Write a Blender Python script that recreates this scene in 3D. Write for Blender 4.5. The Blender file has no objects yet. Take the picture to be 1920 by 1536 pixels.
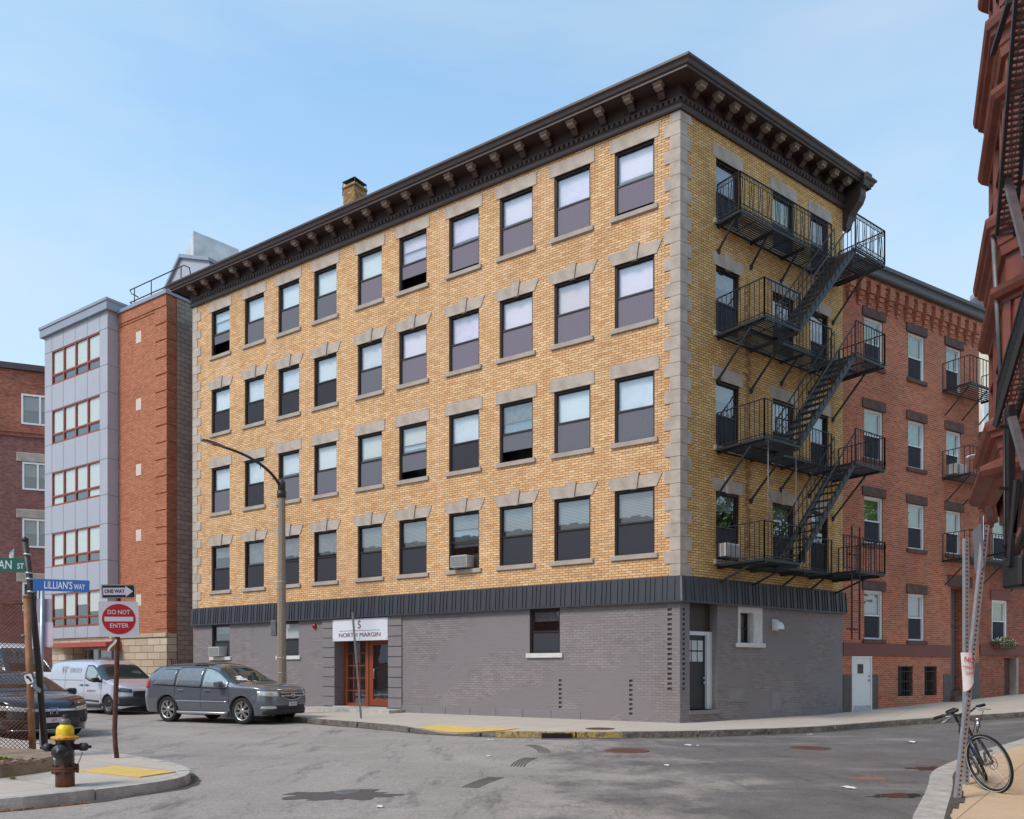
import bpy, math, random
from mathutils import Vector, Matrix
RND = random.Random(7)
rad = math.radians
S = bpy.context.scene
COL = S.collection

# ------------------------------------------------------------ camera, sky, sun
F = 1500.0; YH = 1256.0; CZ = 1.5            # focal length in px of the 1920 px photo, horizon row, eye height
cam = bpy.data.cameras.new('camera'); camo = bpy.data.objects.new('camera', cam); COL.objects.link(camo)
camo.location = (0, 0, CZ); camo.rotation_euler = (rad(90), 0, 0)
cam.sensor_width = 36; cam.lens = 36*F/1920; cam.shift_y = (YH-768)/1920.0; cam.clip_end = 2000; cam.clip_start = 0.1
S.camera = camo
S.view_settings.view_transform = 'Standard'; S.view_settings.look = 'None'
S.view_settings.gamma = 1; S.view_settings.exposure = 0.28
SUN_EL = 48; SUN_DIR = Vector((-0.80, -0.60, 0)).normalized()     # where the sun stands (horizontal)
w = bpy.data.worlds.new('World'); S.world = w; w.use_nodes = True
nt = w.node_tree; nt.nodes.clear()
wo = nt.nodes.new('ShaderNodeOutputWorld'); bg = nt.nodes.new('ShaderNodeBackground')
sky = nt.nodes.new('ShaderNodeTexSky'); sky.sky_type = 'NISHITA'; sky.sun_disc = False
sky.sun_elevation = rad(SUN_EL); sky.sun_rotation = math.atan2(SUN_DIR.x, SUN_DIR.y)
sky.air_density = 1.0; sky.dust_density = 0.4; sky.ozone_density = 1.5
# thin high veil of cloud: a noise over the sky dome
tc = nt.nodes.new('ShaderNodeTexCoord'); mp = nt.nodes.new('ShaderNodeMapping'); mp.inputs['Scale'].default_value = (1.2, 2.0, 5.0)
no = nt.nodes.new('ShaderNodeTexNoise'); no.inputs['Scale'].default_value = 1.3; no.inputs['Detail'].default_value = 6; no.inputs['Roughness'].default_value = 0.55
rp = nt.nodes.new('ShaderNodeValToRGB'); rp.color_ramp.elements[0].position = 0.35; rp.color_ramp.elements[1].position = 0.75
rp.color_ramp.elements[0].color = (0.0, 0.0, 0.0, 1); rp.color_ramp.elements[1].color = (0.42, 0.42, 0.42, 1)
mx = nt.nodes.new('ShaderNodeMix'); mx.data_type = 'RGBA'; mx.inputs['B'].default_value = (5.55, 6.4, 7.1, 1)
nt.links.new(tc.outputs['Generated'], mp.inputs['Vector']); nt.links.new(mp.outputs['Vector'], no.inputs['Vector'])
sz = nt.nodes.new('ShaderNodeSeparateXYZ'); nt.links.new(tc.outputs['Generated'], sz.inputs[0])
el = nt.nodes.new('ShaderNodeMapRange'); el.inputs['From Min'].default_value = 0.0; el.inputs['From Max'].default_value = 0.75; el.inputs['To Min'].default_value = 0.95; el.inputs['To Max'].default_value = 0.08
nt.links.new(sz.outputs['Z'], el.inputs['Value']); ad = nt.nodes.new('ShaderNodeMath'); ad.operation = 'ADD'; nt.links.new(no.outputs['Fac'], rp.inputs['Fac']); nt.links.new(rp.outputs['Color'], ad.inputs[0]); nt.links.new(el.outputs[0], ad.inputs[1]); nt.links.new(ad.outputs[0], mx.inputs['Factor'])
gn = nt.nodes.new('ShaderNodeVectorMath'); gn.operation = 'MULTIPLY'; gn.inputs[1].default_value = (1.7, 2.55, 2.55); nt.links.new(sky.outputs['Color'], gn.inputs[0]); nt.links.new(gn.outputs[0], mx.inputs['A'])
nt.links.new(mx.outputs['Result'], bg.inputs['Color'])
bg.inputs['Strength'].default_value = 0.105
nt.links.new(bg.outputs['Background'], wo.inputs['Surface'])
sl = bpy.data.lights.new('sun', 'SUN'); slo = bpy.data.objects.new('sun', sl); COL.objects.link(slo)
sl.energy = 2.1; sl.angle = rad(16); sl.color = (1.0, 0.885, 0.78)
sd = Vector((SUN_DIR.x*math.cos(rad(SUN_EL)), SUN_DIR.y*math.cos(rad(SUN_EL)), math.sin(rad(SUN_EL))))
slo.rotation_euler = sd.to_track_quat('Z', 'Y').to_euler()

# ------------------------------------------------------------ frame of the place
SW = 0.13                                    # sidewalk above road
C = Vector((4.3155, 20.55))                  # street corner of the yellow building
def vdir(off):
    a = math.atan(off/F); return Vector((math.sin(a), math.cos(a)))
def G(px, py, z=0.0):                        # place on a level z, under a photo position
    Y = (z-CZ)*F/(YH-py); return Vector(((px-960)/F*Y, Y, z))
def D(px, py, Y):                            # place at a known distance
    return Vector(((px-960)/F*Y, Y, CZ+(YH-py)*Y/F))

# ------------------------------------------------------------ objects
W = {}
def finish(o, parent, mat):
    COL.objects.link(o)
    if parent is not None:
        o.parent = parent; W[o] = W[parent] @ mat
    else: W[o] = mat
    o.matrix_basis = mat
    return o
def props(o, label=None, cat=None, group=None, kind=None):
    if label: o['label'] = label
    if cat: o['category'] = cat
    if group: o['group'] = group
    if kind: o['kind'] = kind
    return o
def empty(name, loc, rz=0, label=None, cat=None, group=None, kind=None):
    o = bpy.data.objects.new(name, None); o.empty_display_size = 0.2
    finish(o, None, Matrix.Translation(Vector(loc)) @ Matrix.Rotation(rz, 4, 'Z'))
    return props(o, label, cat, group, kind)
def new_obj(name, me, parent=None, mat=None):
    return finish(bpy.data.objects.new(name, me), parent, mat or Matrix.Identity(4))
def copy_tree(o, parent=None, mat=None):
    c = o.copy(); COL.objects.link(c)
    c.parent = parent; m = mat if mat is not None else o.matrix_basis.copy()
    c.matrix_basis = m; W[c] = (W[parent] @ m) if parent is not None else m
    for ch in list(o.children): copy_tree(ch, c)
    return c

class MB:
    def __init__(s): s.v = []; s.f = []; s.m = []; s.sm = []; s.M = Matrix.Identity(4); s.flip = False
    def P(s, p):
        s.v.append(s.M @ Vector(p)); return len(s.v)-1
    def face(s, idx, mi=0, smooth=False): s.f.append(tuple(idx)); s.m.append(mi); s.sm.append(smooth)
    def quad(s, pts, mi=0, want=None):
        pts = [Vector(p) for p in pts]
        if want is not None:
            n = (pts[1]-pts[0]).cross(pts[2]-pts[0])
            if n.length < 1e-12: n = (pts[2]-pts[0]).cross(pts[3]-pts[0])
            if n.dot(Vector(want)) < 0: pts = pts[::-1]
        s.face([s.P(p) for p in pts], mi)
    def hexa(s, p, mi=0):                    # p: 8 points, bottom 4 ccw, top 4 ccw
        i = [s.P(q) for q in p]
        for q in ((0, 3, 2, 1), (4, 5, 6, 7), (0, 1, 5, 4), (1, 2, 6, 5), (2, 3, 7, 6), (3, 0, 4, 7)): s.face([i[k] for k in q], mi)
    def box(s, x0, x1, y0, y1, z0, z1, mi=0, M=None):
        pts = [(x0, y0, z0), (x1, y0, z0), (x1, y1, z0), (x0, y1, z0), (x0, y0, z1), (x1, y0, z1), (x1, y1, z1), (x0, y1, z1)]
        if M is not None: pts = [M @ Vector(p) for p in pts]
        s.hexa(pts, mi)
    def bbox(s, x0, x1, y0, y1, z0, z1, b=0.01, mi=0, M=None):     # box with chamfered edges
        import itertools
        vs = {}
        def V(p):
            q = Vector(p); q = M @ q if M is not None else q
            return s.P(q)
        X = (x0, x1); Y = (y0, y1); Z = (z0, z1)
        for i, j, k in itertools.product((0, 1), repeat=3):
            sx = b if i == 0 else -b; sy = b if j == 0 else -b; sz = b if k == 0 else -b
            vs[i, j, k, 'x'] = V((X[i], Y[j]+sy, Z[k]+sz)); vs[i, j, k, 'y'] = V((X[i]+sx, Y[j], Z[k]+sz)); vs[i, j, k, 'z'] = V((X[i]+sx, Y[j]+sy, Z[k]))
        cx = Vector(((x0+x1)/2, (y0+y1)/2, (z0+z1)/2)); cx = M @ cx if M is not None else cx; cx = s.M @ cx
        def fa(ids):
            pts = [s.v[i] for i in ids]; n = (pts[1]-pts[0]).cross(pts[2]-pts[0]); c = sum(pts, Vector())/len(pts)
            if n.dot(c-cx) < 0: ids = ids[::-1]
            s.face(ids, mi)
        for i in (0, 1): fa([vs[i, 0, 0, 'x'], vs[i, 1, 0, 'x'], vs[i, 1, 1, 'x'], vs[i, 0, 1, 'x']])
        for j in (0, 1): fa([vs[0, j, 0, 'y'], vs[1, j, 0, 'y'], vs[1, j, 1, 'y'], vs[0, j, 1, 'y']])
        for k in (0, 1): fa([vs[0, 0, k, 'z'], vs[1, 0, k, 'z'], vs[1, 1, k, 'z'], vs[0, 1, k, 'z']])
        for i in (0, 1):
            for j in (0, 1): fa([vs[i, j, 0, 'x'], vs[i, j, 1, 'x'], vs[i, j, 1, 'y'], vs[i, j, 0, 'y']])
        for i in (0, 1):
            for k in (0, 1): fa([vs[i, 0, k, 'x'], vs[i, 1, k, 'x'], vs[i, 1, k, 'z'], vs[i, 0, k, 'z']])
        for j in (0, 1):
            for k in (0, 1): fa([vs[0, j, k, 'y'], vs[1, j, k, 'y'], vs[1, j, k, 'z'], vs[0, j, k, 'z']])
        for i, j, k in itertools.product((0, 1), repeat=3): fa([vs[i, j, k, a] for a in 'xyz'])
    def poly(s, pts, z0, z1, mi=0, top=True, bot=True, side=True, mt=None):
        a = sum(pts[i][0]*pts[(i+1) % len(pts)][1]-pts[(i+1) % len(pts)][0]*pts[i][1] for i in range(len(pts)))
        if a < 0: pts = pts[::-1]
        b = [s.P((p[0], p[1], z0)) for p in pts]; t = [s.P((p[0], p[1], z1)) for p in pts]; n = len(pts)
        if top: s.face(t, mi if mt is None else mt)
        if bot: s.face(b[::-1], mi)
        if side:
            for i in range(n): s.face((b[i], b[(i+1) % n], t[(i+1) % n], t[i]), mi)
    def prism(s, pts, y0, y1, mi=0, M=None):  # polygon in x,z extruded along y
        T = (lambda p: M @ Vector(p)) if M is not None else (lambda p: p)
        a = sum(pts[i][0]*pts[(i+1) % len(pts)][1]-pts[(i+1) % len(pts)][0]*pts[i][1] for i in range(len(pts)))
        if a < 0: pts = pts[::-1]
        f = [s.P(T((p[0], y0, p[1]))) for p in pts]; b = [s.P(T((p[0], y1, p[1]))) for p in pts]; n = len(pts)
        if y1 < y0: f, b = b, f
        s.face(f, mi); s.face(b[::-1], mi)
        for i in range(n): s.face((b[i], b[(i+1) % n], f[(i+1) % n], f[i]), mi)
    def tube(s, path, r, n=8, mi=0, caps=True, smooth=True, closed=False):
        path = [Vector(p) for p in path]; N = len(path); rr = r if isinstance(r, (list, tuple)) else [r]*N
        rings = []; up = None
        for i in range(N):
            if closed: d = path[(i+1) % N]-path[i-1]
            else: d = path[min(i+1, N-1)]-path[max(i-1, 0)]
            d.normalize()
            if up is None:
                up = Vector((0, 0, 1)) if abs(d.z) < 0.9 else Vector((1, 0, 0))
            a = d.cross(up)
            if a.length < 1e-6: a = d.cross(Vector((0, 1, 0)))
            a.normalize(); b = a.cross(d).normalized(); up = b
            off = math.pi/4 if n == 4 else 0
            rings.append([s.P(path[i]+rr[i]*(math.cos(off+2*math.pi*k/n)*a+math.sin(off+2*math.pi*k/n)*b)) for k in range(n)])
        for i in range(N if closed else N-1):
            A = rings[i]; B = rings[(i+1) % N]
            for k in range(n): s.face((A[k], A[(k+1) % n], B[(k+1) % n], B[k]), mi, smooth)
        if caps and not closed: s.face(rings[0][::-1], mi); s.face(rings[-1], mi)
    def bar(s, a, b, w_, h_=None, mi=0): # rectangular bar a->b
        a = Vector(a); b = Vector(b); d = (b-a).normalized(); h_ = h_ or w_
        up = Vector((0, 0, 1)) if abs(d.z) < 0.95 else Vector((0, 1, 0))
        x = d.cross(up).normalized(); y = x.cross(d).normalized()
        c = [-x*w_/2-y*h_/2, x*w_/2-y*h_/2, x*w_/2+y*h_/2, -x*w_/2+y*h_/2]
        s.hexa([a+q for q in c][::-1]+[b+q for q in c][::-1], mi)
    def lathe(s, prof, n=24, M=None, mi=0, smooth=True, caps=True):   # prof (r,z) bottom to top around z
        M = M or Matrix.Identity(4); rings = []
        for r, z in prof: rings.append([s.P(M @ Vector((r*math.cos(2*math.pi*k/n), r*math.sin(2*math.pi*k/n), z))) for k in range(n)])
        for i in range(len(prof)-1):
            A = rings[i]; B = rings[i+1]
            for k in range(n): s.face((A[k], A[(k+1) % n], B[(k+1) % n], B[k]), mi, smooth)
        if caps and prof[0][0] > 1e-5: s.face(rings[0][::-1], mi)
        if caps and prof[-1][0] > 1e-5: s.face(rings[-1], mi)
    def grid(s, fn, nu, nv, mi=0, smooth=True, flip=False):
        I = [[s.P(fn(i/nu, j/nv)) for j in range(nv+1)] for i in range(nu+1)]
        for i in range(nu):
            for j in range(nv):
                q = (I[i][j], I[i+1][j], I[i+1][j+1], I[i][j+1])
                s.face(q[::-1] if flip else q, mi, smooth)
        return I
    def mesh(s, name, mats, inv=None):
        me = bpy.data.meshes.new(name)
        vs = [inv @ v for v in s.v] if inv is not None else s.v
        me.from_pydata([tuple(v) for v in vs], [], s.f)
        for m in (mats if isinstance(mats, (list, tuple)) else [mats]): me.materials.append(m)
        me.polygons.foreach_set('material_index', s.m); me.polygons.foreach_set('use_smooth', s.sm)
        me.update()
        uv = me.uv_layers.new(name='UVMap').data
        for p in me.polygons:
            n = p.normal
            if abs(n.z) > 0.7: 
                for li in p.loop_indices:
                    co = me.vertices[me.loops[li].vertex_index].co; uv[li].uv = (co.x, co.y)
            else:
                l = math.hypot(n.x, n.y) or 1; tx, ty = -n.y/l, n.x/l
                for li in p.loop_indices:
                    co = me.vertices[me.loops[li].vertex_index].co; uv[li].uv = (co.x*tx+co.y*ty, co.z)
        return me
    def build(s, name, mats, parent=None, mat=None):   # coordinates are world; or local when mat is given
        if mat is not None: return new_obj(name, s.mesh(name, mats), parent, mat)
        inv = W[parent].inverted() if parent is not None else None
        if parent is None:
            xs = [v.x for v in s.v]; ys = [v.y for v in s.v]; zs = [v.z for v in s.v]
            o = Vector(((min(xs)+max(xs))/2, (min(ys)+max(ys))/2, min(zs)))
            T = Matrix.Translation(o)
            return new_obj(name, s.mesh(name, mats, T.inverted()), None, T)
        return new_obj(name, s.mesh(name, mats, inv), parent)

# ------------------------------------------------------------ materials
def lin(r, g, b): # sRGB 0-255 to linear
    return tuple(((c/255)/12.92 if c/255 <= 0.04045 else ((c/255+0.055)/1.055)**2.4) for c in (r, g, b))+(1,)
class NT:
    def __init__(s, name):
        s.mat = bpy.data.materials.new(name); s.mat.use_nodes = True; s.t = s.mat.node_tree; s.t.nodes.clear()
        s.out = s.n('ShaderNodeOutputMaterial')
    def n(s, t, **k):
        x = s.t.nodes.new(t)
        for a, b in k.items():
            if a.startswith('_'): setattr(x, a[1:], b)
            else: x.inputs[a.replace('__', ' ')].default_value = b
        return x
    def l(s, a, b): s.t.links.new(a, b)
    def bsdf(s, color, rough=0.6, metal=0.0, spec=0.5, coat=0.0):
        b = s.n('ShaderNodeBsdfPrincipled'); b.inputs['Roughness'].default_value = rough; b.inputs['Metallic'].default_value = metal
        b.inputs['Specular IOR Level'].default_value = spec; b.inputs['Coat Weight'].default_value = coat
        if isinstance(color, tuple): b.inputs['Base Color'].default_value = color
        else: s.l(color, b.inputs['Base Color'])
        s.l(b.outputs[0], s.out.inputs['Surface']); s.b = b; return b
    def coord(s, which='Object', scale=(1, 1, 1)):
        c = s.n('ShaderNodeTexCoord'); m = s.n('ShaderNodeMapping'); m.inputs['Scale'].default_value = scale
        s.l(c.outputs[which], m.inputs['Vector']); return m.outputs['Vector']
    def noise(s, vec, scale, detail=4, rough=0.6, lo=0.0, hi=1.0, p0=0.3, p1=0.7):
        x = s.n('ShaderNodeTexNoise', Scale=scale, Detail=detail, Roughness=rough); s.l(vec, x.inputs['Vector'])
        m = s.n('ShaderNodeMapRange'); m.inputs['From Min'].default_value = p0; m.inputs['From Max'].default_value = p1
        m.inputs['To Min'].default_value = lo; m.inputs['To Max'].default_value = hi
        s.l(x.outputs['Fac'], m.inputs['Value']); return m.outputs['Result']
    def mul(s, col, fac):
        h = s.n('ShaderNodeVectorMath', _operation='SCALE'); s._in(col, h.inputs[0]); s._in(fac, h.inputs['Scale']); return h.outputs[0]
    def _in(s, a, b):
        if isinstance(a, (int, float)): b.default_value = a
        elif isinstance(a, tuple): b.default_value = a if len(b.default_value) == len(a) else a[:3]
        else: s.l(a, b)
    def mix(s, f, a, b, blend='MIX'):
        m = s.n('ShaderNodeMix', _data_type='RGBA', _blend_type=blend); s._in(f, m.inputs['Factor']); s._in(a, m.inputs['A']); s._in(b, m.inputs['B'])
        return m.outputs['Result']
    def math(s, op, a, b=0.0, clamp=False):
        m = s.n('ShaderNodeMath', _operation=op, _use_clamp=clamp); s._in(a, m.inputs[0]); s._in(b, m.inputs[1]); return m.outputs[0]
    def bump(s, h, strength=0.3, dist=0.01, prev=None):
        b = s.n('ShaderNodeBump', Strength=strength, Distance=dist); s.l(h, b.inputs['Height'])
        if prev is not None: s.l(prev, b.inputs['Normal'])
        s.l(b.outputs[0], s.b.inputs['Normal']); return b.outputs[0]

def plain(name, col, rough=0.6, metal=0, var=0.12, scale=6, coat=0, bump=0.0, spec=0.5):
    n = NT(name); v = n.coord('Object'); f = n.noise(v, scale, 5, 0.6, 1-var, 1+var)
    n.bsdf(n.mul(col, f), rough, metal, spec, coat)
    if bump: n.bump(n.noise(v, scale*8, 4, 0.6), bump, 0.01)
    return n.mat
def brick(name, c1, c2, mortar, bw=0.205, bh=0.068, ms=0.006, var=0.12, bias=0.0, dirt=None, bump=0.5, dist=0.006, rough=0.85, rust=None, wob=0.0, patchy=None, streak=None):
    n = NT(name); uv = n.coord('UV')
    if wob:
        nz = n.n('ShaderNodeTexNoise', Scale=5.0, Detail=4.0); n.l(uv, nz.inputs['Vector']); sc_ = n.n('ShaderNodeVectorMath', _operation='SCALE'); sc_.inputs['Scale'].default_value = wob; n.l(nz.outputs['Color'], sc_.inputs[0]); ad_ = n.n('ShaderNodeVectorMath', _operation='ADD'); n.l(uv, ad_.inputs[0]); n.l(sc_.outputs[0], ad_.inputs[1]); uv = ad_.outputs[0]
    b = n.n('ShaderNodeTexBrick', Scale=1.0); b.inputs['Mortar Size'].default_value = ms; b.inputs['Brick Width'].default_value = bw; b.inputs['Row Height'].default_value = bh
    b.inputs['Mortar Smooth'].default_value = 0.25; b.inputs['Bias'].default_value = bias
    b.inputs['Color1'].default_value = c1; b.inputs['Color2'].default_value = c2; b.inputs['Mortar'].default_value = mortar
    n.l(uv, b.inputs['Vector'])
    col = b.outputs['Color']
    # a second brick lattice in step with the first tints single bricks
    b2 = n.n('ShaderNodeTexBrick', Scale=1.0); b2.inputs['Mortar Size'].default_value = 0.0; b2.inputs['Brick Width'].default_value = bw; b2.inputs['Row Height'].default_value = bh
    b2.inputs['Color1'].default_value = (1.08, 1.07, 1.05, 1); b2.inputs['Color2'].default_value = (0.84, 0.81, 0.79, 1); b2.inputs['Bias'].default_value = -0.35
    mp = n.n('ShaderNodeMapping'); mp.inputs['Location'].default_value = (bw*37, bh*58, 0); n.l(uv, mp.inputs['Vector']); n.l(mp.outputs[0], b2.inputs['Vector'])
    col = n.mix(1.0, col, b2.outputs['Color'], 'MULTIPLY')
    big = n.noise(uv, 0.35, 5, 0.65, 1-var, 1+var); col = n.mul(col, big)
    fine = n.noise(uv, 40, 3, 0.7, 0.9, 1.1); col = n.mul(col, fine)
    if dirt:
        v2 = n.coord('UV', (1.6, 0.28, 1)); d = n.noise(v2, 1.0, 6, 0.7, 0, dirt[1], 0.52, 0.75); col = n.mix(d, col, dirt[0])
    if streak: col = n.mix(n.noise(n.coord('UV', (2.6, 0.22, 1)), 1.3, 7, 0.75, 0, streak[1], 0.54, 0.72), col, streak[0])
    pf = None
    if patchy: pf = n.noise(n.coord('UV', (1, 1.6, 1)), 0.45, 3, 0.5, 0, 0.85, 0.48, 0.54); col = n.mix(pf, col, patchy)
    if rust:   # rust runs: list of (u centre, half width, z0, z1)
        sx = n.n('ShaderNodeSeparateXYZ'); n.l(uv, sx.inputs[0]); wob = n.noise(n.coord('UV', (1, 2.5, 1)), 3.0, 4, 0.6, -0.14, 0.14)
        for (u0, hw, z0, z1, k) in rust:
            a = n.math('ABSOLUTE', n.math('SUBTRACT', n.math('ADD', sx.outputs['X'], wob), u0)); m = n.math('SUBTRACT', 1.0, n.math('DIVIDE', a, hw), True)
            zz = n.math('MULTIPLY', n.math('MULTIPLY', n.math('SUBTRACT', sx.outputs['Y'], z0), 3, True), n.math('MULTIPLY', n.math('SUBTRACT', z1, sx.outputs['Y']), 2, True))
            m = n.math('MULTIPLY', n.math('MULTIPLY', m, zz), k, True); col = n.mix(m, col, (0.24, 0.085, 0.02, 1))
    n.bsdf(col, rough, 0, 0.3)
    hgt = n.math('SUBTRACT', n.noise(uv, 25, 4, 0.6, 0, 0.5), b.outputs['Fac'])
    if pf is not None: hgt = n.math('MULTIPLY', hgt, n.math('SUBTRACT', 1.0, pf))
    n.bump(hgt, bump, dist)
    return n.mat

M = {}
M['ybrick'] = brick('yellow brick', lin(232, 194, 148), lin(214, 163, 114), lin(128, 88, 58), var=0.12, dirt=(lin(228, 190, 166), 0.45), streak=(lin(168, 122, 78), 0.4), ms=0.008, dist=0.003)
M['ybrick_side'] = brick('yellow brick with rust runs', lin(230, 190, 132), lin(212, 164, 100), lin(100, 68, 42), var=0.16, dirt=(lin(120, 82, 45), 0.5), ms=0.008, dist=0.003,
    rust=[(2.78, 0.16, 4.4, 12.4, 0.85), (5.25, 0.2, 6.8, 12.2, 0.6), (3.6, 0.2, 3.9, 4.6, 0.5), (1.5, 0.5, 3.9, 4.4, 0.6), (6.9, 0.15, 3.9, 10.0, 0.45), (5.6, 0.6, 3.9, 4.5, 0.6), (5.3,0.12,12.4,13.4,0.7)])
M['gbrick'] = brick('grey painted brick', lin(140, 131, 131), lin(136, 126, 127), lin(122, 114, 115), bw=0.215, bh=0.072, ms=0.006, var=0.12, patchy=lin(132, 123, 124), wob=0.05, bump=0.7, dist=0.015, rough=0.7, dirt=(lin(122, 108, 104), 0.5))
M['gsmooth'] = plain('grey painted masonry', lin(130, 122, 123), 0.6, var=0.07, scale=2, bump=0.15)
M['gbrick_side'] = M['gbrick']
M['redbrick'] = brick('red brick', lin(192, 106, 74), lin(158, 78, 54), lin(178, 142, 120), ms=0.011, var=0.2, dist=0.003, dirt=(lin(206, 150, 120), 0.25))
M['redbrick_low'] = brick('weathered red brick', lin(160, 92, 70), lin(132, 70, 56), lin(156, 128, 112), var=0.2, dirt=(lin(90, 60, 50), 0.5))
M['orangebrick'] = brick('orange brick', lin(196, 128, 94), lin(178, 108, 78), lin(126, 80, 62), ms=0.009, dist=0.003, var=0.08)
M['plumbrick'] = brick('plum brick', lin(140, 88, 84), lin(110, 62, 60), lin(150, 120, 115), var=0.15, ms=0.006)
M['cmu'] = brick('split face block', lin(186, 170, 154), lin(168, 152, 138), lin(112, 100, 90), bw=0.4, bh=0.2, ms=0.008, var=0.15, bump=1.0, dist=0.04)
M['lime'] = brick('rough limestone', lin(222, 202, 178), lin(196, 172, 148), lin(120, 100, 84), bw=0.9, bh=0.3, ms=0.012, var=0.12, bump=1.0, dist=0.05)
M['stone'] = plain('grey limestone', lin(184, 168, 154), 0.8, var=0.22, scale=2.4, bump=0.3)
M['stone2'] = plain('tan limestone', lin(172, 158, 146), 0.8, var=0.2, scale=2.5, bump=0.2)
M['brownstone'] = plain('dark brownstone', lin(98, 70, 62), 0.85, var=0.25, scale=5, bump=0.5)
M['brownband'] = plain('brown painted band', lin(122, 70, 62), 0.7, var=0.1, scale=2)
M['terracotta'] = plain('red brown painted wood', lin(124, 64, 48), 0.5, var=0.3, scale=3.0, bump=0.1)
M['corn'] = plain('dark brown cornice paint', lin(70, 54, 50), 0.5, var=0.15, scale=2.5)
M['cornlight'] = plain('brown grey bracket paint', lin(150, 132, 120), 0.5, var=0.15, scale=3)
M['bandmetal'] = plain('charcoal metal cladding', lin(62, 61, 67), 0.42, 0.0, var=0.08, scale=1.5)
M['wframe'] = plain('dark bronze window frame', lin(50, 39, 36), 0.4, 0.0, var=0.08)
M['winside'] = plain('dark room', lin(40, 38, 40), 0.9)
M['white'] = plain('white paint', lin(226, 224, 222), 0.5, var=0.05)
M['blind'] = plain('white roller shade', lin(236, 236, 236), 0.8, var=0.03)
M['curtain'] = plain('grey curtain', lin(120, 120, 124), 0.9, var=0.3, scale=9)
M['greenshade'] = plain('painted green reflection', lin(110, 130, 62), 0.9, var=0.3, scale=9)  # green of mirrored trees, painted onto the sheets behind the panes
M['iron'] = plain('black painted iron', lin(33, 33, 36), 0.5, 0.0, var=0.2, scale=5)
M['black'] = plain('black paint', lin(26, 26, 28), 0.4)
M['galv'] = plain('galvanised steel', lin(176, 180, 186), 0.4, 0.6, var=0.12, scale=12)
M['galvdark'] = plain('weathered grey steel', lin(118, 116, 118), 0.5, 0.3, var=0.2, scale=8)
M['rusty'] = plain('rusty steel', lin(94, 56, 42), 0.75, 0.1, var=0.45, scale=9, bump=0.3)
M['rustypost'] = plain('rust stained post', lin(150, 106, 76), 0.7, 0.15, var=0.45, scale=5, bump=0.2)
M['darkpole'] = plain('dark bronze pole', lin(62, 54, 52), 0.5, 0.2, var=0.2, scale=8)
M['greypanel'] = plain('lavender grey metal panel', lin(174, 173, 180), 0.45, 0.0, var=0.04, scale=0.8)
M['greytrim'] = plain('grey coping metal', lin(150, 152, 162), 0.4, 0.1, var=0.06, scale=1)
M['redframe'] = plain('brick red window frame', lin(150, 72, 56), 0.45, var=0.08)
M['doorred'] = plain('rust red door frame', lin(150, 74, 44), 0.4, var=0.08)
M['roofm'] = plain('roof membrane', lin(90, 90, 92), 0.9)
M['coping'] = plain('slate grey gutter', lin(86, 88, 92), 0.5, var=0.15)
M['cream'] = plain('cream stone block', lin(216, 198, 180), 0.8, var=0.05)
M['concrete'] = plain('sidewalk concrete', lin(200, 186, 170), 0.85, var=0.1, scale=1.3, bump=0.15)

def glass(name, tint=(0.94, 0.96, 0.96, 1), refl=0.16, gt=(1, 1, 1, 1), rough=0.0):
    n = NT(name); tr = n.n('ShaderNodeBsdfTransparent', Color=tint); gl = n.n('ShaderNodeBsdfGlossy', Roughness=rough, Color=gt)
    fr = n.n('ShaderNodeFresnel', IOR=1.5); gm = n.n('ShaderNodeNewGeometry'); f = n.math('MULTIPLY', n.math('ADD', fr.outputs[0], refl, True), n.math('SUBTRACT', 1.0, gm.outputs['Backfacing']))
    ms = n.n('ShaderNodeMixShader'); n.l(f, ms.inputs[0]); n.l(tr.outputs[0], ms.inputs[1]); n.l(gl.outputs[0], ms.inputs[2])
    n.l(ms.outputs[0], n.out.inputs['Surface'])
    if rough == 0.0:   # faint waviness of old panes
        bm = n.n('ShaderNodeBump', Strength=0.05, Distance=0.02); n.l(n.noise(n.coord('Object'), 1.6, 2, 0.5), bm.inputs['Height']); n.l(bm.outputs[0], gl.inputs['Normal'])
    return n.mat
M['glass'] = glass('window glass')
M['glassup'] = glass('window glass with coating', refl=0.16)
M['glasspink'] = glass('pinkish window glass', tint=(0.98, 0.955, 0.98, 1), refl=0.18, gt=(1, 0.95, 0.97, 1))
def screen(name, col):   # insect screen: half open mesh
    n = NT(name); tr = n.n('ShaderNodeBsdfTransparent', Color=(0.6, 0.6, 0.6, 1)); df = n.n('ShaderNodeBsdfDiffuse')
    v = n.coord('Object', (1, 1, 1)); wv = n.n('ShaderNodeTexWave', Scale=9.0, Distortion=14.0, Detail=1.5); wv.inputs['Detail Scale'].default_value = 0.55
    n.l(v, wv.inputs['Vector']); c = n.mix(wv.outputs['Fac'], tuple(x*0.82 for x in col[:3])+(1,), tuple(x*1.25 for x in col[:3])+(1,)); n.l(c, df.inputs['Color'])
    ms = n.n('ShaderNodeMixShader'); ms.inputs[0].default_value = 0.62; n.l(tr.outputs[0], ms.inputs[1]); n.l(df.outputs[0], ms.inputs[2]); n.l(ms.outputs[0], n.out.inputs['Surface']); return n.mat
M['screen'] = screen('insect screen', lin(138, 138, 146))
M['screenpink'] = screen('violet insect screen', lin(156, 146, 158))
M['screendark'] = screen('dark insect screen', lin(84, 84, 90))
def slats(name, a, b, n_=24):
    n = NT(name); v = n.coord('Object'); sx = n.n('ShaderNodeSeparateXYZ'); n.l(v, sx.inputs[0])
    f = n.math('FRACT', n.math('MULTIPLY', sx.outputs['Z'], n_)); f = n.math('GREATER_THAN', f, 0.3); n.bsdf(n.mix(f, b, a), 0.6); return n.mat
M['slats'] = slats('venetian blind', lin(150, 150, 150), lin(60, 60, 62))

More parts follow.
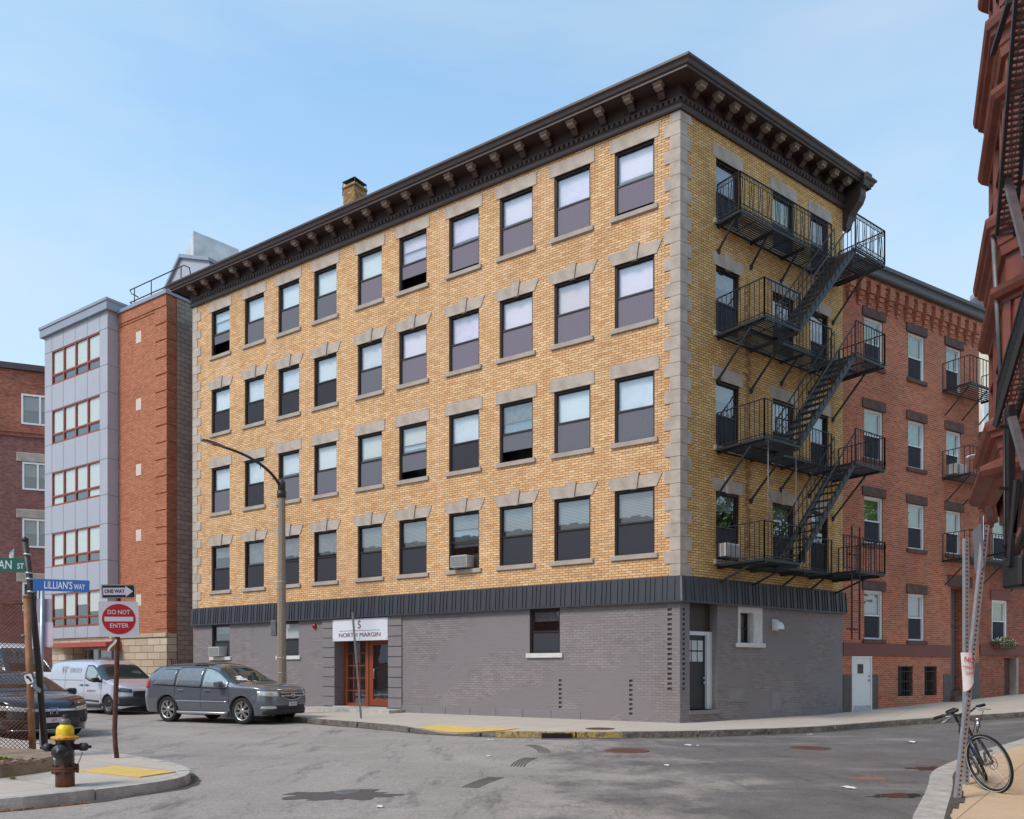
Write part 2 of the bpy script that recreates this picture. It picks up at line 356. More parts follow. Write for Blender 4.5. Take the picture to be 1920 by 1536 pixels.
def text_mesh(txt, size, mat, depth=0.002, align='CENTER', spacing=1.0, sx=1.0, bold=0.0, fit=None):
    cu = bpy.data.curves.new('t', 'FONT'); cu.body = txt; cu.size = size; cu.extrude = depth; cu.align_x = align; cu.align_y = 'CENTER'; cu.space_character = spacing; cu.offset = bold
    cu.resolution_u = 3
    o = bpy.data.objects.new('t', cu); COL.objects.link(o); bpy.context.view_layer.update()
    me = bpy.data.meshes.new_from_object(o.evaluated_get(bpy.context.evaluated_depsgraph_get()))
    bpy.data.objects.remove(o); bpy.data.curves.remove(cu); me.materials.clear(); me.materials.append(mat)
    if fit:
        xx = [v.co.x for v in me.vertices]; sx = fit/(max(xx)-min(xx))
    # text lies in XY facing +Z: turn to XZ facing -Y (reads left to right seen from -Y)
    me.transform(Matrix.Rotation(rad(90), 4, 'X') @ Matrix.Diagonal((sx, 1, 1, 1)))
    me.name = 'lettering'; return me

class Fac:   # a facade: d runs along it (s grows), n points out to the street
    def __init__(s, O, d, n):
        s.O = Vector(O); s.d = Vector(d); s.n = Vector(n)
        r = Vector((-s.d.y, s.d.x)); s.sg = 1 if r.dot(s.n) > 0 else -1
        x = s.d*s.sg; s.ang = math.atan2(x.y, x.x)
    def P(s, a, out, z):
        q = s.O+s.d*a+s.n*out; return Vector((q.x, q.y, z))
    def Mt(s, a, out, z): return Matrix.Translation(s.P(a, out, z)) @ Matrix.Rotation(s.ang, 4, 'Z')   # local x along, +y outward, z up
    def loc(s, parent, a, out, z): return W[parent].inverted() @ s.Mt(a, out, z)
    def wall(s, mb, s0, s1, z0, z1, ops=(), out=0.0, rev=0.2, mi=0, back=()):
        A = sorted(set([s0, s1]+[v for o in ops for v in o[:2] if s0 < v < s1])); Z = sorted(set([z0, z1]+[v for o in ops for v in o[2:4] if z0 < v < z1]))
        n3 = (s.n.x, s.n.y, 0)
        for i in range(len(A)-1):
            run = None
            for j in range(len(Z)-1):
                a = (A[i]+A[i+1])/2; z = (Z[j]+Z[j+1])/2
                hole = any(o[0] < a < o[1] and o[2] < z < o[3] for o in ops)
                if not hole:
                    if run is None: run = Z[j]
                if run is not None and (hole or j == len(Z)-2):
                    ze = Z[j] if hole else Z[j+1]
                    mb.quad([s.P(A[i], out, run), s.P(A[i+1], out, run), s.P(A[i+1], out, ze), s.P(A[i], out, ze)], mi, n3); run = None
        for o in ops:
            a0, a1, b0, b1 = o[:4]; r = o[4] if len(o) > 4 else rev; d3 = Vector((s.d.x, s.d.y, 0))
            mb.quad([s.P(a0, out, b0), s.P(a0, out-r, b0), s.P(a0, out-r, b1), s.P(a0, out, b1)], mi, d3)
            mb.quad([s.P(a1, out, b0), s.P(a1, out-r, b0), s.P(a1, out-r, b1), s.P(a1, out, b1)], mi, -d3)
            mb.quad([s.P(a0, out, b0), s.P(a1, out, b0), s.P(a1, out-r, b0), s.P(a0, out-r, b0)], mi, (0, 0, 1))
            mb.quad([s.P(a0, out, b1), s.P(a1, out, b1), s.P(a1, out-r, b1), s.P(a0, out-r, b1)], mi, (0, 0, -1))
            if len(o) > 5 and o[5]: mb.quad([s.P(a0, out-r, b0), s.P(a1, out-r, b0), s.P(a1, out-r, b1), s.P(a0, out-r, b1)], mi, n3)
    def bx(s, mb, a0, a1, o0, o1, z0, z1, mi=0, bev=0.0):
        Mx = s.Mt(0, 0, 0); x0, x1 = sorted((a0*s.sg, a1*s.sg))
        (mb.bbox(x0, x1, o0, o1, z0, z1, bev, mi, Mx) if bev else mb.box(x0, x1, o0, o1, z0, z1, mi, Mx))

def sweep(mb, path, prof, mi=0, caps=True, mis=None):   # path 2D points; prof (out,z); out is to the RIGHT of travel
    path = [Vector(p) for p in path]; n = len(path); nr = []
    for i in range(n-1):
        d = (path[i+1]-path[i]).normalized(); nr.append(Vector((d.y, -d.x)))
    rings = []
    for i in range(n):
        if i == 0: o = nr[0]
        elif i == n-1: o = nr[-1]
        else: o = (nr[i-1]+nr[i])/(1+nr[i-1].dot(nr[i]))
        rings.append([mb.P((path[i].x+o.x*a, path[i].y+o.y*a, z)) for a, z in prof])
    for i in range(n-1):
        for k in range(len(prof)-1):
            mb.face((rings[i][k], rings[i+1][k], rings[i+1][k+1], rings[i][k+1]), mi if mis is None else mis[k])
    if caps: mb.face(rings[0], mi); mb.face(rings[-1][::-1], mi)
dL, dR = vdir(-2260), vdir(2020); nL = Vector((-dL.y, dL.x)); nR = Vector((dR.y, -dR.x))
dX = vdir(2510); nX = Vector((dX.y, -dX.x)); E2 = C+dR*7.52
FL = Fac(C, dL, nL); FR = Fac(C, dR, nR); FX = Fac(E2, dX, nX)
LEN_L, LEN_R = 20.4, 7.52
def H(x): return 0.045*max(0.0, min(x, 40)-9.5)     # the side street climbs to the right
def Gh(px, py, base):
    p = G(px, py, base)
    for _ in range(40): p = G(px, py, base+H(p.x))
    return p

# ------------------------------------------------------------ ground
def asphalt():
    n = NT('worn asphalt'); v = n.coord('Object'); sx = n.n('ShaderNodeSeparateXYZ'); n.l(v, sx.inputs[0])
    base = n.mix(n.noise(v, 0.5, 6, 0.65), lin(172, 160, 151), lin(150, 139, 131))
    # newer, darker surface along the side street, its edge ragged
    edge = n.math('ADD', sx.outputs['X'], n.noise(v, 0.55, 6, 0.7, -3.6, 3.6, 0.25, 0.75))
    m = n.math('MULTIPLY', n.math('SUBTRACT', edge, 0.6), 0.45, True)
    dark = n.mix(n.noise(v, 0.9, 6, 0.7, 0, 1, 0.35, 0.68), lin(88, 82, 81), lin(122, 114, 110))
    col = n.mix(n.math('MULTIPLY', m, 0.85), base, dark)
    # oil streaks and dusty trails
    vs = n.coord('Object', (1.6, 0.35, 1)); mm = n.n('ShaderNodeMapping'); mm.inputs['Rotation'].default_value = (0, 0, rad(-38)); n.l(vs, mm.inputs['Vector'])
    st = n.noise(mm.outputs[0], 0.9, 7, 0.8, 0, 0.65, 0.53, 0.66); col = n.mix(st, col, lin(92, 85, 83))
    vs2 = n.coord('Object', (0.5, 1.5, 1)); d2 = n.noise(vs2, 0.45, 6, 0.7, 0, 0.45, 0.56, 0.72); col = n.mix(d2, col, lin(188, 178, 170))
    # cracks
    vo = n.n('ShaderNodeTexVoronoi', _feature='DISTANCE_TO_EDGE', Scale=0.32); wp = n.n('ShaderNodeVectorMath', _operation='ADD'); n.l(v, wp.inputs[0])
    nn = n.n('ShaderNodeTexNoise', Scale=2.0, Detail=5); n.l(v, nn.inputs['Vector']); sc = n.n('ShaderNodeVectorMath', _operation='SCALE'); sc.inputs['Scale'].default_value = 0.7; n.l(nn.outputs['Color'], sc.inputs[0]); n.l(sc.outputs[0], wp.inputs[1]); n.l(wp.outputs[0], vo.inputs['Vector'])
    cr = n.math('MULTIPLY', n.math('LESS_THAN', vo.outputs['Distance'], 0.0035), n.noise(v, 0.6, 2, 0.5, 0, 0.3, 0.5, 0.6)); col = n.mix(cr, col, lin(60, 56, 54))
    # aggregate
    ag = n.noise(v, 30, 5, 0.9, 0.52, 1.48, 0.3, 0.7); col = n.mul(col, ag)
    ag2 = n.noise(v, 9, 4, 0.7, 0.88, 1.12, 0.3, 0.7); col = n.mul(col, ag2)
    n.bsdf(col, 0.85, 0, 0.3); n.bump(n.noise(v, 60, 3, 0.7), 0.5, 0.008); return n.mat
M['asphalt'] = asphalt()
def walkmat(name, c1, c2, joint, sc=1.5, rot=0):
    n = NT(name); v = n.coord('Object'); mm = n.n('ShaderNodeMapping'); mm.inputs['Rotation'].default_value = (0, 0, rot); n.l(v, mm.inputs['Vector'])
    col = n.mix(n.noise(v, 0.8, 6, 0.7), c1, c2)
    b = n.n('ShaderNodeTexBrick', Scale=1.0); b.offset = 0.0; b.inputs['Brick Width'].default_value = sc; b.inputs['Row Height'].default_value = sc; b.inputs['Mortar Size'].default_value = 0.007
    n.l(mm.outputs[0], b.inputs['Vector']); col = n.mix(n.math('MULTIPLY', b.outputs['Fac'], 0.75), col, joint)
    col = n.mix(n.noise(v, 2.6, 7, 0.75, 0, 0.4, 0.55, 0.75), col, lin(150, 128, 106)); col = n.mul(col, n.noise(v, 45, 3, 0.7, 0.9, 1.1))
    n.bsdf(col, 0.85, 0, 0.3); n.bump(n.noise(v, 40, 3, 0.7), 0.3, 0.004); return n.mat
M['walk'] = walkmat('pale sidewalk concrete', lin(196, 184, 170), lin(184, 170, 155), lin(110, 98, 88), 1.6, rad(34))
M['walk_tan'] = walkmat('tan sidewalk concrete', lin(214, 188, 154), lin(198, 170, 138), lin(130, 106, 84), 1.8, rad(-52))
def granite():
    n = NT('granite kerb'); v = n.coord('Object'); sx = n.n('ShaderNodeSeparateXYZ'); n.l(v, sx.inputs[0])
    col = n.mix(n.noise(v, 3, 5, 0.7), lin(136, 126, 116), lin(92, 82, 74)); col = n.mul(col, n.noise(v, 60, 2, 0.6, 0.8, 1.2))
    n.bsdf(col, 0.85, 0, 0.3); n.bump(n.noise(v, 7, 5, 0.6), 0.8, 0.05); return n.mat
def painted():
    n = NT('worn yellow kerb paint'); v = n.coord('Object'); sx = n.n('ShaderNodeSeparateXYZ'); n.l(v, sx.inputs[0])
    col = n.mix(n.noise(v, 3, 5, 0.7), lin(136, 126, 116), lin(92, 82, 74)); col = n.mul(col, n.noise(v, 60, 2, 0.6, 0.8, 1.2))
    f = n.noise(v, 9, 6, 0.75, 0.1, 0.9, 0.40, 0.54); col = n.mix(f, col, lin(190, 160, 88)); n.bsdf(col, 0.8, 0, 0.3); n.bump(n.noise(v, 7, 5, 0.6), 0.8, 0.05); return n.mat
M['granite'] = granite(); M['ykerb'] = painted()
M['granite_pale'] = plain('pale granite', lin(184, 176, 166), 0.85, var=0.28, scale=5, bump=0.6)
M['grime'] = plain('gutter grime', lin(86, 78, 70), 0.95, var=0.3, scale=6)
M['leaves'] = plain('orange leaf litter', lin(176, 112, 48), 0.95, var=0.5, scale=25, bump=0.6)
def tactile():
    n = NT('yellow tactile paving'); v = n.coord('Object'); mm = n.n('ShaderNodeMapping'); mm.inputs['Rotation'].default_value = (0, 0, rad(34)); n.l(v, mm.inputs['Vector'])
    fr = n.n('ShaderNodeVectorMath', _operation='FRACTION'); sc = n.n('ShaderNodeVectorMath', _operation='SCALE'); sc.inputs['Scale'].default_value = 16.0; n.l(mm.outputs[0], sc.inputs[0]); n.l(sc.outputs[0], fr.inputs[0])
    su = n.n('ShaderNodeVectorMath', _operation='SUBTRACT'); su.inputs[1].default_value = (0.5, 0.5, 0); n.l(fr.outputs[0], su.inputs[0]); s2 = n.n('ShaderNodeSeparateXYZ'); n.l(su.outputs[0], s2.inputs[0])
    r2 = n.math('SQRT', n.math('ADD', n.math('MULTIPLY', s2.outputs[0], s2.outputs[0]), n.math('MULTIPLY', s2.outputs[1], s2.outputs[1]))); d = n.math('SUBTRACT', 1.0, n.math('MULTIPLY', r2, 3.0), True)
    col = n.mix(n.noise(v, 4, 6, 0.7, 0, 0.5, 0.5, 0.72), lin(224, 186, 100), lin(184, 152, 104)); col = n.mix(n.math('MULTIPLY', d, 0.15), col, lin(150, 110, 50)); n.bsdf(col, 0.7); n.bump(d, 0.8, 0.01); return n.mat
M['tactile'] = tactile()

mb = MB(); xs = [-600, -60, -20, -10, 0, 5, 9.5, 14, 20, 30, 40, 60, 600]; ys = [-300, -20, 0, 5, 10, 15, 20, 25, 30, 40, 60, 600]
for i in range(len(xs)-1):
    for j in range(len(ys)-1):
        mb.quad([(xs[a], ys[b], H(xs[a])) for a, b in ((i, j), (i+1, j), (i+1, j+1), (i, j+1))], 0, (0, 0, 1))
props(mb.build('road', M['asphalt']), kind='structure')

def offs(line, d):  # offset to the left of travel
    out = []; n = len(line)
    for i in range(n):
        t = (line[min(i+1, n-1)]-line[max(i-1, 0)]); t = Vector((t.x, t.y)).normalized(); out.append(Vector((line[i].x-t.y*d, line[i].y+t.x*d)))
    return out
def dens(line, step=0.7):
    out = []
    for a, b in zip(line[:-1], line[1:]):
        k = max(1, int((b-a).length/step)); out += [a.lerp(b, i/k) for i in range(k)]
    return out+[line[-1]]
def smooth(line, it=2):
    for _ in range(it):
        q = [line[0]]
        for a, b in zip(line[:-1], line[1:]): q += [a.lerp(b, 0.25), a.lerp(b, 0.75)]
        line = q+[line[-1]]
    return line
def kerb(line, width, hgt, mat, name='kerb', rough=0.012, hf=None, stone=1.9):
    inner = offs(line, width); mb = MB(); acc = 0; gap = 0.006; rn = random.Random(len(line)); dz = 0; dx = 0
    for i in range(len(line)-1):
        a, b = line[i], line[i+1]; c, d = inner[i+1], inner[i]
        acc += (b-a).length
        if acc > stone: acc = 0; dz = rn.uniform(-rough, rough*0.3)/2; a = a.lerp(b, 0.12); d = d.lerp(c, 0.12)
        ha = (hf(a.x) if hf else hgt)+H(a.x)+dz; hb = (hf(b.x) if hf else hgt)+H(b.x)+dz
        t = Vector((b.x-a.x, b.y-a.y)).normalized(); o = Vector((t.y, -t.x))*0.02
        mb.hexa([(a.x+o.x, a.y+o.y, H(a.x)-0.1), (b.x+o.x, b.y+o.y, H(b.x)-0.1), (c.x, c.y, H(c.x)-0.1), (d.x, d.y, H(d.x)-0.1),
                 (a.x, a.y, ha), (b.x, b.y, hb), (c.x, c.y, hb), (d.x, d.y, ha)])
    o = mb.build(name, mat); return props(o, kind='structure')
def slab(line, inner, hgt, mat, name, hf=None, drop=0.004):   # matched polylines
    mb = MB()
    for i in range(len(line)-1):
        k = 4
        for j in range(k):
            def q(i_, t):
                p = line[i_].lerp(inner[i_], t); h = hf(line[i_].x) if hf else hgt
                h = h+(hgt-h)*min(1, t*k); return (p.x, p.y, h+H(p.x)-drop)
            mb.quad([q(i, j/k), q(i+1, j/k), q(i+1, (j+1)/k), q(i, (j+1)/k)], 0, (0, 0, 1))
    o = mb.build(name, mat); return props(o, kind='structure')
# main sidewalk: kerb line from far left to far right
cl = [FL.P(40, 2.7, 0).xy, FL.P(24, 2.7, 0).xy, FL.P(17.0, 2.8, 0).xy, Vector((-5.30, 22.1)), Vector((-3.3, 20.1)), Vector((-1.99, 18.68)), Vector((-0.55, 17.85)), Vector((0.9, 17.55)), Vector((2.2, 17.6)), Vector((3.9, 17.75)), Vector((5.66, 18.4)), Vector((7.69, 19.39))]
cl += [Gh(px, py, SW).xy for px, py in ((1640, 1355), (1674, 1352), (1767, 1346), (1850, 1340), (1920, 1336))]
last = cl[-1]; dd = (cl[-1]-cl[-4]).normalized(); cl += [last+dd*12, last+dd*40]
cl = dens(smooth(cl, 2), 0.5)
def kh(x):  # ramp in the kerb at the tactile strip
    t = max(0, 1-abs(x+1.5)/1.5); t = t*t*(3-2*t); return SW-0.11*t
iY = [i for i, p in enumerate(cl) if -0.45 < p.x < 2.75]; ia, ib = iY[0], iY[-1]
kerb(cl[:ia+1], 0.18, SW, M['granite'], 'kerb', hf=kh); k2 = kerb(cl[ia:ib+1], 0.18, SW, M['ykerb'], 'kerb', hf=kh); kerb(cl[ib:], 0.18, SW, M['granite'], 'kerb')
inn = offs(cl, 0.18); inner = []
for p in inn:    # push the inner edge under the buildings
    v = p-C; s = v.dot(dL)
    if s > 2: q = C+dL*s-nL*1.0
    else:
        f = p-E2; sx_ = f.dot(dX)
        if f.dot(dX) > 0: q = E2+dX*sx_-nX*1.0
        else:
            t = (2-s)/max(0.01, 2-(E2-C).dot(dL)); t = max(0, min(1, t)); q = (C+dL*2-nL*1.0).lerp(E2-nX*1.0, t)
    inner.append(q)
slab(inn, inner, SW, M['walk'], 'sidewalk', hf=kh)
# near corner on the left
ll = [Vector((-16, 3.9)), Vector((-9, 6.6)), Vector((-6.6, 7.85)), Vector((-5.41, 8.46)), Vector((-5.02, 8.88)), Vector((-4.65, 9.35)), Vector((-4.36, 9.78)), Vector((-4.2, 10.3)), Vector((-4.4, 11.0)), Vector((-4.85, 11.65)), Vector((-5.4, 12.25)), Vector((-6.34, 13.01)), Vector((-7.69, 14.17)), Vector((-10.36, 16.18)), Vector((-16.5, 20.8)), Vector((-30, 31))]
ll = dens(smooth(ll, 2), 0.5)
kerb(ll, 0.15, SW, M['granite_pale']); il = offs(ll, 0.15); n_ = len(ll)
mid = [Vector((-30, 31)).lerp(Vector((-16, 3.9)), 0.5)]
mb = MB(); cen = Vector((-14, 12)); 
for i in range(n_-1): mb.quad([(il[i].x, il[i].y, SW-0.004), (il[i+1].x, il[i+1].y, SW-0.004), (il[i+1].lerp(cen, 0.5).x, il[i+1].lerp(cen, 0.5).y, SW-0.004), (il[i].lerp(cen, 0.5).x, il[i].lerp(cen, 0.5).y, SW-0.004)], 0, (0, 0, 1))
for i in range(n_-1): 
    a = il[i].lerp(cen, 0.5); b = il[i+1].lerp(cen, 0.5); mb.face([mb.P((b.x, b.y, SW-0.004)), mb.P((cen.x, cen.y, SW-0.004)), mb.P((a.x, a.y, SW-0.004))][::-1])
props(mb.build('sidewalk', M['walk']), kind='structure')
# near sidewalk on the right
rl = [Vector((2.5, 2.5)), Vector((3.2, 5.6)), Vector((3.66, 7.34)), Vector((4.0, 7.93)), Vector((5.0, 9.6)), Vector((5.75, 11.0)), Vector((6.52, 11.95)), Vector((7.55, 13.17)), Vector((8.79, 14.57)), Vector((10.20, 15.93)), Vector((17, 22.2)), Vector((40, 43.0))]
rl = [p for p in rl][::-1]; rl = dens(smooth(rl, 2), 0.5)
kerb(rl, 0.26, SW-0.02, M['granite_pale']); ir = offs(rl, 0.26)
ri = [p+Vector((14, -9)) for p in ir]; slab(ir, ri, SW-0.02, M['walk_tan'], 'sidewalk', drop=0.006)
mb = MB(); 
for i, (a, b) in enumerate(zip(ir[:-1], ir[1:])):   # grime joint behind the kerb
    if 6 < a.y < 12:
        o = (b-a).normalized(); o = Vector((-o.y, o.x)); wdt = 0.09+0.05*math.sin(a.y*3); mb.quad([(a.x, a.y, SW-0.017), (b.x, b.y, SW-0.017), (b.x+o.x*wdt, b.y+o.y*wdt, SW-0.017), (a.x+o.x*wdt, a.y+o.y*wdt, SW-0.017)], 0, (0, 0, 1))
props(mb.build('kerb_joint', M['grime']), kind='structure')
def decal(name, pts, z, mat, label=None, cat=None, group=None, kind=None, th=0.004):
    mb = MB(); mb.poly([(p[0], p[1]) for p in pts], z, z+th, bot=False); o = mb.build(name, mat); return props(o, label, cat, group, kind)
for q, zz, lb in (([(148, 1446), (215, 1437), (330, 1448), (262, 1458)], SW, 'yellow tactile paving panel on the near corner beside the hydrant'),):
    pts = [G(a, b, zz).xy for a, b in q]; decal('tactile_paving', pts, zz-0.001, M['tactile'], lb, 'paving', th=0.012)
mb = MB(); ix = [i for i, p in enumerate(inn) if -2.5 < p.x < -0.5]
for i in ix:
    for j in range(3):
        def q_(i_, t):
            p = inn[i_].lerp(inner[i_], t); h = kh(inn[i_].x); h = h+(SW-h)*min(1, t*4); return (p.x, p.y, h+0.008)
        mb.quad([q_(i, 0.02+j*0.05), q_(i+1, 0.02+j*0.05), q_(i+1, 0.07+j*0.05), q_(i, 0.07+j*0.05)], 0, (0, 0, 1))
props(mb.build('tactile_paving', M['tactile']), 'yellow tactile paving strip at the kerb ramp before the grey building', 'paving')
rg = random.Random(17)
for line in (cl, ll):
    ol = offs(line, -0.02); mb = MB(); ws = [0.06+0.08*abs(math.sin(i*0.31))+rg.uniform(0, 0.06) for i in range(len(ol))]; o2 = [offs(line, -w_)[i] for i, w_ in enumerate(ws)]
    for i in range(len(ol)-1): a, b, c, d = ol[i], ol[i+1], o2[i+1], o2[i]; mb.quad([(p.x, p.y, H(p.x)+0.005) for p in (a, b, c, d)], 0, (0, 0, 1))
    props(mb.build('gutter', M['grime']), kind='structure')
# leaf litter in the gutter, and a puddle stain round the small hatch
def blob(name, c, rx, ry, rot, z, mat, label=None, cat=None, kind=None, jag=0.25, n=26, seed=1, th=0.004):
    r = random.Random(seed); pts = []; off = 0
    for i in range(n):
        a = 2*math.pi*i/n; k = 1+r.uniform(-jag, jag); x = rx*k*math.cos(a); y = ry*k*math.sin(a); pts.append((c[0]+x*math.cos(rot)-y*math.sin(rot), c[1]+x*math.sin(rot)+y*math.cos(rot)))
    return decal(name, pts, z, mat, label, cat, kind=kind, th=th)
M['stain'] = plain('damp dark asphalt', lin(92, 85, 80), 0.6, var=0.2, scale=20, bump=0.4); M['puddle'] = plain('shallow puddle', lin(60, 52, 46), 0.08, var=0.1)
blob('asphalt_patch', G(640, 1491).xy, 0.62, 0.38, rad(10), 0.0, M['stain'], kind='structure', jag=0.3, n=40, seed=4)
blob('asphalt_patch', G(1750, 1441).xy, 0.42, 0.2, rad(10), 0.0, M['puddle'], kind='structure', jag=0.3, n=30, seed=9)
blob('asphalt_patch', G(1700, 1492).xy, 0.45, 0.16, rad(10), 0.0, M['puddle'], kind='structure', jag=0.3, n=30, seed=12)
mb = MB(); r = random.Random(3)
for i in range(260):
    t = r.random(); p = Vector((-5.9, 8.12)).lerp(Vector((-4.75, 9.0)), t); p = p+Vector((0.55, -0.8)).normalized()*r.uniform(0.0, 0.13)*(1.2-t); a = r.uniform(0, 6.3); s_ = r.uniform(0.008, 0.02)
    mb.face([mb.P((p.x+s_*math.cos(a+k), p.y+s_*math.sin(a+k)*0.7, 0.004+r.uniform(0, 0.012))) for k in (0, 1.6, 3.1, 4.7)])
props(mb.build('leaf_litter', M['leaves']), 'dry orange leaf litter along the gutter of the near corner', 'leaf litter', kind='stuff')

# ------------------------------------------------------------ windows
def sash_window(w_, h_, fm, kind='dark', up='glassup', low='screen', shade='blind', sh_up=1.0, sh_low=0.0, lowopen=0.0, fw=0.055, cas=0.0, depth=0.07):
    """meshes of a double hung window, local: x along, y out, z up from the sill, y=0 the wall face"""
    parts = {}
    mb = MB(); x = w_/2; y0 = -0.17; y1 = y0+depth
    for a in (-1, 1): mb.box(*sorted((a*x, a*(x-fw))), y0, y1+0.05, 0, h_)
    mb.box(-x+fw, x-fw, y0, y1+0.05, h_-fw, h_); mb.box(-x+fw, x-fw, y0, y1+0.05, 0, fw*0.8)
    # brick mould on the outer edge, a little proud
    for a in (-1, 1): mb.box(*sorted((a*(x-0.004), a*(x-0.03))), y1+0.05, -0.035, 0.003, h_-0.003)
    mb.box(-x+0.03, x-0.03, y1+0.05, -0.035, h_-0.03, h_-0.003)
    zi0, zi1 = fw*0.8, h_-fw; zm = (zi0+zi1)/2; xi = x-fw; r = 0.035
    # upper sash outside, lower sash inside
    for (a, b, yy) in ((zm-0.02, zi1, y1-0.012), (zi0+lowopen, zm+0.02+lowopen, y1-0.045)):
        for sg in (-1, 1): mb.box(*sorted((sg*xi, sg*(xi-r))), yy-0.02, yy+0.012, a, b)
        mb.box(-xi+r, xi-r, yy-0.018, yy+0.01, a, a+r); mb.box(-xi+r, xi-r, yy-0.018, yy+0.01, b-r, b)
    mb.box(-xi, xi, y1+0.01, y1+0.03, zm-0.03, zm+0.012)
    parts['window'] = mb.mesh('window', fm)
    mb = MB(); mb.box(-xi+r-0.004, xi-r+0.004, y1-0.016, y1-0.010, zm+0.01, zi1-r+0.004); parts['upper_pane'] = mb.mesh('upper_pane', M[up])
    mb = MB(); mb.box(-xi+r-0.004, xi-r+0.004, y1-0.052, y1-0.046, zi0+lowopen+r-0.004, zm+lowopen-0.01); parts['lower_pane'] = mb.mesh('lower_pane', M['glass'])
    if low: mb = MB(); mb.box(-xi+0.01, xi-0.01, y1+0.002, y1+0.005, zi0+lowopen*1.0, zm-0.02); parts['insect_screen'] = mb.mesh('insect_screen', M[low])
    if shade and (sh_up > 0):
        tot = (zi1-zm)*sh_up+(zm-zi0)*sh_low
        mb = MB(); mb.box(-xi+0.02, xi-0.02, y0-0.012, y0-0.006, zi1-tot, zi1); parts['blind'] = mb.mesh('blind', M[shade])
    return parts
def lintel_flat(w_, h0, hh=0.36, ex=0.13, mat='stone', pr=0.022):
    mb = MB(); mb.bbox(-w_/2-ex, w_/2+ex, -0.1, pr, h0, h0+hh, 0.008); return mb.mesh('lintel', M[mat])
def lintel_key(w_, h0, hh=0.33, ex=0.06, fl=0.16, mat='stone', pr=0.022):
    mb = MB(); a = w_/2+ex; k0, k1 = 0.085, 0.14
    mb.prism([(-a, h0), (-k0-0.006, h0), (-k1-0.004, h0+hh), (-a-fl, h0+hh)], -0.1, pr)
    mb.prism([(k0+0.006, h0), (a, h0), (a+fl, h0+hh), (k1+0.004, h0+hh)], -0.1, pr)
    mb.prism([(-k0, h0-0.015), (k0, h0-0.015), (k1+0.01, h0+hh+0.09), (-k1-0.01, h0+hh+0.09)], -0.1, pr+0.035)
    return mb.mesh('lintel', M[mat])
def sill(w_, ex=0.1, hh=0.13, out=0.06, mat='stone2', dp=0.2):
    mb = MB(); mb.bbox(-w_/2-ex, w_/2+ex, -0.03, out, -hh, 0.0, 0.008); mb.box(-w_/2, w_/2, -dp, -0.03, -0.02, 0.006); return mb.mesh('sill', M[mat])
CACHE = {}
def put_window(parent, fac, s0, s1, z0, z1, fm, lint=None, sl_=True, key=None, lmat='stone', smat='stone2', label=None, **kw):
    wd = round(s1-s0, 2); hd = round(z1-z0, 2); k = (wd, hd, fm.name, lint, lmat, smat, tuple(sorted(kw.items())))
    if k not in CACHE:
        p = sash_window(wd, hd, fm, **kw)
        if lint == 'flat': p['lintel'] = lintel_flat(wd, hd, mat=lmat)
        if lint == 'rough': p['lintel'] = lintel_flat(wd, hd, 0.3, 0.12, lmat, 0.05)
        if lint == 'key': p['lintel'] = lintel_key(wd, hd, mat=lmat)
        if sl_: p['sill'] = sill(wd, mat=smat)
        CACHE[k] = p
    p = CACHE[k]; o = new_obj('window', p['window'], parent, fac.loc(parent, (s0+s1)/2, 0, z0))
    if label: o['label'] = label
    for nme, me in p.items():
        if nme != 'window': new_obj(nme, me, o)
    return o

# ------------------------------------------------------------ yellow corner building
B = empty('apartment_building', (C.x, C.y, SW), 0, 'four storey yellow brick corner block over a grey painted ground floor', 'building')
WZ = [(4.56, 6.31), (7.59, 9.34), (10.67, 12.39), (13.68, 15.42)]
WSL = [(0.70, 1.86), (2.59, 3.75), (4.46, 5.62), (6.37, 7.52), (8.41, 9.56), (10.30, 11.40), (12.39, 13.50), (14.26, 15.36), (16.15, 17.25), (18.13, 19.24)]
WSR = [(1.42, 2.42), (3.92, 4.95), (5.78, 6.72)]
WZR = [(4.45, 6.29), (7.50, 9.27), (10.55, 12.33), (13.55, 15.2)]
ops = [(a, b, z0, z1) for a, b in WSL for z0, z1 in WZ]
mb = MB(); FL.wall(mb, 0, LEN_L, 3.5, 16.0, ops); mb.build('brick_wall', M['ybrick'], B)
opr = [(a, b, z0, z1) for a, b in WSR for z0, z1 in WZR]
mb = MB(); FR.wall(mb, 0, LEN_R, 3.5, 16.0, opr); mb.build('brick_wall', M['ybrick_side'], B)
# ground floor
gl = [(3.56, 4.57, 1.97, 3.3), (14.28, 15.35, 2.0, 3.3), (18.13, 19.22, 2.0, 3.3), (10.0, 12.45, 0.27, 2.62, 0.55)]
for k in range(17): gl.append((0.22, 0.34, 0.98+k*0.128, 1.045+k*0.128, 0.06, 1))
for k in range(7): gl.append((3.5, 3.6, 0.42+k*0.125, 0.485+k*0.125, 0.06, 1))
for k in range(8): gl.append((1.33, 1.43, 0.3+k*0.125, 0.365+k*0.125, 0.06, 1))
mb = MB(); FL.wall(mb, 0, LEN_L, 0.0, 3.6, gl); mb.build('painted_wall', M['gbrick'], B)
gr = [(0.37, 1.48, 0.40, 3.3, 0.28), (2.33, 3.40, 2.24, 3.3, 0.25)]
for k in range(17): gr.append((0.10, 0.19, 0.98+k*0.128, 1.045+k*0.128, 0.06, 1))
mb = MB(); FR.wall(mb, 0, LEN_R, 0.0, 3.6, gr); mb.build('painted_wall', M['gbrick'], B)
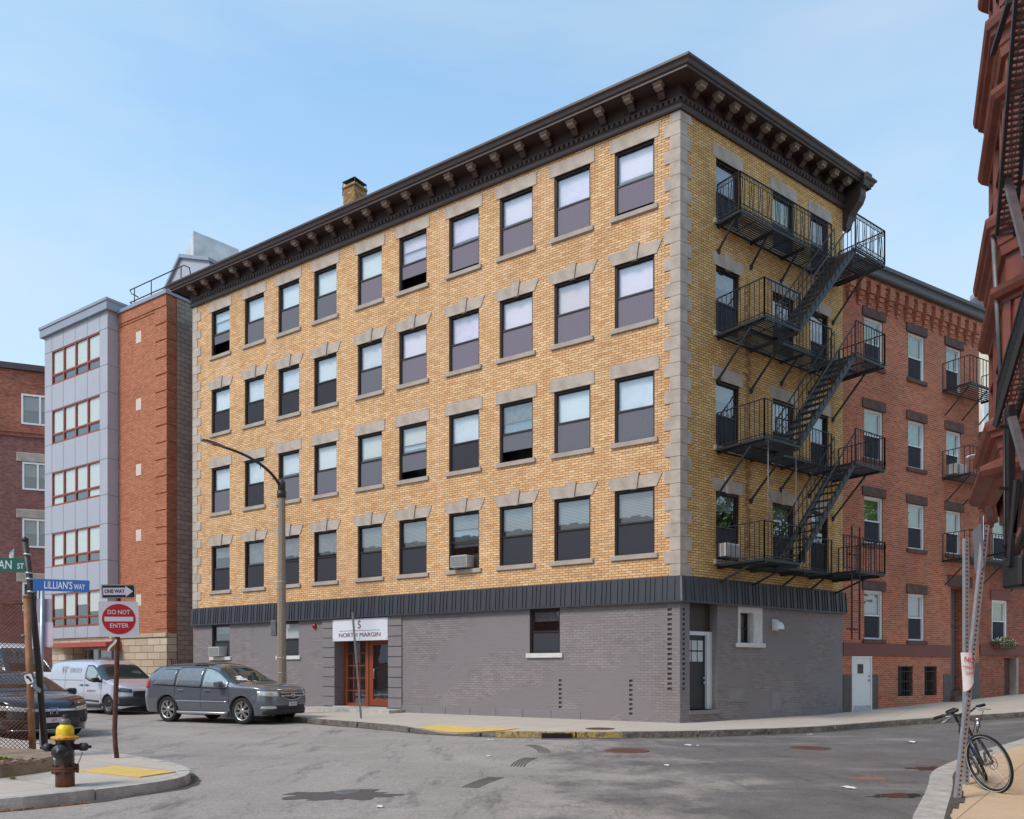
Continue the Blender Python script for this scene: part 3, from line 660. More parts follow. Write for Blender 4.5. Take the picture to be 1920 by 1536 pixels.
# rest of the shell, dark inner walls, roof
ELb = FL.P(LEN_L, 0, 0).xy; ERb = FR.P(LEN_R, 0, 0).xy; bk1 = ELb-nL*8.0; bk2 = ERb-nR*8.6
mb = MB()
for a, b in ((ELb, bk1), (bk1, bk2), (bk2, ERb)): mb.quad([(a.x, a.y, 0), (b.x, b.y, 0), (b.x, b.y, 16.1), (a.x, a.y, 16.1)], 0, ((b-a).y, -(b-a).x, 0))
mb.build('rear_wall', M['redbrick_low'], B)
i1 = FL.P(LEN_L-0.3, -0.6, 0).xy; i2 = FL.P(0.6, -0.6, 0).xy; i3 = FR.P(LEN_R-0.3, -0.6, 0).xy
mb = MB()
for a, b in ((i1, i2), (i2, i3)): mb.quad([(a.x, a.y, 0), (b.x, b.y, 0), (b.x, b.y, 15.95), (a.x, a.y, 15.95)], 0, (-(b-a).y, (b-a).x, 0))
for zf in (3.6, 6.9, 9.95, 13.0): mb.face([mb.P((p.x, p.y, zf)) for p in (FL.P(LEN_L-0.1, -0.22, 0), FL.P(0.2, -0.22, 0), FL.P(0.6, -0.62, 0), FL.P(LEN_L-0.3, -0.62, 0))]); mb.face([mb.P((p.x, p.y, zf)) for p in (FR.P(LEN_R-0.1, -0.22, 0), FR.P(0.2, -0.22, 0), FR.P(0.6, -0.62, 0), FR.P(LEN_R-0.3, -0.62, 0))])
mb.build('inner_wall', M['winside'], B)
mb = MB(); mb.poly([tuple(ELb), tuple(C), tuple(ERb), tuple(bk2), tuple(bk1)], 16.1, 16.5, bot=True); mb.build('roof', M['roofm'], B)
# cornice swept round the corner
prof = [(0, 15.88), (.07, 15.88), (.09, 15.92), (.09, 16.02), (.13, 16.04), (.05, 16.05), (.05, 16.15), (.10, 16.16), (.12, 16.19), (.08, 16.20), (.08, 16.50), (.56, 16.50), (.56, 16.46), (.60, 16.46), (.60, 16.52), (.64, 16.54), (.67, 16.62), (.72, 16.66), (.72, 16.72), (.68, 16.74), (0, 16.76)]
path = [ELb-nL*0.9, ELb, C, ERb, ERb-nR*0.2]
mb = MB(); sweep(mb, path, prof); cor = mb.build('cornice', M['corn'], B)
mb = MB()
for f, ln in ((FL, LEN_L), (FR, LEN_R)):
    n_ = int(ln/0.155)
    for i in range(n_+1): f.bx(mb, 0.02+i*0.155-0.045, 0.02+i*0.155+0.045, 0.05, 0.125, 16.05, 16.15)
mb.build('dentils', M['corn'], cor)
# modillion brackets, each its own piece
mb = MB(); mb.prism([(0.08, 16.22), (0.16, 16.23), (0.24, 16.29), (0.28, 16.36), (0.40, 16.36), (0.42, 16.40), (0.42, 16.50), (0.08, 16.50)], -0.09, 0.09, 1, Matrix.Rotation(rad(90), 4, 'Z') @ Matrix.Diagonal((1, -1, 1, 1)))
mb.bbox(-0.125, 0.125, 0.30, 0.52, 16.42, 16.503, 0.008); mb.bbox(-0.10, 0.10, 0.32, 0.485, 16.34, 16.42, 0.008)
br = mb.mesh('bracket', [M['cornlight'], M['corn']])
for i in range(24): new_obj('bracket', br, cor, W[cor].inverted() @ FL.Mt(0.42+i*0.85, 0, 0))
for i in range(11): new_obj('bracket', br, cor, W[cor].inverted() @ FR.Mt(0.35+i*0.672, 0, 0))
# end console on the right
mb = MB(); mb.prism([(-.02, 15.25), (.10, 15.30), (.16, 15.45), (.22, 15.62), (.36, 15.78), (.52, 15.92), (.60, 16.1), (.60, 16.34), (.70, 16.36), (.74, 16.5), (.80, 16.56), (.80, 16.70), (-.02, 16.70)], LEN_R-0.02, LEN_R+0.28, 0, FR.Mt(0, 0, 0) @ Matrix(((0, -1, 0, 0), (1, 0, 0, 0), (0, 0, 1, 0), (0, 0, 0, 1))))
mb.build('end_console', M['corn'], cor)
# quoins
mb = MB(); hq = 0.345; n_ = int((15.87-3.9)/hq)
for i in range(n_+1):
    z0 = 3.90+i*hq; z1 = min(z0+hq-0.012, 15.87); big = i % 2
    mb.M = Matrix.Identity(4); p = 0.022; la = 0.42 if big else 0.26; ra = 0.26 if big else 0.42
    c0 = C+(nL+nR)*p/(1+nL.dot(nR)); a = FL.P(la, p, 0).xy; a2 = FL.P(la, -0.05, 0).xy; b = FR.P(ra, p, 0).xy; b2 = FR.P(ra, -0.05, 0).xy
    ci = C-(nL+nR)*0.05; mb.poly([tuple(a), tuple(c0), tuple(b), tuple(b2), tuple(ci), tuple(a2)], z0, z1)
mb.build('quoins', M['stone'], B)
mb = MB()
for i in range(n_+1):
    z0 = 3.90+i*hq; z1 = min(z0+hq-0.012, 15.87); FL.bx(mb, LEN_L-(0.5 if i % 2 else 0.28), LEN_L+0.02, -0.05, 0.022, z0, z1)
mb.build('quoins', M['stone'], B)
# metal band above the ground floor
mb = MB(); sweep(mb, [ELb, C, ERb], [(0.0, 3.93), (0.06, 3.92), (0.06, 3.90), (0.08, 3.90), (0.12, 3.28), (0.14, 3.28), (0.14, 3.24), (0.0, 3.24)][::-1])
band = mb.build('metal_band', M['bandmetal'], B)
for f, ln in ((FL, LEN_L), (FR, LEN_R)):
    mb = MB(); a = 0.1; r = random.Random(5)
    while a < ln:
        pts = [f.P(a, 0.075, 3.895), f.P(a+0.018, 0.075, 3.895), f.P(a+0.018, 0.118, 3.285), f.P(a, 0.118, 3.285)]; q = [f.P(a, 0.103, 3.895), f.P(a+0.018, 0.103, 3.895), f.P(a+0.018, 0.146, 3.285), f.P(a, 0.146, 3.285)]
        mb.hexa(pts+q if f.sg > 0 else q+pts); a += 0.13 if (int(a*7) % 3) else 0.21
    mb.build('seam', M['bandmetal'], band)
cc = (nL+nR)/(1+nL.dot(nR)); mb = MB(); mb.bar((C.x+cc.x*0.085, C.y+cc.y*0.085, 3.9), (C.x+cc.x*0.125, C.y+cc.y*0.125, 3.26), 0.035); mb.build('corner_trim', M['galv'], band)
# windows of the long face: (column, row) details read off the photo
LW = {}; WR = random.Random(21); M['blind2'] = plain('cream roller shade', lin(226, 220, 212), 0.8, var=0.06); M['blind3'] = plain('creased paper shade', lin(228, 228, 234), 0.85, var=0.14, scale=3)
for ci_, (a, b) in enumerate(WSL):
    for ri_, (z0, z1) in enumerate(WZ):
        kw = dict(up='glassup', low='screen', shade='blind', sh_up=1.0)
        if ri_ == 3:
            kw = dict(up='glasspink', low='screenpink', shade='blind', sh_up=1.0) if ci_ <= 4 else dict(up='glassup', low='screen', shade='blind', sh_up=1.0)
            if ci_ == 9: kw.update(sh_up=1.0, lowopen=0.45)
            if ci_ == 4: kw['lowopen'] = 0.38
            if ci_ in (0, 3): kw['lowopen'] = 0.10
            if ci_ == 5: kw['low'] = 'screenpink'
        elif ri_ == 2:
            kw = dict(up='glasspink', low='screenpink', shade='blind', sh_up=1.0) if ci_ <= 4 else dict(up='glassup', low='screendark', shade='blind', sh_up=1.0)
            if ci_ == 5: kw.update(up='glassup', low='screen')
        elif ri_ == 1:
            kw = dict(up='glassup', low='screen', shade='blind', sh_up=1.0)
            if ci_ == 2: kw.update(shade='curtain', lowopen=0.3)
            if ci_ == 3: kw.update(shade='blind', low='screendark')
            if ci_ == 4: kw.update(lowopen=0.25)
            if ci_ == 8: kw.update(lowopen=0.0, low='screendark')
        else:
            kw = dict(up='glass', low='screendark', shade='slats', sh_up=1.0, sh_low=1.0) if ci_ in (0, 1, 2, 3, 4, 5) else dict(up='glass', low='screendark', shade='curtain', sh_up=0.9)
            if ci_ == 9: kw = dict(up='glassup', low='screendark', shade='curtain', sh_up=0.5)
            if ci_ == 3: kw.update(lowopen=0.36, low=None, sh_low=0.2)
        if kw['shade'] == 'blind' and ri_ > 0: kw['sh_low'] = WR.choice((0, 0, 0, 0.12, 0.25)); kw['sh_up'] = WR.choice((1.0, 1.0, 0.86)) if kw['sh_low'] == 0 else 1.0; kw['shade'] = WR.choice(('blind', 'blind', 'blind2', 'blind3'))
        LW[ci_, ri_] = put_window(B, FL, a, b, z0, z1, M['wframe'], lint='key' if ri_ in (0, 2) else 'flat', **kw)
for ci_, (a, b) in enumerate(WSR):
    for ri_, (z0, z1) in enumerate(WZR):
        sh = {(1, 3): 'greenshade', (2, 3): 'curtain'}.get((ci_, ri_), 'curtain')
        put_window(B, FR, a, b, z0, z1, M['wframe'], lint='key' if ri_ in (0, 2) else 'flat', up='glassup', low='screendark', shade=sh, sh_up=0.5 if sh == 'curtain' else 1.0, sh_low=0.8 if sh == 'greenshade' else 0)
M['whitesill'] = plain('white painted rough sill', lin(214, 208, 204), 0.8, var=0.1, scale=5, bump=0.6)
for (a, b, z0, z1) in gl[:3]:
    put_window(B, FL, a, b, z0, 3.24, M['wframe'], up='glass', low='screendark', shade='blind' if a > 14 and a < 15 else 'curtain', sh_up=1.0 if 14 < a < 15 else 0.5, smat='whitesill')
# painted pilasters with grooves beside the entrance
for (a, b) in ((9.42, 10.0), (12.45, 13.05)):
    mb = MB()
    for k in range(9):
        FL.bx(mb, a, b, -0.02, 0.045, 0.26+k*0.334, 0.26+k*0.334+0.312, bev=0.008)
    mb.build('pilaster', M['gsmooth'], B)
mb = MB()
for k in range(7): FL.bx(mb, 2.9+k*0.95, 2.9+k*0.95+0.94, -0.02, 0.015, 0.1, 0.36, bev=0.004)
mb.build('base_course', M['gsmooth'], B)
# entrance: side light, door, steps
ent = empty('x', (0, 0, 0)); bpy.data.objects.remove(ent)
mb = MB(); y = -0.45
FL.bx(mb, 12.28, 12.45, y-0.05, y+0.05, 0.27, 2.6); FL.bx(mb, 10.0, 12.28, y-0.05, y+0.05, 2.5, 2.62)
FL.bx(mb, 11.28, 11.42, y-0.05, y+0.06, 0.27, 2.5); FL.bx(mb, 11.42, 12.28, y-0.05, y+0.05, 0.27, 0.36)
FL.bx(mb, 10.0, 10.06, y-0.05, y+0.05, 0.27, 2.5)
sidel = mb.build('entrance_frame', M['doorred'], B)
mb = MB()
for k in range(1, 3): FL.bx(mb, 11.42+0.287*k-0.012, 11.42+0.287*k+0.012, y-0.02, y+0.03, 0.36, 2.5)
for k in range(1, 5): FL.bx(mb, 11.42, 12.28, y-0.018, y+0.028, 0.36+0.428*k-0.012, 0.36+0.428*k+0.012)
mb.build('muntins', M['doorred'], sidel)
mb = MB(); FL.bx(mb, 11.42, 12.28, y-0.006, y+0.002, 0.36, 2.5); mb.build('pane', M['glass'], sidel)
mb = MB(); FL.bx(mb, 11.1, 11.28, y-0.03, y+0.03, 0.29, 2.49); FL.bx(mb, 10.06, 10.16, y-0.03, y+0.03, 0.29, 2.49); FL.bx(mb, 10.16, 11.1, y-0.03, y+0.03, 0.29, 0.52); FL.bx(mb, 10.16, 11.1, y-0.03, y+0.03, 2.34, 2.49)
door = mb.build('door', M['doorred'], B); door['label'] = 'rust red glazed entrance door'
mb = MB(); FL.bx(mb, 10.16, 11.1, y-0.006, y+0.006, 0.52, 2.34); mb.build('pane', M['glass'], door)
mb = MB(); p = [FL.P(11.0, y+0.02, 1.2), FL.P(11.0, y+0.09, 1.22), FL.P(11.0, y+0.09, 1.52), FL.P(11.0, y+0.02, 1.54)]; mb.tube(p, 0.014, 6); mb.build('handle', M['galv'], door)
mb = MB(); FL.bx(mb, 9.6, 12.9, -0.2, 0.0, 0.0, 0.27-0.004)
FL.bx(mb, 10.0, 12.45, -0.5, 0.12, 0.13, 0.268); FL.bx(mb, 9.3, 13.2, 0.0, 0.75, 0.0, 0.235, bev=0.01); mb.build('doorstep', M['granite_pale'], B)
mb = MB(); FL.bx(mb, 9.9, 12.6, -1.8, -1.7, 0.2, 2.8); FL.bx(mb, 9.9, 12.6, -1.7, -0.5, 0.2, 0.262); mb.build('lobby', M['winside'], B)
# side door in the right face
y = -0.26
mb = MB(); FR.bx(mb, 0.37, 1.48, y-0.04, y, 2.52, 3.3); d2 = mb.build('transom_panel', plain('brown board', lin(72, 60, 56), 0.6), B)
mb = MB(); FR.bx(mb, 0.37, 1.37, y-0.03, y+0.06, 2.42, 2.52); FR.bx(mb, 1.28, 1.48, y-0.03, y+0.08, 0.45, 2.52); FR.bx(mb, 0.37, 0.42, y-0.03, y+0.06, 0.45, 2.42); mb.build('door_frame', M['white'], B)
mb = MB(); FR.bx(mb, 0.42, 1.28, y-0.03, y+0.0, 0.45, 2.42); dr = mb.build('door', M['black'], B)
mb = MB()
for i in range(3):
    for j in range(2): FR.bx(mb, 0.50+i*0.24, 0.50+i*0.24+0.2, y+0.0, y+0.012, 1.72+j*0.3, 1.72+j*0.3+0.26)
mb.build('pane', plain('frosted glass', lin(190, 196, 192), 0.2), dr)
mb = MB(); mb.lathe([(0.03, 0), (0.03, 0.05), (0.018, 0.06)], 12, FR.Mt(1.2, y, 1.28) @ Matrix.Rotation(rad(-90), 4, 'X')); mb.lathe([(0.02, 0), (0.035, 0.05), (0.03, 0.07)], 12, FR.Mt(1.2, y, 1.15) @ Matrix.Rotation(rad(-90), 4, 'X')); mb.build('handle', M['galv'], dr)
mb = MB(); FR.bx(mb, 0.33, 1.55, 0.0, 0.05, 0.33, 0.44); mb.build('threshold', M['gsmooth'], B)
# little side window with white surround
mb = MB(); yy = -0.2
FR.bx(mb, 2.33, 3.4, yy, 0.03, 3.08, 3.3); FR.bx(mb, 3.0, 3.4, yy, 0.03, 2.24, 3.08); FR.bx(mb, 2.33, 2.42, yy, 0.03, 2.24, 3.08); mb.build('window_surround', M['whitesill'], B)
mb = MB(); FR.bx(mb, 2.42, 3.0, yy-0.04, yy+0.02, 3.02, 3.08); FR.bx(mb, 2.42, 3.0, yy-0.04, yy+0.02, 2.24, 2.3); FR.bx(mb, 2.42, 3.0, yy-0.04, yy+0.03, 2.63, 2.68); FR.bx(mb, 2.94, 3.0, yy-0.04, yy+0.02, 2.3, 3.02); FR.bx(mb, 2.42, 2.47, yy-0.04, yy+0.02, 2.3, 3.02)
wsm = mb.build('window', M['black'], B); mb = MB(); FR.bx(mb, 2.47, 2.94, yy-0.02, yy-0.012, 2.3, 3.02); mb.build('pane', M['glassup'], wsm); mb = MB(); FR.bx(mb, 2.25, 3.48, -0.02, 0.09, 2.12, 2.24, bev=0.01); mb.build('sill', M['whitesill'], wsm)
mb = MB(); FR.bx(mb, 2.48, 2.93, yy-0.1, yy-0.09, 2.62, 3.02); mb.build('blind', M['curtain'], wsm)
# wall hatches and vent hood
for (a, b, z0, z1) in ((1.95, 2.62, 0.62, 1.0), (3.82, 4.28, 0.3, 0.9)):
    mb = MB(); FR.bx(mb, a, b, 0.0, 0.018, z0, z1); FR.bx(mb, a+0.05, b-0.05, 0.018, 0.03, z0+0.05, z1-0.05)
    mb.build('wall_hatch', M['gsmooth'], B)
mb = MB(); mb.grid(lambda u, v: FR.P(4.02+(v-0.5)*0.28, 0.02+0.2*math.sin(u*math.pi/2), 2.66+0.24*math.cos(u*math.pi/2)), 8, 2, flip=True)
FR.bx(mb, 3.88, 4.16, 0.0, 0.02, 2.62, 2.94)
for e in (3.88, 4.16):
    pts = [FR.P(e, 0.02+0.2*math.sin(u*math.pi/16), 2.66+0.24*math.cos(u*math.pi/16)) for u in range(9)]+[FR.P(e, 0.02, 2.66)]; mb.face([mb.P(p) for p in pts])
props(mb.build('vent_hood', M['white']), 'white quarter round dryer vent hood on the grey side wall', 'vent')
# alarm bell
mb = MB(); mb.lathe([(0.09, 0), (0.095, 0.03), (0.08, 0.07), (0.04, 0.1), (0.0, 0.11)], 16, FL.Mt(13.45, 0, 3.03) @ Matrix.Rotation(rad(-90), 4, 'X')); props(mb.build('alarm_bell', plain('red enamel', lin(150, 40, 32), 0.35)), 'red round fire alarm bell on the grey wall left of the entrance sign', 'alarm bell')
# entrance sign
sg = empty('entrance_sign', FL.P(11.25, 0.06, 2.47), FL.ang, 'white entrance sign reading 5 North Margin over the red door', 'sign')
mb = MB(); mb.bbox(-1.26, 1.26, -0.05, 0.012, 0, 0.74, 0.006); mb.build('board', plain('white aluminium composite', lin(222, 220, 226), 0.4, var=0.02), sg, Matrix.Identity(4))
M['signred'] = plain('dark red lettering', lin(128, 44, 44), 0.5, var=0.02)
fl = Matrix.Rotation(rad(180), 4, 'Z')
new_obj('lettering', text_mesh('5', 0.36, M['signred'], 0.004), sg, Matrix.Translation((0, 0.018, 0.52)) @ fl)
new_obj('lettering', text_mesh('NORTH MARGIN', 0.20, M['signred'], 0.004, fit=1.9), sg, Matrix.Translation((0, 0.018, 0.19)) @ fl)
mb = MB(); mb.box(-0.93, 0.93, 0.012, 0.018, 0.335, 0.347); mb.build('rule', M['signred'], sg, Matrix.Identity(4))
mb = MB()
for a in (-1.2, 0, 1.2):
    for z in (0.06, 0.68): mb.lathe([(0.018, 0), (0.012, 0.01), (0, 0.012)], 8, Matrix.Translation((a, 0.012, z)) @ Matrix.Rotation(rad(-90), 4, 'X'))
mb.build('fixing_bolts', M['galvdark'], sg, Matrix.Identity(4))
# chimney on the roof
q = FL.P(11.6, -3.0, 0).xy; cy = q.y; P0 = D(665, 381, cy); ch = B
mb = MB(); Mx = Matrix.Translation((P0.x, P0.y, 0)) @ Matrix.Rotation(FL.ang, 4, 'Z'); mb.box(-0.29, 0.29, -0.29, 0.29, 16.5, 19.15, 0, Mx); mb.box(-0.33, 0.33, -0.33, 0.33, 19.15, 19.23, 0, Mx)
chm = mb.build('chimney', brick('sooty yellow brick', lin(190, 150, 100), lin(140, 104, 70), lin(80, 60, 44), var=0.35), B)
mb = MB()
for a in (-1, 1):
    for b in (-1, 1): mb.bar(Mx @ Vector((a*0.31, b*0.31, 18.9)), Mx @ Vector((a*0.29, b*0.29, 19.42)), 0.025)
mb.lathe([(0.46, 19.40), (0.05, 19.58)], 4, Mx @ Matrix.Rotation(rad(45), 4, 'Z'), smooth=False); mb.build('chimney_cap', M['black'], chm)
# ------------------------------------------------------------ red row house next door
RB = empty('row_house', (E2.x, E2.y, SW), 0, 'four storey red brick row house with corbelled cornice right of the yellow block', 'building')
XS = [(1.06, 2.02), (3.38, 4.30), (5.58, 6.48)]; XZ = [(2.48, 4.06), (5.56, 7.08), (8.28, 9.88), (11.28, 12.82)]
XE = 7.62; ops = [(a, b, z0, z1) for a, b in XS[:2] for z0, z1 in XZ]+[(a, b, z0, z1) for a, b in XS[2:] for z0, z1 in XZ[1:]]
ops += [(0.42, 1.42, 0.1, 1.93, 0.08, 1), (2.81, 3.66, 0.62, 1.62, 0.3, 1), (4.30, 5.04, 0.62, 1.62, 0.3, 1), (5.84, 6.94, 0.0, 4.42, 1.0)]
mb = MB(); FX.wall(mb, 0, XE, 0.0, 14.1, ops); mb.build('brick_wall', M['redbrick'], RB)
e1 = FX.P(XE, 0, 0).xy; b1 = e1-nX*9; b0 = E2-nX*9
mb = MB()
for a, b in ((e1, b1), (b1, b0)): mb.quad([(a.x, a.y, 0), (b.x, b.y, 0), (b.x, b.y, 14.1), (a.x, a.y, 14.1)], 0, (-(b-a).y*-1, -(b-a).x, 0))
a, b = E2, b0; mb.quad([(a.x, a.y, 0), (b.x, b.y, 0), (b.x, b.y, 14.1), (a.x, a.y, 14.1)])
mb.build('rear_wall', M['redbrick_low'], RB)
mb = MB(); 
for zf in (4.6, 7.7, 10.6): FX.bx(mb, 0.1, XE-0.1, -0.7, -0.21, zf-0.02, zf)
FX.bx(mb, 0.1, 5.7, -0.8, -0.7, 0, 14); FX.bx(mb, 5.7, XE-0.1, -1.25, -1.15, 0, 5); FX.bx(mb, 5.7, XE-0.1, -0.8, -0.7, 4.6, 14); mb.build('inner_wall', M['winside'], RB)
mb = MB(); mb.poly([tuple(E2+nX*0.02), tuple(e1+nX*0.02), tuple(b1), tuple(b0)], 13.95, 14.05); mb.build('roof', M['roofm'], RB)
mb = MB(); sweep(mb, [e1-nX*0.3, e1+nX*0.0, E2][::-1], [(0.0, 13.98), (0.30, 13.98), (0.34, 14.02), (0.36, 14.12), (0.32, 14.16), (0.34, 14.22), (0.42, 14.24), (0.44, 14.34), (0.0, 14.36)], caps=True)
mb.build('gutter', M['coping'], RB)
# corbel table
mb = MB(); FX.bx(mb, 0.0, XE, -0.02, 0.10, 13.72, 13.98); FX.bx(mb, 0, XE, -0.02, 0.16, 13.86, 13.98)
k = 0.12
while k < XE-0.2:
    FX.bx(mb, k, k+0.26, -0.02, 0.20, 13.50, 13.90); FX.bx(mb, k+0.02, k+0.24, -0.02, 0.15, 13.36, 13.50); FX.bx(mb, k+0.04, k+0.22, -0.02, 0.10, 13.22, 13.36); FX.bx(mb, k+0.06, k+0.20, -0.02, 0.05, 13.10, 13.22); k += 0.50
mb.build('corbel_table', M['redbrick'], RB)
M['shaft'] = M['white']
for ci_, (a, b) in enumerate(XS):
    for ri_, (z0, z1) in enumerate(XZ):
        if ci_ == 2 and ri_ == 0: continue
        put_window(RB, FX, a, b, z0, z1, M['white'], lint='rough', lmat='brownstone', smat='brownstone', up='glassup', low='screendark', shade='slats' if ri_ == 0 else 'greenshade', sh_up=0.9, fw=0.07)
mb = MB(); FX.bx(mb, -0.0, 5.84, -0.02, 0.03, 1.95, 2.36); mb.build('stone_band', M['brownband'], RB)
for a, b in ((0.0, 0.40), (1.44, 1.75), (5.4, 5.82)):
    mb = MB(); FX.bx(mb, a, b, -0.02, 0.02, 0.1, 1.35); mb.build('stone_pier', plain('dark granite pier', lin(96, 88, 82), 0.9, var=0.25, scale=6), RB)
# white service door
mb = MB(); FX.bx(mb, 0.44, 1.40, -0.07, 0.0, 0.14, 1.92); d = mb.build('door', M['white'], RB); d['label'] = 'white metal door with a small window'
mb = MB(); FX.bx(mb, 0.42, 0.47, -0.05, 0.03, 0.12, 1.93); FX.bx(mb, 1.37, 1.42, -0.05, 0.03, 0.12, 1.93); FX.bx(mb, 0.47, 1.37, -0.05, 0.03, 1.88, 1.93); mb.build('door_frame', M['white'], RB)
mb = MB(); FX.bx(mb, 0.72, 1.00, 0.0, 0.008, 1.38, 1.68); mb.build('pane', M['black'], d)
mb = MB(); FX.bx(mb, 0.46, 1.38, 0.0, 0.006, 0.15, 0.36); mb.build('kick_plate', M['galv'], d)
mb = MB(); mb.lathe([(0.03, 0), (0.035, 0.05), (0.0, 0.06)], 10, FX.Mt(1.28, 0.0, 1.16) @ Matrix.Rotation(rad(-90), 4, 'X')); mb.lathe([(0.03, 0), (0.03, 0.03), (0.0, 0.04)], 10, FX.Mt(1.28, 0.0, 1.3) @ Matrix.Rotation(rad(-90), 4, 'X')); mb.build('handle', M['galv'], d)
# barred cellar windows
for a, b in ((2.81, 3.66), (4.30, 5.04)):
    mb = MB(); FX.bx(mb, a+0.02, b-0.02, -0.26, -0.22, 0.64, 1.6); o = mb.build('cellar_window', M['black'], RB)
    mb = MB()
    for k in range(7): x = a+0.05+k*(b-a-0.1)/6; FX.bx(mb, x-0.008, x+0.008, -0.05, -0.035, 0.62, 1.62)
    for z in (0.8, 1.12, 1.44): FX.bx(mb, a, b, -0.035, -0.025, z-0.01, z+0.01)
    FX.bx(mb, b-0.14, b-0.05, -0.12, -0.09, 0.64, 1.6); mb.build('grille', M['iron'], o)
# tall grey doorway with steps
mb = MB(); FX.bx(mb, 5.86, 6.92, -0.55, -0.5, 0.75, 4.42); dd_ = mb.build('door', plain('blue grey painted door', lin(126, 128, 136), 0.5, var=0.05), RB); mb = MB()
for k in range(7): FX.bx(mb, 5.9+k*0.15, 5.91+k*0.15, -0.5, -0.49, 0.8, 4.4)
FX.bx(mb, 5.86, 6.92, -0.5, -0.47, 3.05, 3.12); mb.build('board_joint', M['galvdark'], dd_)
mb = MB(); FX.bx(mb, 5.64, 7.15, -0.1, 0.05, 4.42, 4.82, bev=0.02); mb.build('lintel', M['brownstone'], RB)
mb = MB(); FX.bx(mb, 5.84, 6.94, -0.55, -0.1, 0.2, 0.74); FX.bx(mb, 5.84, 6.94, -0.1, 0.15, 0.2, 0.58); FX.bx(mb, 5.6, 7.4, 0.0, 0.45, 0.1, 0.40); mb.build('steps', M['brownstone'], RB)
mb = MB(); FX.bx(mb, 6.94, 7.6, -0.02, 0.02, 0.1, 1.75); mb.build('stone_pier', plain('slate pier', lin(96, 94, 92), 0.9, var=0.15), RB)

# ------------------------------------------------------------ lower brick neighbour
NB = empty('row_house', FX.P(7.62, 0, SW), 0, 'lower red brick row house with a flower box, furthest right behind the bicycle', 'building')
ops = [(8.58, 9.55, 5.55, 7.30), (8.52, 9.52, 2.55, 4.08), (9.36, 10.2, 0.2, 1.95, 0.3, 1), (11.6, 12.5, 2.55, 4.08), (11.6, 12.5, 5.55, 7.30)]
mb = MB(); FX.wall(mb, 7.625, 16.0, 0.0, 9.9, ops, out=-0.03); mb.build('brick_wall', M['redbrick_low'], NB)
mb = MB(); FX.bx(mb, 7.625, 16.0, -8, -0.6, 0.2, 9.8); mb.build('rear_wall', M['redbrick_low'], NB)
mb = MB(); FX.bx(mb, 7.64, 16, -0.6, -0.24, 4.9, 4.95); FX.bx(mb, 7.64, 16, -0.59, -0.57, 0.2, 9.7); mb.build('inner_wall', M['winside'], NB)
mb = MB(); FX.bx(mb, 7.63, 16.0, -0.02, 0.15, 9.75, 9.95); FX.bx(mb, 7.63, 16.0, -8, 0.22, 9.95, 10.1); mb.build('roof', M['coping'], NB)
mb = MB()
for i in range(22): FX.bx(mb, 7.7+i*0.37, 7.9+i*0.37, -0.03, 0.12, 9.45, 9.75); FX.bx(mb, 7.73+i*0.37, 7.87+i*0.37, -0.03, 0.07, 9.25, 9.45)
mb.build('corbel_table', M['redbrick_low'], NB)
for (a, b, z0, z1) in (ops[0], ops[1], ops[3], ops[4]): put_window(NB, FX, a, b, z0, z1, M['white'], lint='flat', lmat='brownband', smat='brownstone', up='glassup', low='screendark', shade='greenshade', sh_up=0.9, fw=0.08)
mb = MB(); FX.bx(mb, 7.7, 16.0, -0.04, 0.03, 2.05, 2.4); mb.build('stone_band', M['brownband'], NB)
mb = MB(); FX.bx(mb, 9.38, 10.18, -0.28, -0.24, 0.2, 1.93); d = mb.build('door', M['brownstone'], NB); mb = MB(); FX.bx(mb, 10.12, 10.26, -0.25, 0.02, 0.2, 1.95); FX.bx(mb, 9.4, 10.1, -0.24, -0.225, 0.2, 0.5); mb.build('door_frame', M['stone2'], NB)
# flower box
fb = empty('flower_box', FX.P(9.05, 0.0, 2.28), FX.ang, 'brown window box full of white and green flowers on the far right house', 'flower box')
mb = MB(); mb.bbox(-0.55, 0.55, 0.02, 0.28, 0, 0.22, 0.01); mb.build('box', M['brownstone'], fb, Matrix.Identity(4))
M['leaf'] = plain('green leaf', lin(84, 110, 52), 0.6, var=0.4, scale=12); M['petal'] = plain('cream petal', lin(232, 226, 196), 0.6, var=0.1)
r = random.Random(2)
for nm, mt, cnt in (('leaves', 'leaf', 420), ('flowers', 'petal', 120)):
    mb = MB()
    for i in range(cnt):
        c = Vector((r.uniform(-0.6, 0.6), r.uniform(0.0, 0.36), 0.0)); c.z = 0.2+r.random()*0.24*(1-abs(c.x)/0.8)+(0.04 if nm == 'flowers' else 0)-(0.12 if c.y > 0.29 else 0)
        u = Vector((r.uniform(-1, 1), r.uniform(-1, 1), r.uniform(-1, 1))).normalized()*0.035; v = u.cross(Vector((r.uniform(-1, 1), r.uniform(-1, 1), r.uniform(-1, 1)))).normalized()*0.022
        mb.face([mb.P(c-u), mb.P(c-v), mb.P(c+u), mb.P(c+v)])
    mb.build(nm, M[mt], fb, Matrix.Identity(4))
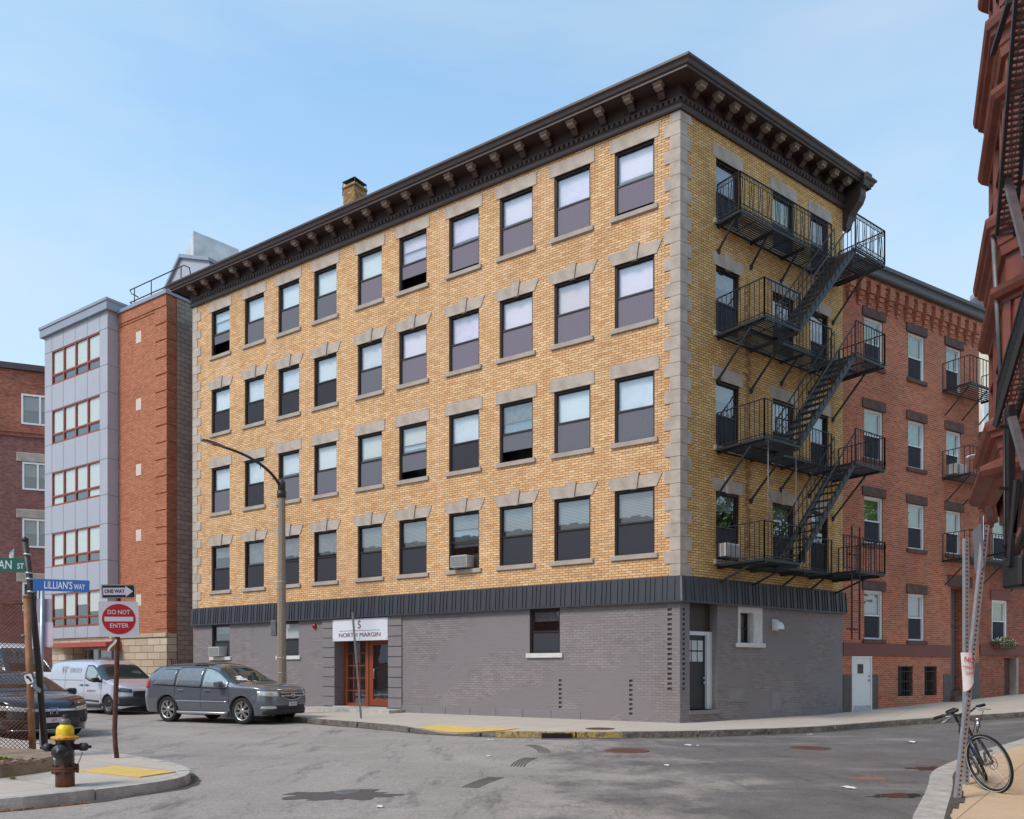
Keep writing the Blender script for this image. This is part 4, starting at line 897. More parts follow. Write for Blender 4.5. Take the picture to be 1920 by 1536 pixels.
# pale building far behind, seen between the roofs
PB = empty('distant_house', (21.5, 37, 0), rad(-20), 'pale stained building with roof terrace behind the red row houses', 'building')
M['palewall'] = plain('stained pale stucco', lin(222, 212, 190), 0.8, var=0.25, scale=0.6)
mb = MB(); mb.box(-1.2, 10, 0, 8, 0, 16.4); mb.build('wall', M['palewall'], PB, Matrix.Identity(4)); mb = MB(); mb.box(-1.35, 10, -0.15, 8.1, 16.4, 16.7); mb.build('roof', M['stone2'], PB, Matrix.Identity(4))
mb = MB(); mb.lathe([(0.5, 16.7), (0.5, 18.9), (0.62, 18.95), (0.62, 19.2), (0, 19.4)], 16, Matrix.Translation((0.5, 1, 0))); mb.build('roof_vent', M['galv'], PB, Matrix.Identity(4))
for i in range(3):
    mb = MB(); mb.box(0.2+i*1.6, 1.0+i*1.6, -0.05, 0.02, 12.4, 14.4); wn = mb.build('window', M['white'], PB, Matrix.Identity(4)); mb = MB(); mb.box(0.28+i*1.6, 0.92+i*1.6, -0.06, -0.05, 12.5, 14.3); mb.build('pane', M['glassup'], wn, Matrix.Identity(4))

# ------------------------------------------------------------ left: panelled bay and orange brick block
BO = 0.48
LB = empty('bay_building', FL.P(22.15, 0, SW), 0, 'orange brick block with a tall grey metal panelled window bay', 'building')
FB = Fac(FL.P(0, BO, 0).xy, dL, nL)
ops = [(24.0, 24.38, z-0.25, z+0.25, 0.03, 1) for z in ()]
mb = MB(); FL.wall(mb, 22.15, 25.7, 3.0, 16.9, []); mb.build('brick_wall', M['orangebrick'], LB)
mb = MB()
for k in range(19): FL.bx(mb, 22.13, 22.95, -0.40, 0.035, 3.2+k*0.70, 3.2+k*0.70+0.62, bev=0.004)
FL.bx(mb, 22.13, 25.62, -0.02, 0.03, 16.35, 16.45); FL.bx(mb, 22.13, 25.62, -0.02, 0.06, 16.45, 16.9)
mb.build('brick_trim', M['orangebrick'], LB)
mb = MB(); FL.bx(mb, 22.05, 25.66, -1.0, 0.12, 16.9, 17.05); mb.build('coping', M['greytrim'], LB)
for z in (15.6, 12.75, 9.98, 7.2, 4.45):
    mb = MB(); FL.bx(mb, 23.98, 24.36, -0.01, 0.012, z-0.24, z+0.24); mb.build('stone_block', M['cream'], LB)
mb = MB(); FL.wall(mb, 22.12, 25.45, 0, 3.0, [], out=0.03); FL.bx(mb, 22.1, 25.5, -0.1, 0.08, 2.86, 3.02)
mb.build('stone_base', M['lime'], LB)
p = FL.P(22.12, 0.03, 0).xy; p2 = p-nL*0.5; p3 = p-nL*11
mb = MB(); mb.quad([(p.x, p.y, 0), (p2.x, p2.y, 0), (p2.x, p2.y, 3.0), (p.x, p.y, 3.0)]); mb.build('stone_base', M['lime'], LB)
mb = MB(); q1 = FL.P(22.15, 0, 0).xy; q2 = q1-nL*0.45; mb.quad([(q1.x, q1.y, 3.0), (q2.x, q2.y, 3.0), (q2.x, q2.y, 16.9), (q1.x, q1.y, 16.9)]); mb.build('brick_wall', M['orangebrick'], LB)
mb = MB(); q2 = FL.P(22.12, -0.42, 0).xy; q3 = FL.P(22.12, -9.0, 0).xy; q4 = FL.P(31, -10, 0).xy; q5 = FL.P(31, 0, 0).xy
for a, b in ((q2, q3), (q3, q4), (q4, q5)): mb.quad([(a.x, a.y, 0), (b.x, b.y, 0), (b.x, b.y, 17.0), (a.x, a.y, 17.0)])
mb.build('block_wall', M['cmu'], LB)
mb = MB(); mb.poly([tuple(FL.P(31, 0, 0).xy), tuple(FL.P(22.2, -0.1, 0).xy), tuple(q3), tuple(q4)], 16.7, 16.88); mb.build('roof', M['roofm'], LB)
# bay
BZ = [(3.42, 5.0), (6.22, 7.80), (9.02, 10.60), (11.88, 13.47), (14.62, 16.20)]
mb = MB(); FB.wall(mb, 25.72, 31.0, 2.95, 16.95, [(26.32, 30.36, a, b) for a, b in BZ], rev=0.1)
for e in (25.72, 31.0):
    a = FB.P(e, 0, 0).xy; b = FL.P(e, -0.05, 0).xy; mb.quad([(a.x, a.y, 2.95), (b.x, b.y, 2.95), (b.x, b.y, 16.95), (a.x, a.y, 16.95)])
mb.poly([tuple(FB.P(25.72, 0, 0).xy), tuple(FB.P(31, 0, 0).xy), tuple(FL.P(31, -0.1, 0).xy), tuple(FL.P(25.72, -0.1, 0).xy)], 2.93, 2.95)
bay = mb.build('bay', M['greypanel'], LB)
mb = MB(); 
for x in (26.32, 27.33, 28.34, 29.35, 30.36):
    zz = [2.95]+[v for p in BZ for v in p]+[16.9]
    for k in range(0, len(zz), 2): FB.bx(mb, x-0.012, x+0.012, -0.01, 0.004, zz[k], zz[k+1])
for p in BZ:
    for z in (p[0]+0.03, p[1]): 
        for a, b in ((25.72, 26.32), (30.36, 31.0)): FB.bx(mb, a, b, -0.01, 0.004, z-0.012, z+0.012)
for z in (5.0, 6.22, 7.8, 9.02, 10.6, 11.88, 13.47, 14.62, 16.2):
    a = FB.P(25.72, 0, 0).xy; b = FL.P(25.72, 0, 0).xy; dd2 = dL*-1
    mb.hexa([(a.x+dd2.x*t, a.y+dd2.y*t, z+h) if k == 0 else (b.x+dd2.x*t, b.y+dd2.y*t, z+h) for h in (-0.01, 0.01) for k, t in ((0, -0.005), (1, -0.005), (1, 0.004), (0, 0.004))])
mb.build('panel_joint', M['galvdark'], bay)
mb = MB(); FB.bx(mb, 25.55, 31.2, -1.2, 0.14, 16.95, 17.35); FB.bx(mb, 25.52, 31.23, -1.2, 0.18, 17.3, 17.42); mb.build('coping', M['greytrim'], LB)
mb = MB(); FB.bx(mb, 25.9, 30.9, -0.9, -0.8, 3, 17); FB.bx(mb, 25.8, 30.9, -0.8, -0.15, 5.6, 5.62); FB.bx(mb, 25.8, 30.9, -0.8, -0.15, 8.4, 8.42); FB.bx(mb, 25.8, 30.9, -0.8, -0.15, 11.2, 11.22); FB.bx(mb, 25.8, 30.9, -0.8, -0.15, 14, 14.02); mb.build('inner_wall', M['winside'], LB)
M['warmblind'] = plain('cream blind', lin(226, 220, 208), 0.8, var=0.03)
def bay_window(z0, z1, pat):
    y0 = -0.07; mb = MB(); wd = 1.01; X0, X1 = 26.32, 30.36; zt = z0+0.46
    FB.bx(mb, X0, X1, y0-0.03, y0+0.055, z0, z0+0.06); FB.bx(mb, X0, X1, y0-0.03, y0+0.055, z1-0.06, z1); FB.bx(mb, X0, X1, y0-0.025, y0+0.05, zt-0.03, zt+0.03)
    for i in range(5): x = X0+i*wd; FB.bx(mb, max(X0, x-0.045), min(X1, x+0.045), y0-0.028, y0+0.052, z0+0.002, z1-0.002)
    for i in range(4):
        a = X0+i*wd+0.045; b = a+wd-0.09; FB.bx(mb, a, b, y0, y0+0.03, z0+0.06, z0+0.1); FB.bx(mb, a, b, y0, y0+0.03, zt-0.07, zt-0.03)
    o = mb.build('window', M['redframe'], LB)
    mb = MB(); FB.bx(mb, X0+0.04, X1-0.04, y0-0.005, y0+0.003, z0+0.05, z1-0.05); mb.build('pane', M['glass'], o)
    for i in range(4):
        h = pat[3-i] if pat else 1.0
        mb = MB(); FB.bx(mb, X0+i*wd+0.05, X0+(i+1)*wd-0.05, y0-0.03, y0-0.02, z1-0.03-h*(z1-zt) if h <= 1 else z0+0.03, z1-0.03); mb.build('blind', M['warmblind'], o)
for (z0, z1), pat in zip(BZ, ([0.6, 0.9, 0.5, 0.8], [1.6, 1, 1, 1], [1.6, 1, 1, 1.6], [1, 1, 1, 1], [1, 1, 1, 1])): bay_window(z0, z1, pat)
# ground floor under the bay
mb = MB(); FL.wall(mb, 25.45, 31.2, 0, 2.9, [(25.9, 29.4, 0.1, 2.55, 0.6)], out=0.05); FL.bx(mb, 25.5, 31.2, 0.0, 0.42, 2.72, 2.93); mb.build('stone_base', M['lime'], LB)
mb = MB(); FL.bx(mb, 25.4, 30.2, 0.0, 0.75, 2.50, 2.70); FL.bx(mb, 25.42, 26.2, 0.0, 0.6, 2.34, 2.50); mb.build('door_canopy', plain('salmon red canopy', lin(176, 76, 60), 0.5, var=0.05), LB)
mb = MB()
for x in (25.95, 26.95, 28.0, 28.95, 29.3): FL.bx(mb, x-0.04, x+0.04, -0.5, -0.4, 0.2, 2.5)
FL.bx(mb, 25.95, 29.3, -0.5, -0.4, 2.42, 2.5); FL.bx(mb, 26.95, 28.0, -0.5, -0.4, 1.95, 2.05); FL.bx(mb, 26.99, 27.96, -0.49, -0.41, 0.3, 0.5)
st = mb.build('shopfront', plain('grey door frame', lin(170, 168, 168), 0.4), LB)
mb = MB(); FL.bx(mb, 25.95, 29.3, -0.455, -0.445, 0.2, 2.42); mb.build('pane', M['glass'], st)
mb = MB(); FL.bx(mb, 25.5, 29.8, -3.0, -2.9, 0, 2.8); FL.bx(mb, 25.5, 29.8, -2.9, -0.6, 2.56, 2.6); mb.build('inner_wall', plain('warm lobby wall', lin(120, 84, 52), 0.8, var=0.3), LB)
# roof: rail, stair head, metal box
rl_ = empty('roof_rail', FL.P(23.0, -0.4, 17.05), FL.ang, 'black tubular guard rail on the roof of the orange brick block', 'railing')
mb = MB(); 
for z, e in ((1.05, 0), (0.5, 0)):
    pts = [(2.1, -0.15, z-0.35 if z > 0.6 else z-0.18), (2.35, 0, z-0.2 if z > 0.6 else z-0.08), (2.5, 0, z), (0, 0, z), (-1.4, 0, z), (-1.62, -0.1, z-0.12), (-1.65, -0.15, z-0.5)]; mb.tube(pts, 0.025, 6)
mb.build('rail', M['iron'], rl_, Matrix.Identity(4))
for x in (2.15, 0.9, -1.2):
    mb = MB(); mb.tube([(x, 0, -0.15), (x, 0, 1.05)], 0.025, 6); mb.build('post', M['iron'], rl_, Matrix.Identity(4))
SH = empty('stair_head', FL.P(24.7, -2.1, 16.9), FL.ang, 'small grey gabled roof hut beside the guard rail', 'roof hut')
mb = MB(); mb.prism([(-2.4, 0), (1.1, 0), (1.1, 1.5), (-0.4, 3.0), (-2.4, 2.3)], 0, -3.5); mb.build('wall', M['greypanel'], SH, Matrix.Identity(4))
mb = MB(); mb.prism([(1.2, 1.35), (1.2, 1.5), (-0.4, 3.14), (-2.5, 2.4), (-2.5, 2.25), (-0.4, 2.98)], 0.12, -3.6); mb.build('roof', M['greytrim'], SH, Matrix.Identity(4))
mb = MB(); mb.box(-1.2, -0.4, 0.0, 0.02, 0.1, 1.5); mb.build('door', M['greytrim'], SH, Matrix.Identity(4))
RX = empty('roof_box', (-14.9, 38.4, 16.8), rad(32), 'weathered pale metal lift housing above the roofs', 'roof housing')
mb = MB(); mb.hexa([(-0.55, -1, 0), (1.5, -1, 0), (1.5, 1.5, 0), (-0.55, 1.5, 0), (-0.55, -1, 5.15), (1.5, -1, 4.85), (1.5, 1.5, 4.4), (-0.55, 1.5, 4.9)]); mb.build('housing', plain('streaked pale metal', lin(200, 200, 198), 0.5, 0.1, var=0.25, scale=1.2), RX, Matrix.Identity(4))
# iron fence in the gap
fe = empty('iron_fence', FL.P(21.3, -0.15, SW), FL.ang, 'short black iron fence closing the gap between the two buildings', 'fence')
mb = MB(); mb.bar((-0.82, 0, 0.3), (0.82, 0, 0.3), 0.03); mb.bar((-0.82, 0, 1.5), (0.82, 0, 1.5), 0.03)
for k in range(13): x = -0.78+k*0.13; mb.bar((x, 0, 0), (x, 0, 1.7+(0.12 if k in (0, 12) else 0)), 0.02); mb.lathe([(0.02, 1.7), (0.0, 1.78)], 6, Matrix.Translation((x, 0, 0)))
mb.build('bars', M['iron'], fe, Matrix.Identity(4))
# far left brick building
FQ = Fac((-30.5, 46.0), Vector((0.934, 0.357)).normalized(), Vector((0.357, -0.934)).normalized())
QB = empty('brick_building', FQ.P(0, 0, 0), 0, 'plum brick building at the far left edge behind the grey bay', 'building')
def qs(px): 
    k = (px-960)/F; return (k*FQ.O.y-FQ.O.x)/(FQ.d.x-k*FQ.d.y)
def qz(px, py): s_ = qs(px); return CZ+(YH-py)*(FQ.O.y+s_*FQ.d.y)/F
s0_ = qs(-160); ops = []
for (px0, py0, px1, py1) in ((40, 738, 110, 795), (42, 866, 100, 918), (42, 972, 100, 1026), (42, 1092, 100, 1146), (-90, 738, -30, 795), (-90, 866, -35, 918), (-90, 972, -35, 1026)): ops.append((qs(px0), qs(px1), qz(px0, py1), qz(px0, py0)))
zt = qz(0, 690); zm = qz(0, 812)
mb = MB(); FQ.wall(mb, s0_, 6, zm, zt, ops[:1]+ops[4:5], rev=0.15); mb.build('brick_wall', brick('orange plum brick', lin(176, 108, 82), lin(140, 78, 64), lin(120, 90, 80), var=0.3), QB)
mb = MB(); FQ.wall(mb, s0_, 6, 0, zm, ops[1:4]+ops[5:], rev=0.15); mb.build('brick_wall', M['plumbrick'], QB)
mb = MB(); FQ.bx(mb, s0_-0.1, 6.1, -0.1, 0.18, zt, zt+0.35); FQ.bx(mb, s0_, 6, -8, -0.1, zt-0.1, zt+0.2); mb.build('roof', M['corn'], QB)
mb = MB(); FQ.bx(mb, s0_, 6, -0.02, 0.07, zm-0.1, zm+0.12); FQ.bx(mb, s0_, 6, -0.02, 0.12, zm+0.12, zm+0.2); mb.build('brick_band', M['redbrick_low'], QB)
mb = MB(); FQ.bx(mb, s0_, 6, -0.7, -0.6, 0, zt); mb.build('inner_wall', M['winside'], QB)
mb = MB(); FQ.bx(mb, s0_, 6, -9, -0.75, 0, zt); mb.build('rear_wall', M['plumbrick'], QB)
for (a, b, z0, z1) in ops:
    o = sash = MB(); x0, x1 = a, b; f = 0.1
    mb = MB(); FQ.bx(mb, a, b, -0.12, 0.03, z1-f, z1); FQ.bx(mb, a, b, -0.12, 0.03, z0, z0+f)
    for x in (a, (a+b)/2-f/2, b-f): FQ.bx(mb, x, x+f, -0.115, 0.026, z0+f, z1-f)
    o = mb.build('window', M['white'], QB); mb = MB(); FQ.bx(mb, a+f, b-f, -0.1, -0.09, z0+f, z1-f); mb.build('pane', M['glass'], o)
    mb = MB(); FQ.bx(mb, a+f, b-f, -0.2, -0.19, (z0+z1)/2, z1-f); mb.build('blind', M['curtain'], o)
    if z0 < zm-1: mb = MB(); FQ.bx(mb, a-0.3, b+0.3, -0.05, 0.05, z1+0.02, z1+0.55, bev=0.03); mb.build('lintel', M['stone2'], o)
# brick houses across the street behind the viewer's left: outside the picture, they show in the lower panes
OB = Fac(C+nL*25.0, dL, -nL); ob = empty('brick_building', OB.P(20, 0, 0), 0, 'brick houses across the street, seen only as reflections in the lower panes', 'building')
mb = MB(); opx = []
for k in range(9):
    for z in (2, 5, 8): opx.append((14+k*3.2, 15.3+k*3.2, z, z+1.7, 0.1, 1))
OB.wall(mb, 12, 44, 0, 10.4, opx, mi=0); mb.build('brick_wall', M['plumbrick'], ob)
mb = MB()
for (a, b, z0, z1, _, _) in opx: OB.bx(mb, a, b, -0.08, -0.05, z0, z1)
mb.build('window_panes', M['white'], ob)
mb = MB(); OB.bx(mb, 12, 44, -8, 0.3, 10.4, 10.7); OB.bx(mb, 12, 44, -8, -0.3, 0, 10.4); mb.build('roof', M['coping'], ob)

# street tree to the right of the picture: its green shows in the panes of the side street
TR = empty('street_tree', (31.0, 23.0, 0.9), 0, 'leafy street tree right of the frame, mirrored in the side street windows', 'tree')
M['bark'] = plain('grey bark', lin(96, 84, 72), 0.9, var=0.3, scale=8, bump=0.5)
mb = MB(); mb.tube([(0, 0, -0.2), (0.1, 0, 2.5), (0, 0.2, 5)], [0.28, 0.2, 0.14], 8); r = random.Random(6)
for k in range(7): a = k*0.9; mb.tube([(0.05, 0.1, 3+k*0.4), (1.2*math.cos(a), 1.2*math.sin(a), 4.6+k*0.5), (2.6*math.cos(a), 2.6*math.sin(a), 6+k*0.6)], [0.1, 0.07, 0.03], 6)
mb.build('trunk', M['bark'], TR, Matrix.Identity(4)); mb = MB()
cl_ = [(Vector((r.uniform(-3, 3), r.uniform(-3, 3), r.uniform(4.2, 11))), r.uniform(0.8, 1.5)) for _ in range(34)]
for i in range(6000):
    c, k = cl_[r.randrange(34)]; d_ = Vector((r.gauss(0, 1), r.gauss(0, 1), r.gauss(0, 0.8))).normalized()*k*r.random()**0.4; p = c+d_
    u = Vector((r.uniform(-1, 1), r.uniform(-1, 1), r.uniform(-1, 1))).normalized()*0.16; v = u.cross(Vector((0.3, 0.2, 1))).normalized()*0.09; mb.face([mb.P(p-u), mb.P(p-v), mb.P(p+u), mb.P(p+v)])
mb.build('crown', plain('tree leaf', lin(104, 136, 58), 0.6, var=0.4, scale=1.5), TR, Matrix.Identity(4))
# ------------------------------------------------------------ fire escape on the short face
FEZ = [4.32, 7.40, 10.46, 13.45]; D1, D2 = 0.78, 1.52; SA, SB, SC, SD_, SE = 1.42, 2.95, 5.62, 5.75, 7.2
FE = empty('fire_escape', FR.P(4.3, 0, FEZ[0]), FR.ang, 'black iron fire escape with four balconies and zigzag stairs on the yellow brick side wall', 'fire escape')
I4 = Matrix.Identity(4)
def seg(mb, a, b, w_=0.03, h_=None): mb.bar(FR.P(*a), FR.P(*b), w_, h_)
def deck(mb, s0, s1, o0, o1, z):
    n_ = max(2, int((o1-o0)/0.065))
    for i in range(n_+1): o = o0+(o1-o0)*i/n_; seg(mb, (s0, o, z), (s1, o, z), 0.036, 0.014)
    for s_ in (s0, s1): seg(mb, (s_, o0, z-0.03), (s_, o1, z-0.03), 0.025, 0.07)
    for o in (o0, o1): seg(mb, (s0, o, z-0.03), (s1, o, z-0.03), 0.025, 0.07)
    k = s0+0.75
    while k < s1-0.3: seg(mb, (k, o0, z-0.02), (k, o1, z-0.02), 0.02, 0.02); k += 0.75
def rail(mb, pts, z, h_=0.95, step=0.15, fancy=False, mid=False):
    for a, b in zip(pts[:-1], pts[1:]):
        a = Vector(a); b = Vector(b); L = (b-a).length; n_ = max(1, round(L/step))
        seg(mb, (a.x, a.y, z+h_), (b.x, b.y, z+h_), 0.034, 0.022); seg(mb, (a.x, a.y, z+0.06), (b.x, b.y, z+0.06), 0.028, 0.02)
        if fancy: seg(mb, (a.x, a.y, z+h_-0.13), (b.x, b.y, z+h_-0.13), 0.018, 0.012); seg(mb, (a.x, a.y, z+0.19), (b.x, b.y, z+0.19), 0.018, 0.012)
        for i in range(n_+1):
            p = a.lerp(b, i/n_); post = i in (0, n_)
            q = 0.034 if post else 0.016
            seg(mb, (p.x, p.y, z), (p.x, p.y, z+h_), q)
            if fancy and i < n_:
                q2 = a.lerp(b, (i+0.5)/n_); u = (b-a).normalized()
                if i % 2 == 0:
                    for sgn in (-1, 1):
                        e = q2+u*sgn*0.05; seg(mb, (q2.x, q2.y, z+h_-0.15), (e.x, e.y, z+0.2), 0.012)
                for zc in (z+h_-0.065, z+0.125):
                    ring = []
                    for k in range(9): an = 2*math.pi*k/9; pc = q2+u*0.045*math.cos(an); ring.append(FR.P(pc.x, pc.y, zc+0.045*math.sin(an)))
                    mb.tube(ring, 0.008, 4, closed=True, smooth=False)
def bracket(s_, o, z, drop, base=0.0):
    mb = MB(); seg(mb, (s_, -0.02, z-0.09), (s_, o, z-0.09), 0.05, 0.07); seg(mb, (s_, 0.0, z-drop), (s_, o*0.72, z-0.1), 0.045); seg(mb, (s_, -0.02, z-drop-0.06), (s_, 0.03, z-drop+0.06), 0.09); return mb
for lv, z in enumerate(FEZ):
    top = lv == 3
    mb = MB()
    deck(mb, SA, SE, 0.02, D1, z)
    if not top: deck(mb, SA, SB, D1+0.03, D2, z)
    deck(mb, SC, SE, D1+0.03, D2, z)
    pf = mb.build('platform', M['iron'], FE)
    mb = MB()
    if top:
        rail(mb, [(SA, 0.05), (SA, D1), (SC, D1)], z, 1.0, 0.19, True); rail(mb, [(SC, D2), (SE, D2), (SE, 0.05)], z, 1.0, 0.19, True)
    else:
        rail(mb, [(SA, 0.05), (SA, D2), (SB, D2)], z, 0.95, 0.15); rail(mb, [(SB, D1), (SC, D1)], z, 0.95, 0.16)
        if lv == 0: rail(mb, [(SB+0.2, D2), (SB+0.0, D2)], z); rail(mb, [(SC-0.6, D2), (SE, D2), (SE, 0.05)], z, 0.95, 0.15)
        else: rail(mb, [(SC, D2), (SE, D2), (SE, 0.05)], z, 0.95, 0.15)
        # scroll panel beside the stair foot
        for cz, rr in ((z+0.3, 0.09), (z+0.52, 0.07), (z+0.7, 0.07)):
            for dx in (-0.09, 0.09):
                ring = [FR.P(3.35+dx+rr*math.cos(k*0.63), D1+0.01, cz+rr*math.sin(k*0.63)) for k in range(10)]; mb.tube(ring, 0.009, 4, closed=True, smooth=False)
    mb.build('railing', M['iron'], pf)
    for s_ in ((1.5, 2.9, 4.3, 5.7) if top else (1.5,  2.9)): bracket(s_, D1 if top else D2, z, 0.75 if top else (0.5 if lv == 0 else 1.2)).build('bracket', M['iron'], pf)
    for s_ in ((6.95,) if top else (4.3, 5.7, 6.95)): bracket(s_, D2 if s_ > 6 else D1, z, (1.25 if lv else 0.5) if s_ > 6 else (0.7 if lv else 0.45)).build('bracket', M['iron'], pf)
for lv in range(3):
    z0, z1 = FEZ[lv], FEZ[lv+1]; sa, sb = SB-0.05, SC+0.02; oa, ob_ = D1+0.10, D2-0.04
    mb = MB()
    for o in (oa, ob_): mb.bar(FR.P(sa, o, z0-0.02), FR.P(sb, o, z1-0.02), 0.03, 0.19)
    st = mb.build('stair', M['iron'], FE)
    mb = MB(); n_ = 13
    for i in range(1, n_):
        t = i/n_; s_ = sa+(sb-sa)*t; z = z0+(z1-z0)*t
        for k in range(4): seg(mb, (s_-0.09+k*0.055, oa, z), (s_-0.09+k*0.055, ob_, z), 0.03, 0.012)
    mb.build('treads', M['iron'], st)
    for o in (oa-0.02, ob_+0.02):
        mb = MB(); hh = 0.85
        mb.bar(FR.P(sa-0.1, o, z0+hh-0.1), FR.P(sb, o, z1+hh), 0.035, 0.03)
        if o < 1.2: mb.bar(FR.P(sa-0.1, o, z0+hh*0.55), FR.P(sb, o, z1+hh*0.55), 0.02)
        for i in range(0, 15):
            t = i/14; s_ = sa+(sb-sa)*t; z = z0+(z1-z0)*t; seg(mb, (s_, o, z-0.02), (s_, o, z+hh), 0.016)
        mb.build('handrail', M['iron'], st)
# drop ladder and hanging rods
mb = MB()
for s_ in (5.35, 5.75): seg(mb, (s_, D2+0.05, 2.35), (s_, D2+0.05, 5.55), 0.04, 0.03)
k = 2.55
while k < 5.5: seg(mb, (5.35, D2+0.05, k), (5.75, D2+0.05, k), 0.018); k += 0.3
for z in (2.65, 4.75): seg(mb, (5.2, D2, z), (5.35, D2, z), 0.06, 0.04); seg(mb, (5.55, D2, z), (5.72, D2, z), 0.06, 0.04)
mb.build('drop_ladder', M['iron'], FE)
mb = MB(); mb.tube([FR.P(1.65, D2-0.05, 7.38), FR.P(1.65, D2-0.05, 4.4)], 0.012, 6); mb.tube([FR.P(2.85, D2-0.05, 7.38), FR.P(2.85, D2-0.05, 4.4)], 0.012, 6); mb.build('rod', M['galvdark'], FE)

# small balconies on the red row house
def small_balcony(fac, s0, s1, o, z, label, diag=True):
    r_ = empty('balcony', fac.P((s0+s1)/2, 0, z), fac.ang, label, 'balcony', 'small iron fire balconies on the red brick house')
    mb = MB(); P = fac.P; n_ = 8
    for i in range(n_+1): mb.bar(P(s0, 0.02+(o-0.02)*i/n_, z), P(s1, 0.02+(o-0.02)*i/n_, z), 0.05, 0.015)
    for a, b in (((s0, 0), (s0, o)), ((s1, 0), (s1, o)), ((s0, o), (s1, o))): mb.bar(P(*a, z-0.03), P(*b, z-0.03), 0.04, 0.08)
    mb.build('platform', M['iron'], r_)
    mb = MB()
    for a, b in (((s0, 0.02), (s0, o)), ((s0, o), (s1, o)), ((s1, o), (s1, 0.02))):
        a = Vector(a); b = Vector(b); k = max(2, round((b-a).length/0.2)); mb.bar(P(a.x, a.y, z+0.92), P(b.x, b.y, z+0.92), 0.035, 0.02)
        for i in range(k+1): p = a.lerp(b, i/k); mb.bar(P(p.x, p.y, z), P(p.x, p.y, z+0.92), 0.018)
    mb.build('railing', M['iron'], r_)
    for s_ in (s0+0.15, (s0+s1)/2, s1-0.15): mb = MB(); mb.bar(P(s_, 0, z-0.85), P(s_, o*0.9, z-0.06), 0.035); mb.build('bracket', M['iron'], r_)
for z, lb in ((11.2, 'topmost small black balcony on the red brick house'), (8.15, 'small black balcony under the white air conditioner on the red brick house'), (5.3, 'lowest small black balcony, above the tall grey doorway')): small_balcony(FX, 5.35, 7.75 if z > 6 else 9.9, 0.95, z, lb)
# ------------------------------------------------------------ air conditioners
M['acgrey'] = plain('air conditioner casing', lin(196, 192, 188), 0.4, 0.1, var=0.08, scale=5)
def air_con(fac, s_, z, w_, label, h_=0.36, dark=False):
    r_ = empty('air_conditioner', fac.P(s_, -0.05, z), fac.ang, label, 'air conditioner')
    mb = MB(); mb.bbox(-w_/2, w_/2, -0.15, 0.32, 0, h_, 0.012); mb.build('casing', M['acgrey'], r_, I4)
    mb = MB(); mb.box(-w_/2+0.03, w_/2-0.03, 0.318, 0.324, 0.03, h_-0.03); gr_ = mb.build('grille', M['galvdark'] if dark else plain('grille', lin(128, 124, 124), 0.6), r_, I4)
    mb = MB(); k = -w_/2+0.05
    while k < w_/2-0.04: mb.box(k, k+0.008, 0.324, 0.33, 0.035, h_-0.035); k += 0.03
    mb.build('fins', M['acgrey'], gr_, I4)
    mb = MB()
    for a, b in ((-w_/2-0.16, -w_/2), (w_/2, w_/2+0.16)): mb.box(a, b, -0.08, -0.06, 0, h_)
    mb.build('filler_panel', M['white'] if not dark else M['wframe'], r_, I4)
air_con(FL, 6.95, 4.60, 0.62, 'grey air conditioner in a lowest row window of the yellow facade', 0.36, True)
air_con(FL, 18.75, 2.02, 0.66, 'white air conditioner in the ground floor window behind the grey crossover car')
air_con(FR, 1.80, 4.52, 0.62, 'pale air conditioner behind the railing of the lowest fire escape balcony')
air_con(FX, 6.05, 8.32, 0.66, 'white air conditioner in a window of the red brick house')

# ------------------------------------------------------------ red brown oriel building at the right edge
oD = vdir(738); oN = Vector((-oD.y, oD.x)); oI = -oN                 # along the street, out to the left, inwards
OF = Vector((7.37, 12.3))                                             # far front corner of the oriel shaft
OL = 1.95; OFn = OF-oD*OL
cF = (oI+oD).normalized(); cN = (oI-oD).normalized(); CD = 0.95
OB_ = empty('oriel_building', (OFn.x+1.2, OFn.y, SW), 0, 'red brown oriel bay building close by at the right edge', 'building')
pN = OFn+cN*CD; pF = OF+cF*CD
def outline(o): # footprint of the oriel offset outwards by o (open at the wall)
    pts = [pF, OF, OFn, pN]; nr = []
    for a, b in zip(pts[:-1], pts[1:]): d = (b-a).normalized(); nr.append(Vector((d.y, -d.x)))
    if nr[1].dot(oN) < 0: nr = [-x for x in nr]
    out = [pts[0]+nr[0]*o]
    for i in (1, 2): out.append(pts[i]+(nr[i-1]+nr[i])/(1+nr[i-1].dot(nr[i]))*o)
    return out+[pts[3]+nr[2]*o]
mb = MB(); core = outline(0)
mb.poly([tuple(p) for p in core], 4.3, 16.0); mb.build('oriel_shaft', M['terracotta'], OB_)
wb = pF+oD*0.9; wa = pN-oD*14
mb = MB(); q = [wa, wb, wb-oN*9, wa-oN*9]; mb.poly([tuple(p) for p in q], 0, 16.0); mb.build('wall', M['redbrick_low'], OB_)
def ring(prof, nm='cornice', mat=None, par=None):
    mb = MB(); rings = []
    for o, z in prof: rings.append([mb.P((p.x, p.y, z)) for p in outline(o)])
    for i in range(len(prof)-1):
        for k in range(3): mb.face((rings[i][k], rings[i][k+1], rings[i+1][k+1], rings[i+1][k]))
    for k in (0, 3): mb.face([rr[k] for rr in rings])
    return mb.build(nm, mat or M['terracotta'], par or OB_)
for zc in (4.62, 7.30, 9.92, 12.6, 15.2):
    ring([(0, zc-0.35), (0.05, zc-0.34), (0.07, zc-0.22), (0.09, zc-0.20), (0.11, zc-0.08), (0.17, zc-0.06), (0.18, zc), (0.22, zc+0.02), (0.24, zc+0.10), (0.24, zc+0.14), (0.04, zc+0.30), (0, zc+0.31)])
    if zc > 5: ring([(0, zc-0.98), (0.04, zc-0.97), (0.05, zc-0.92), (0.13, zc-0.90), (0.17, zc-0.84), (0.18, zc-0.78), (0.02, zc-0.70), (0, zc-0.69)], 'moulding')
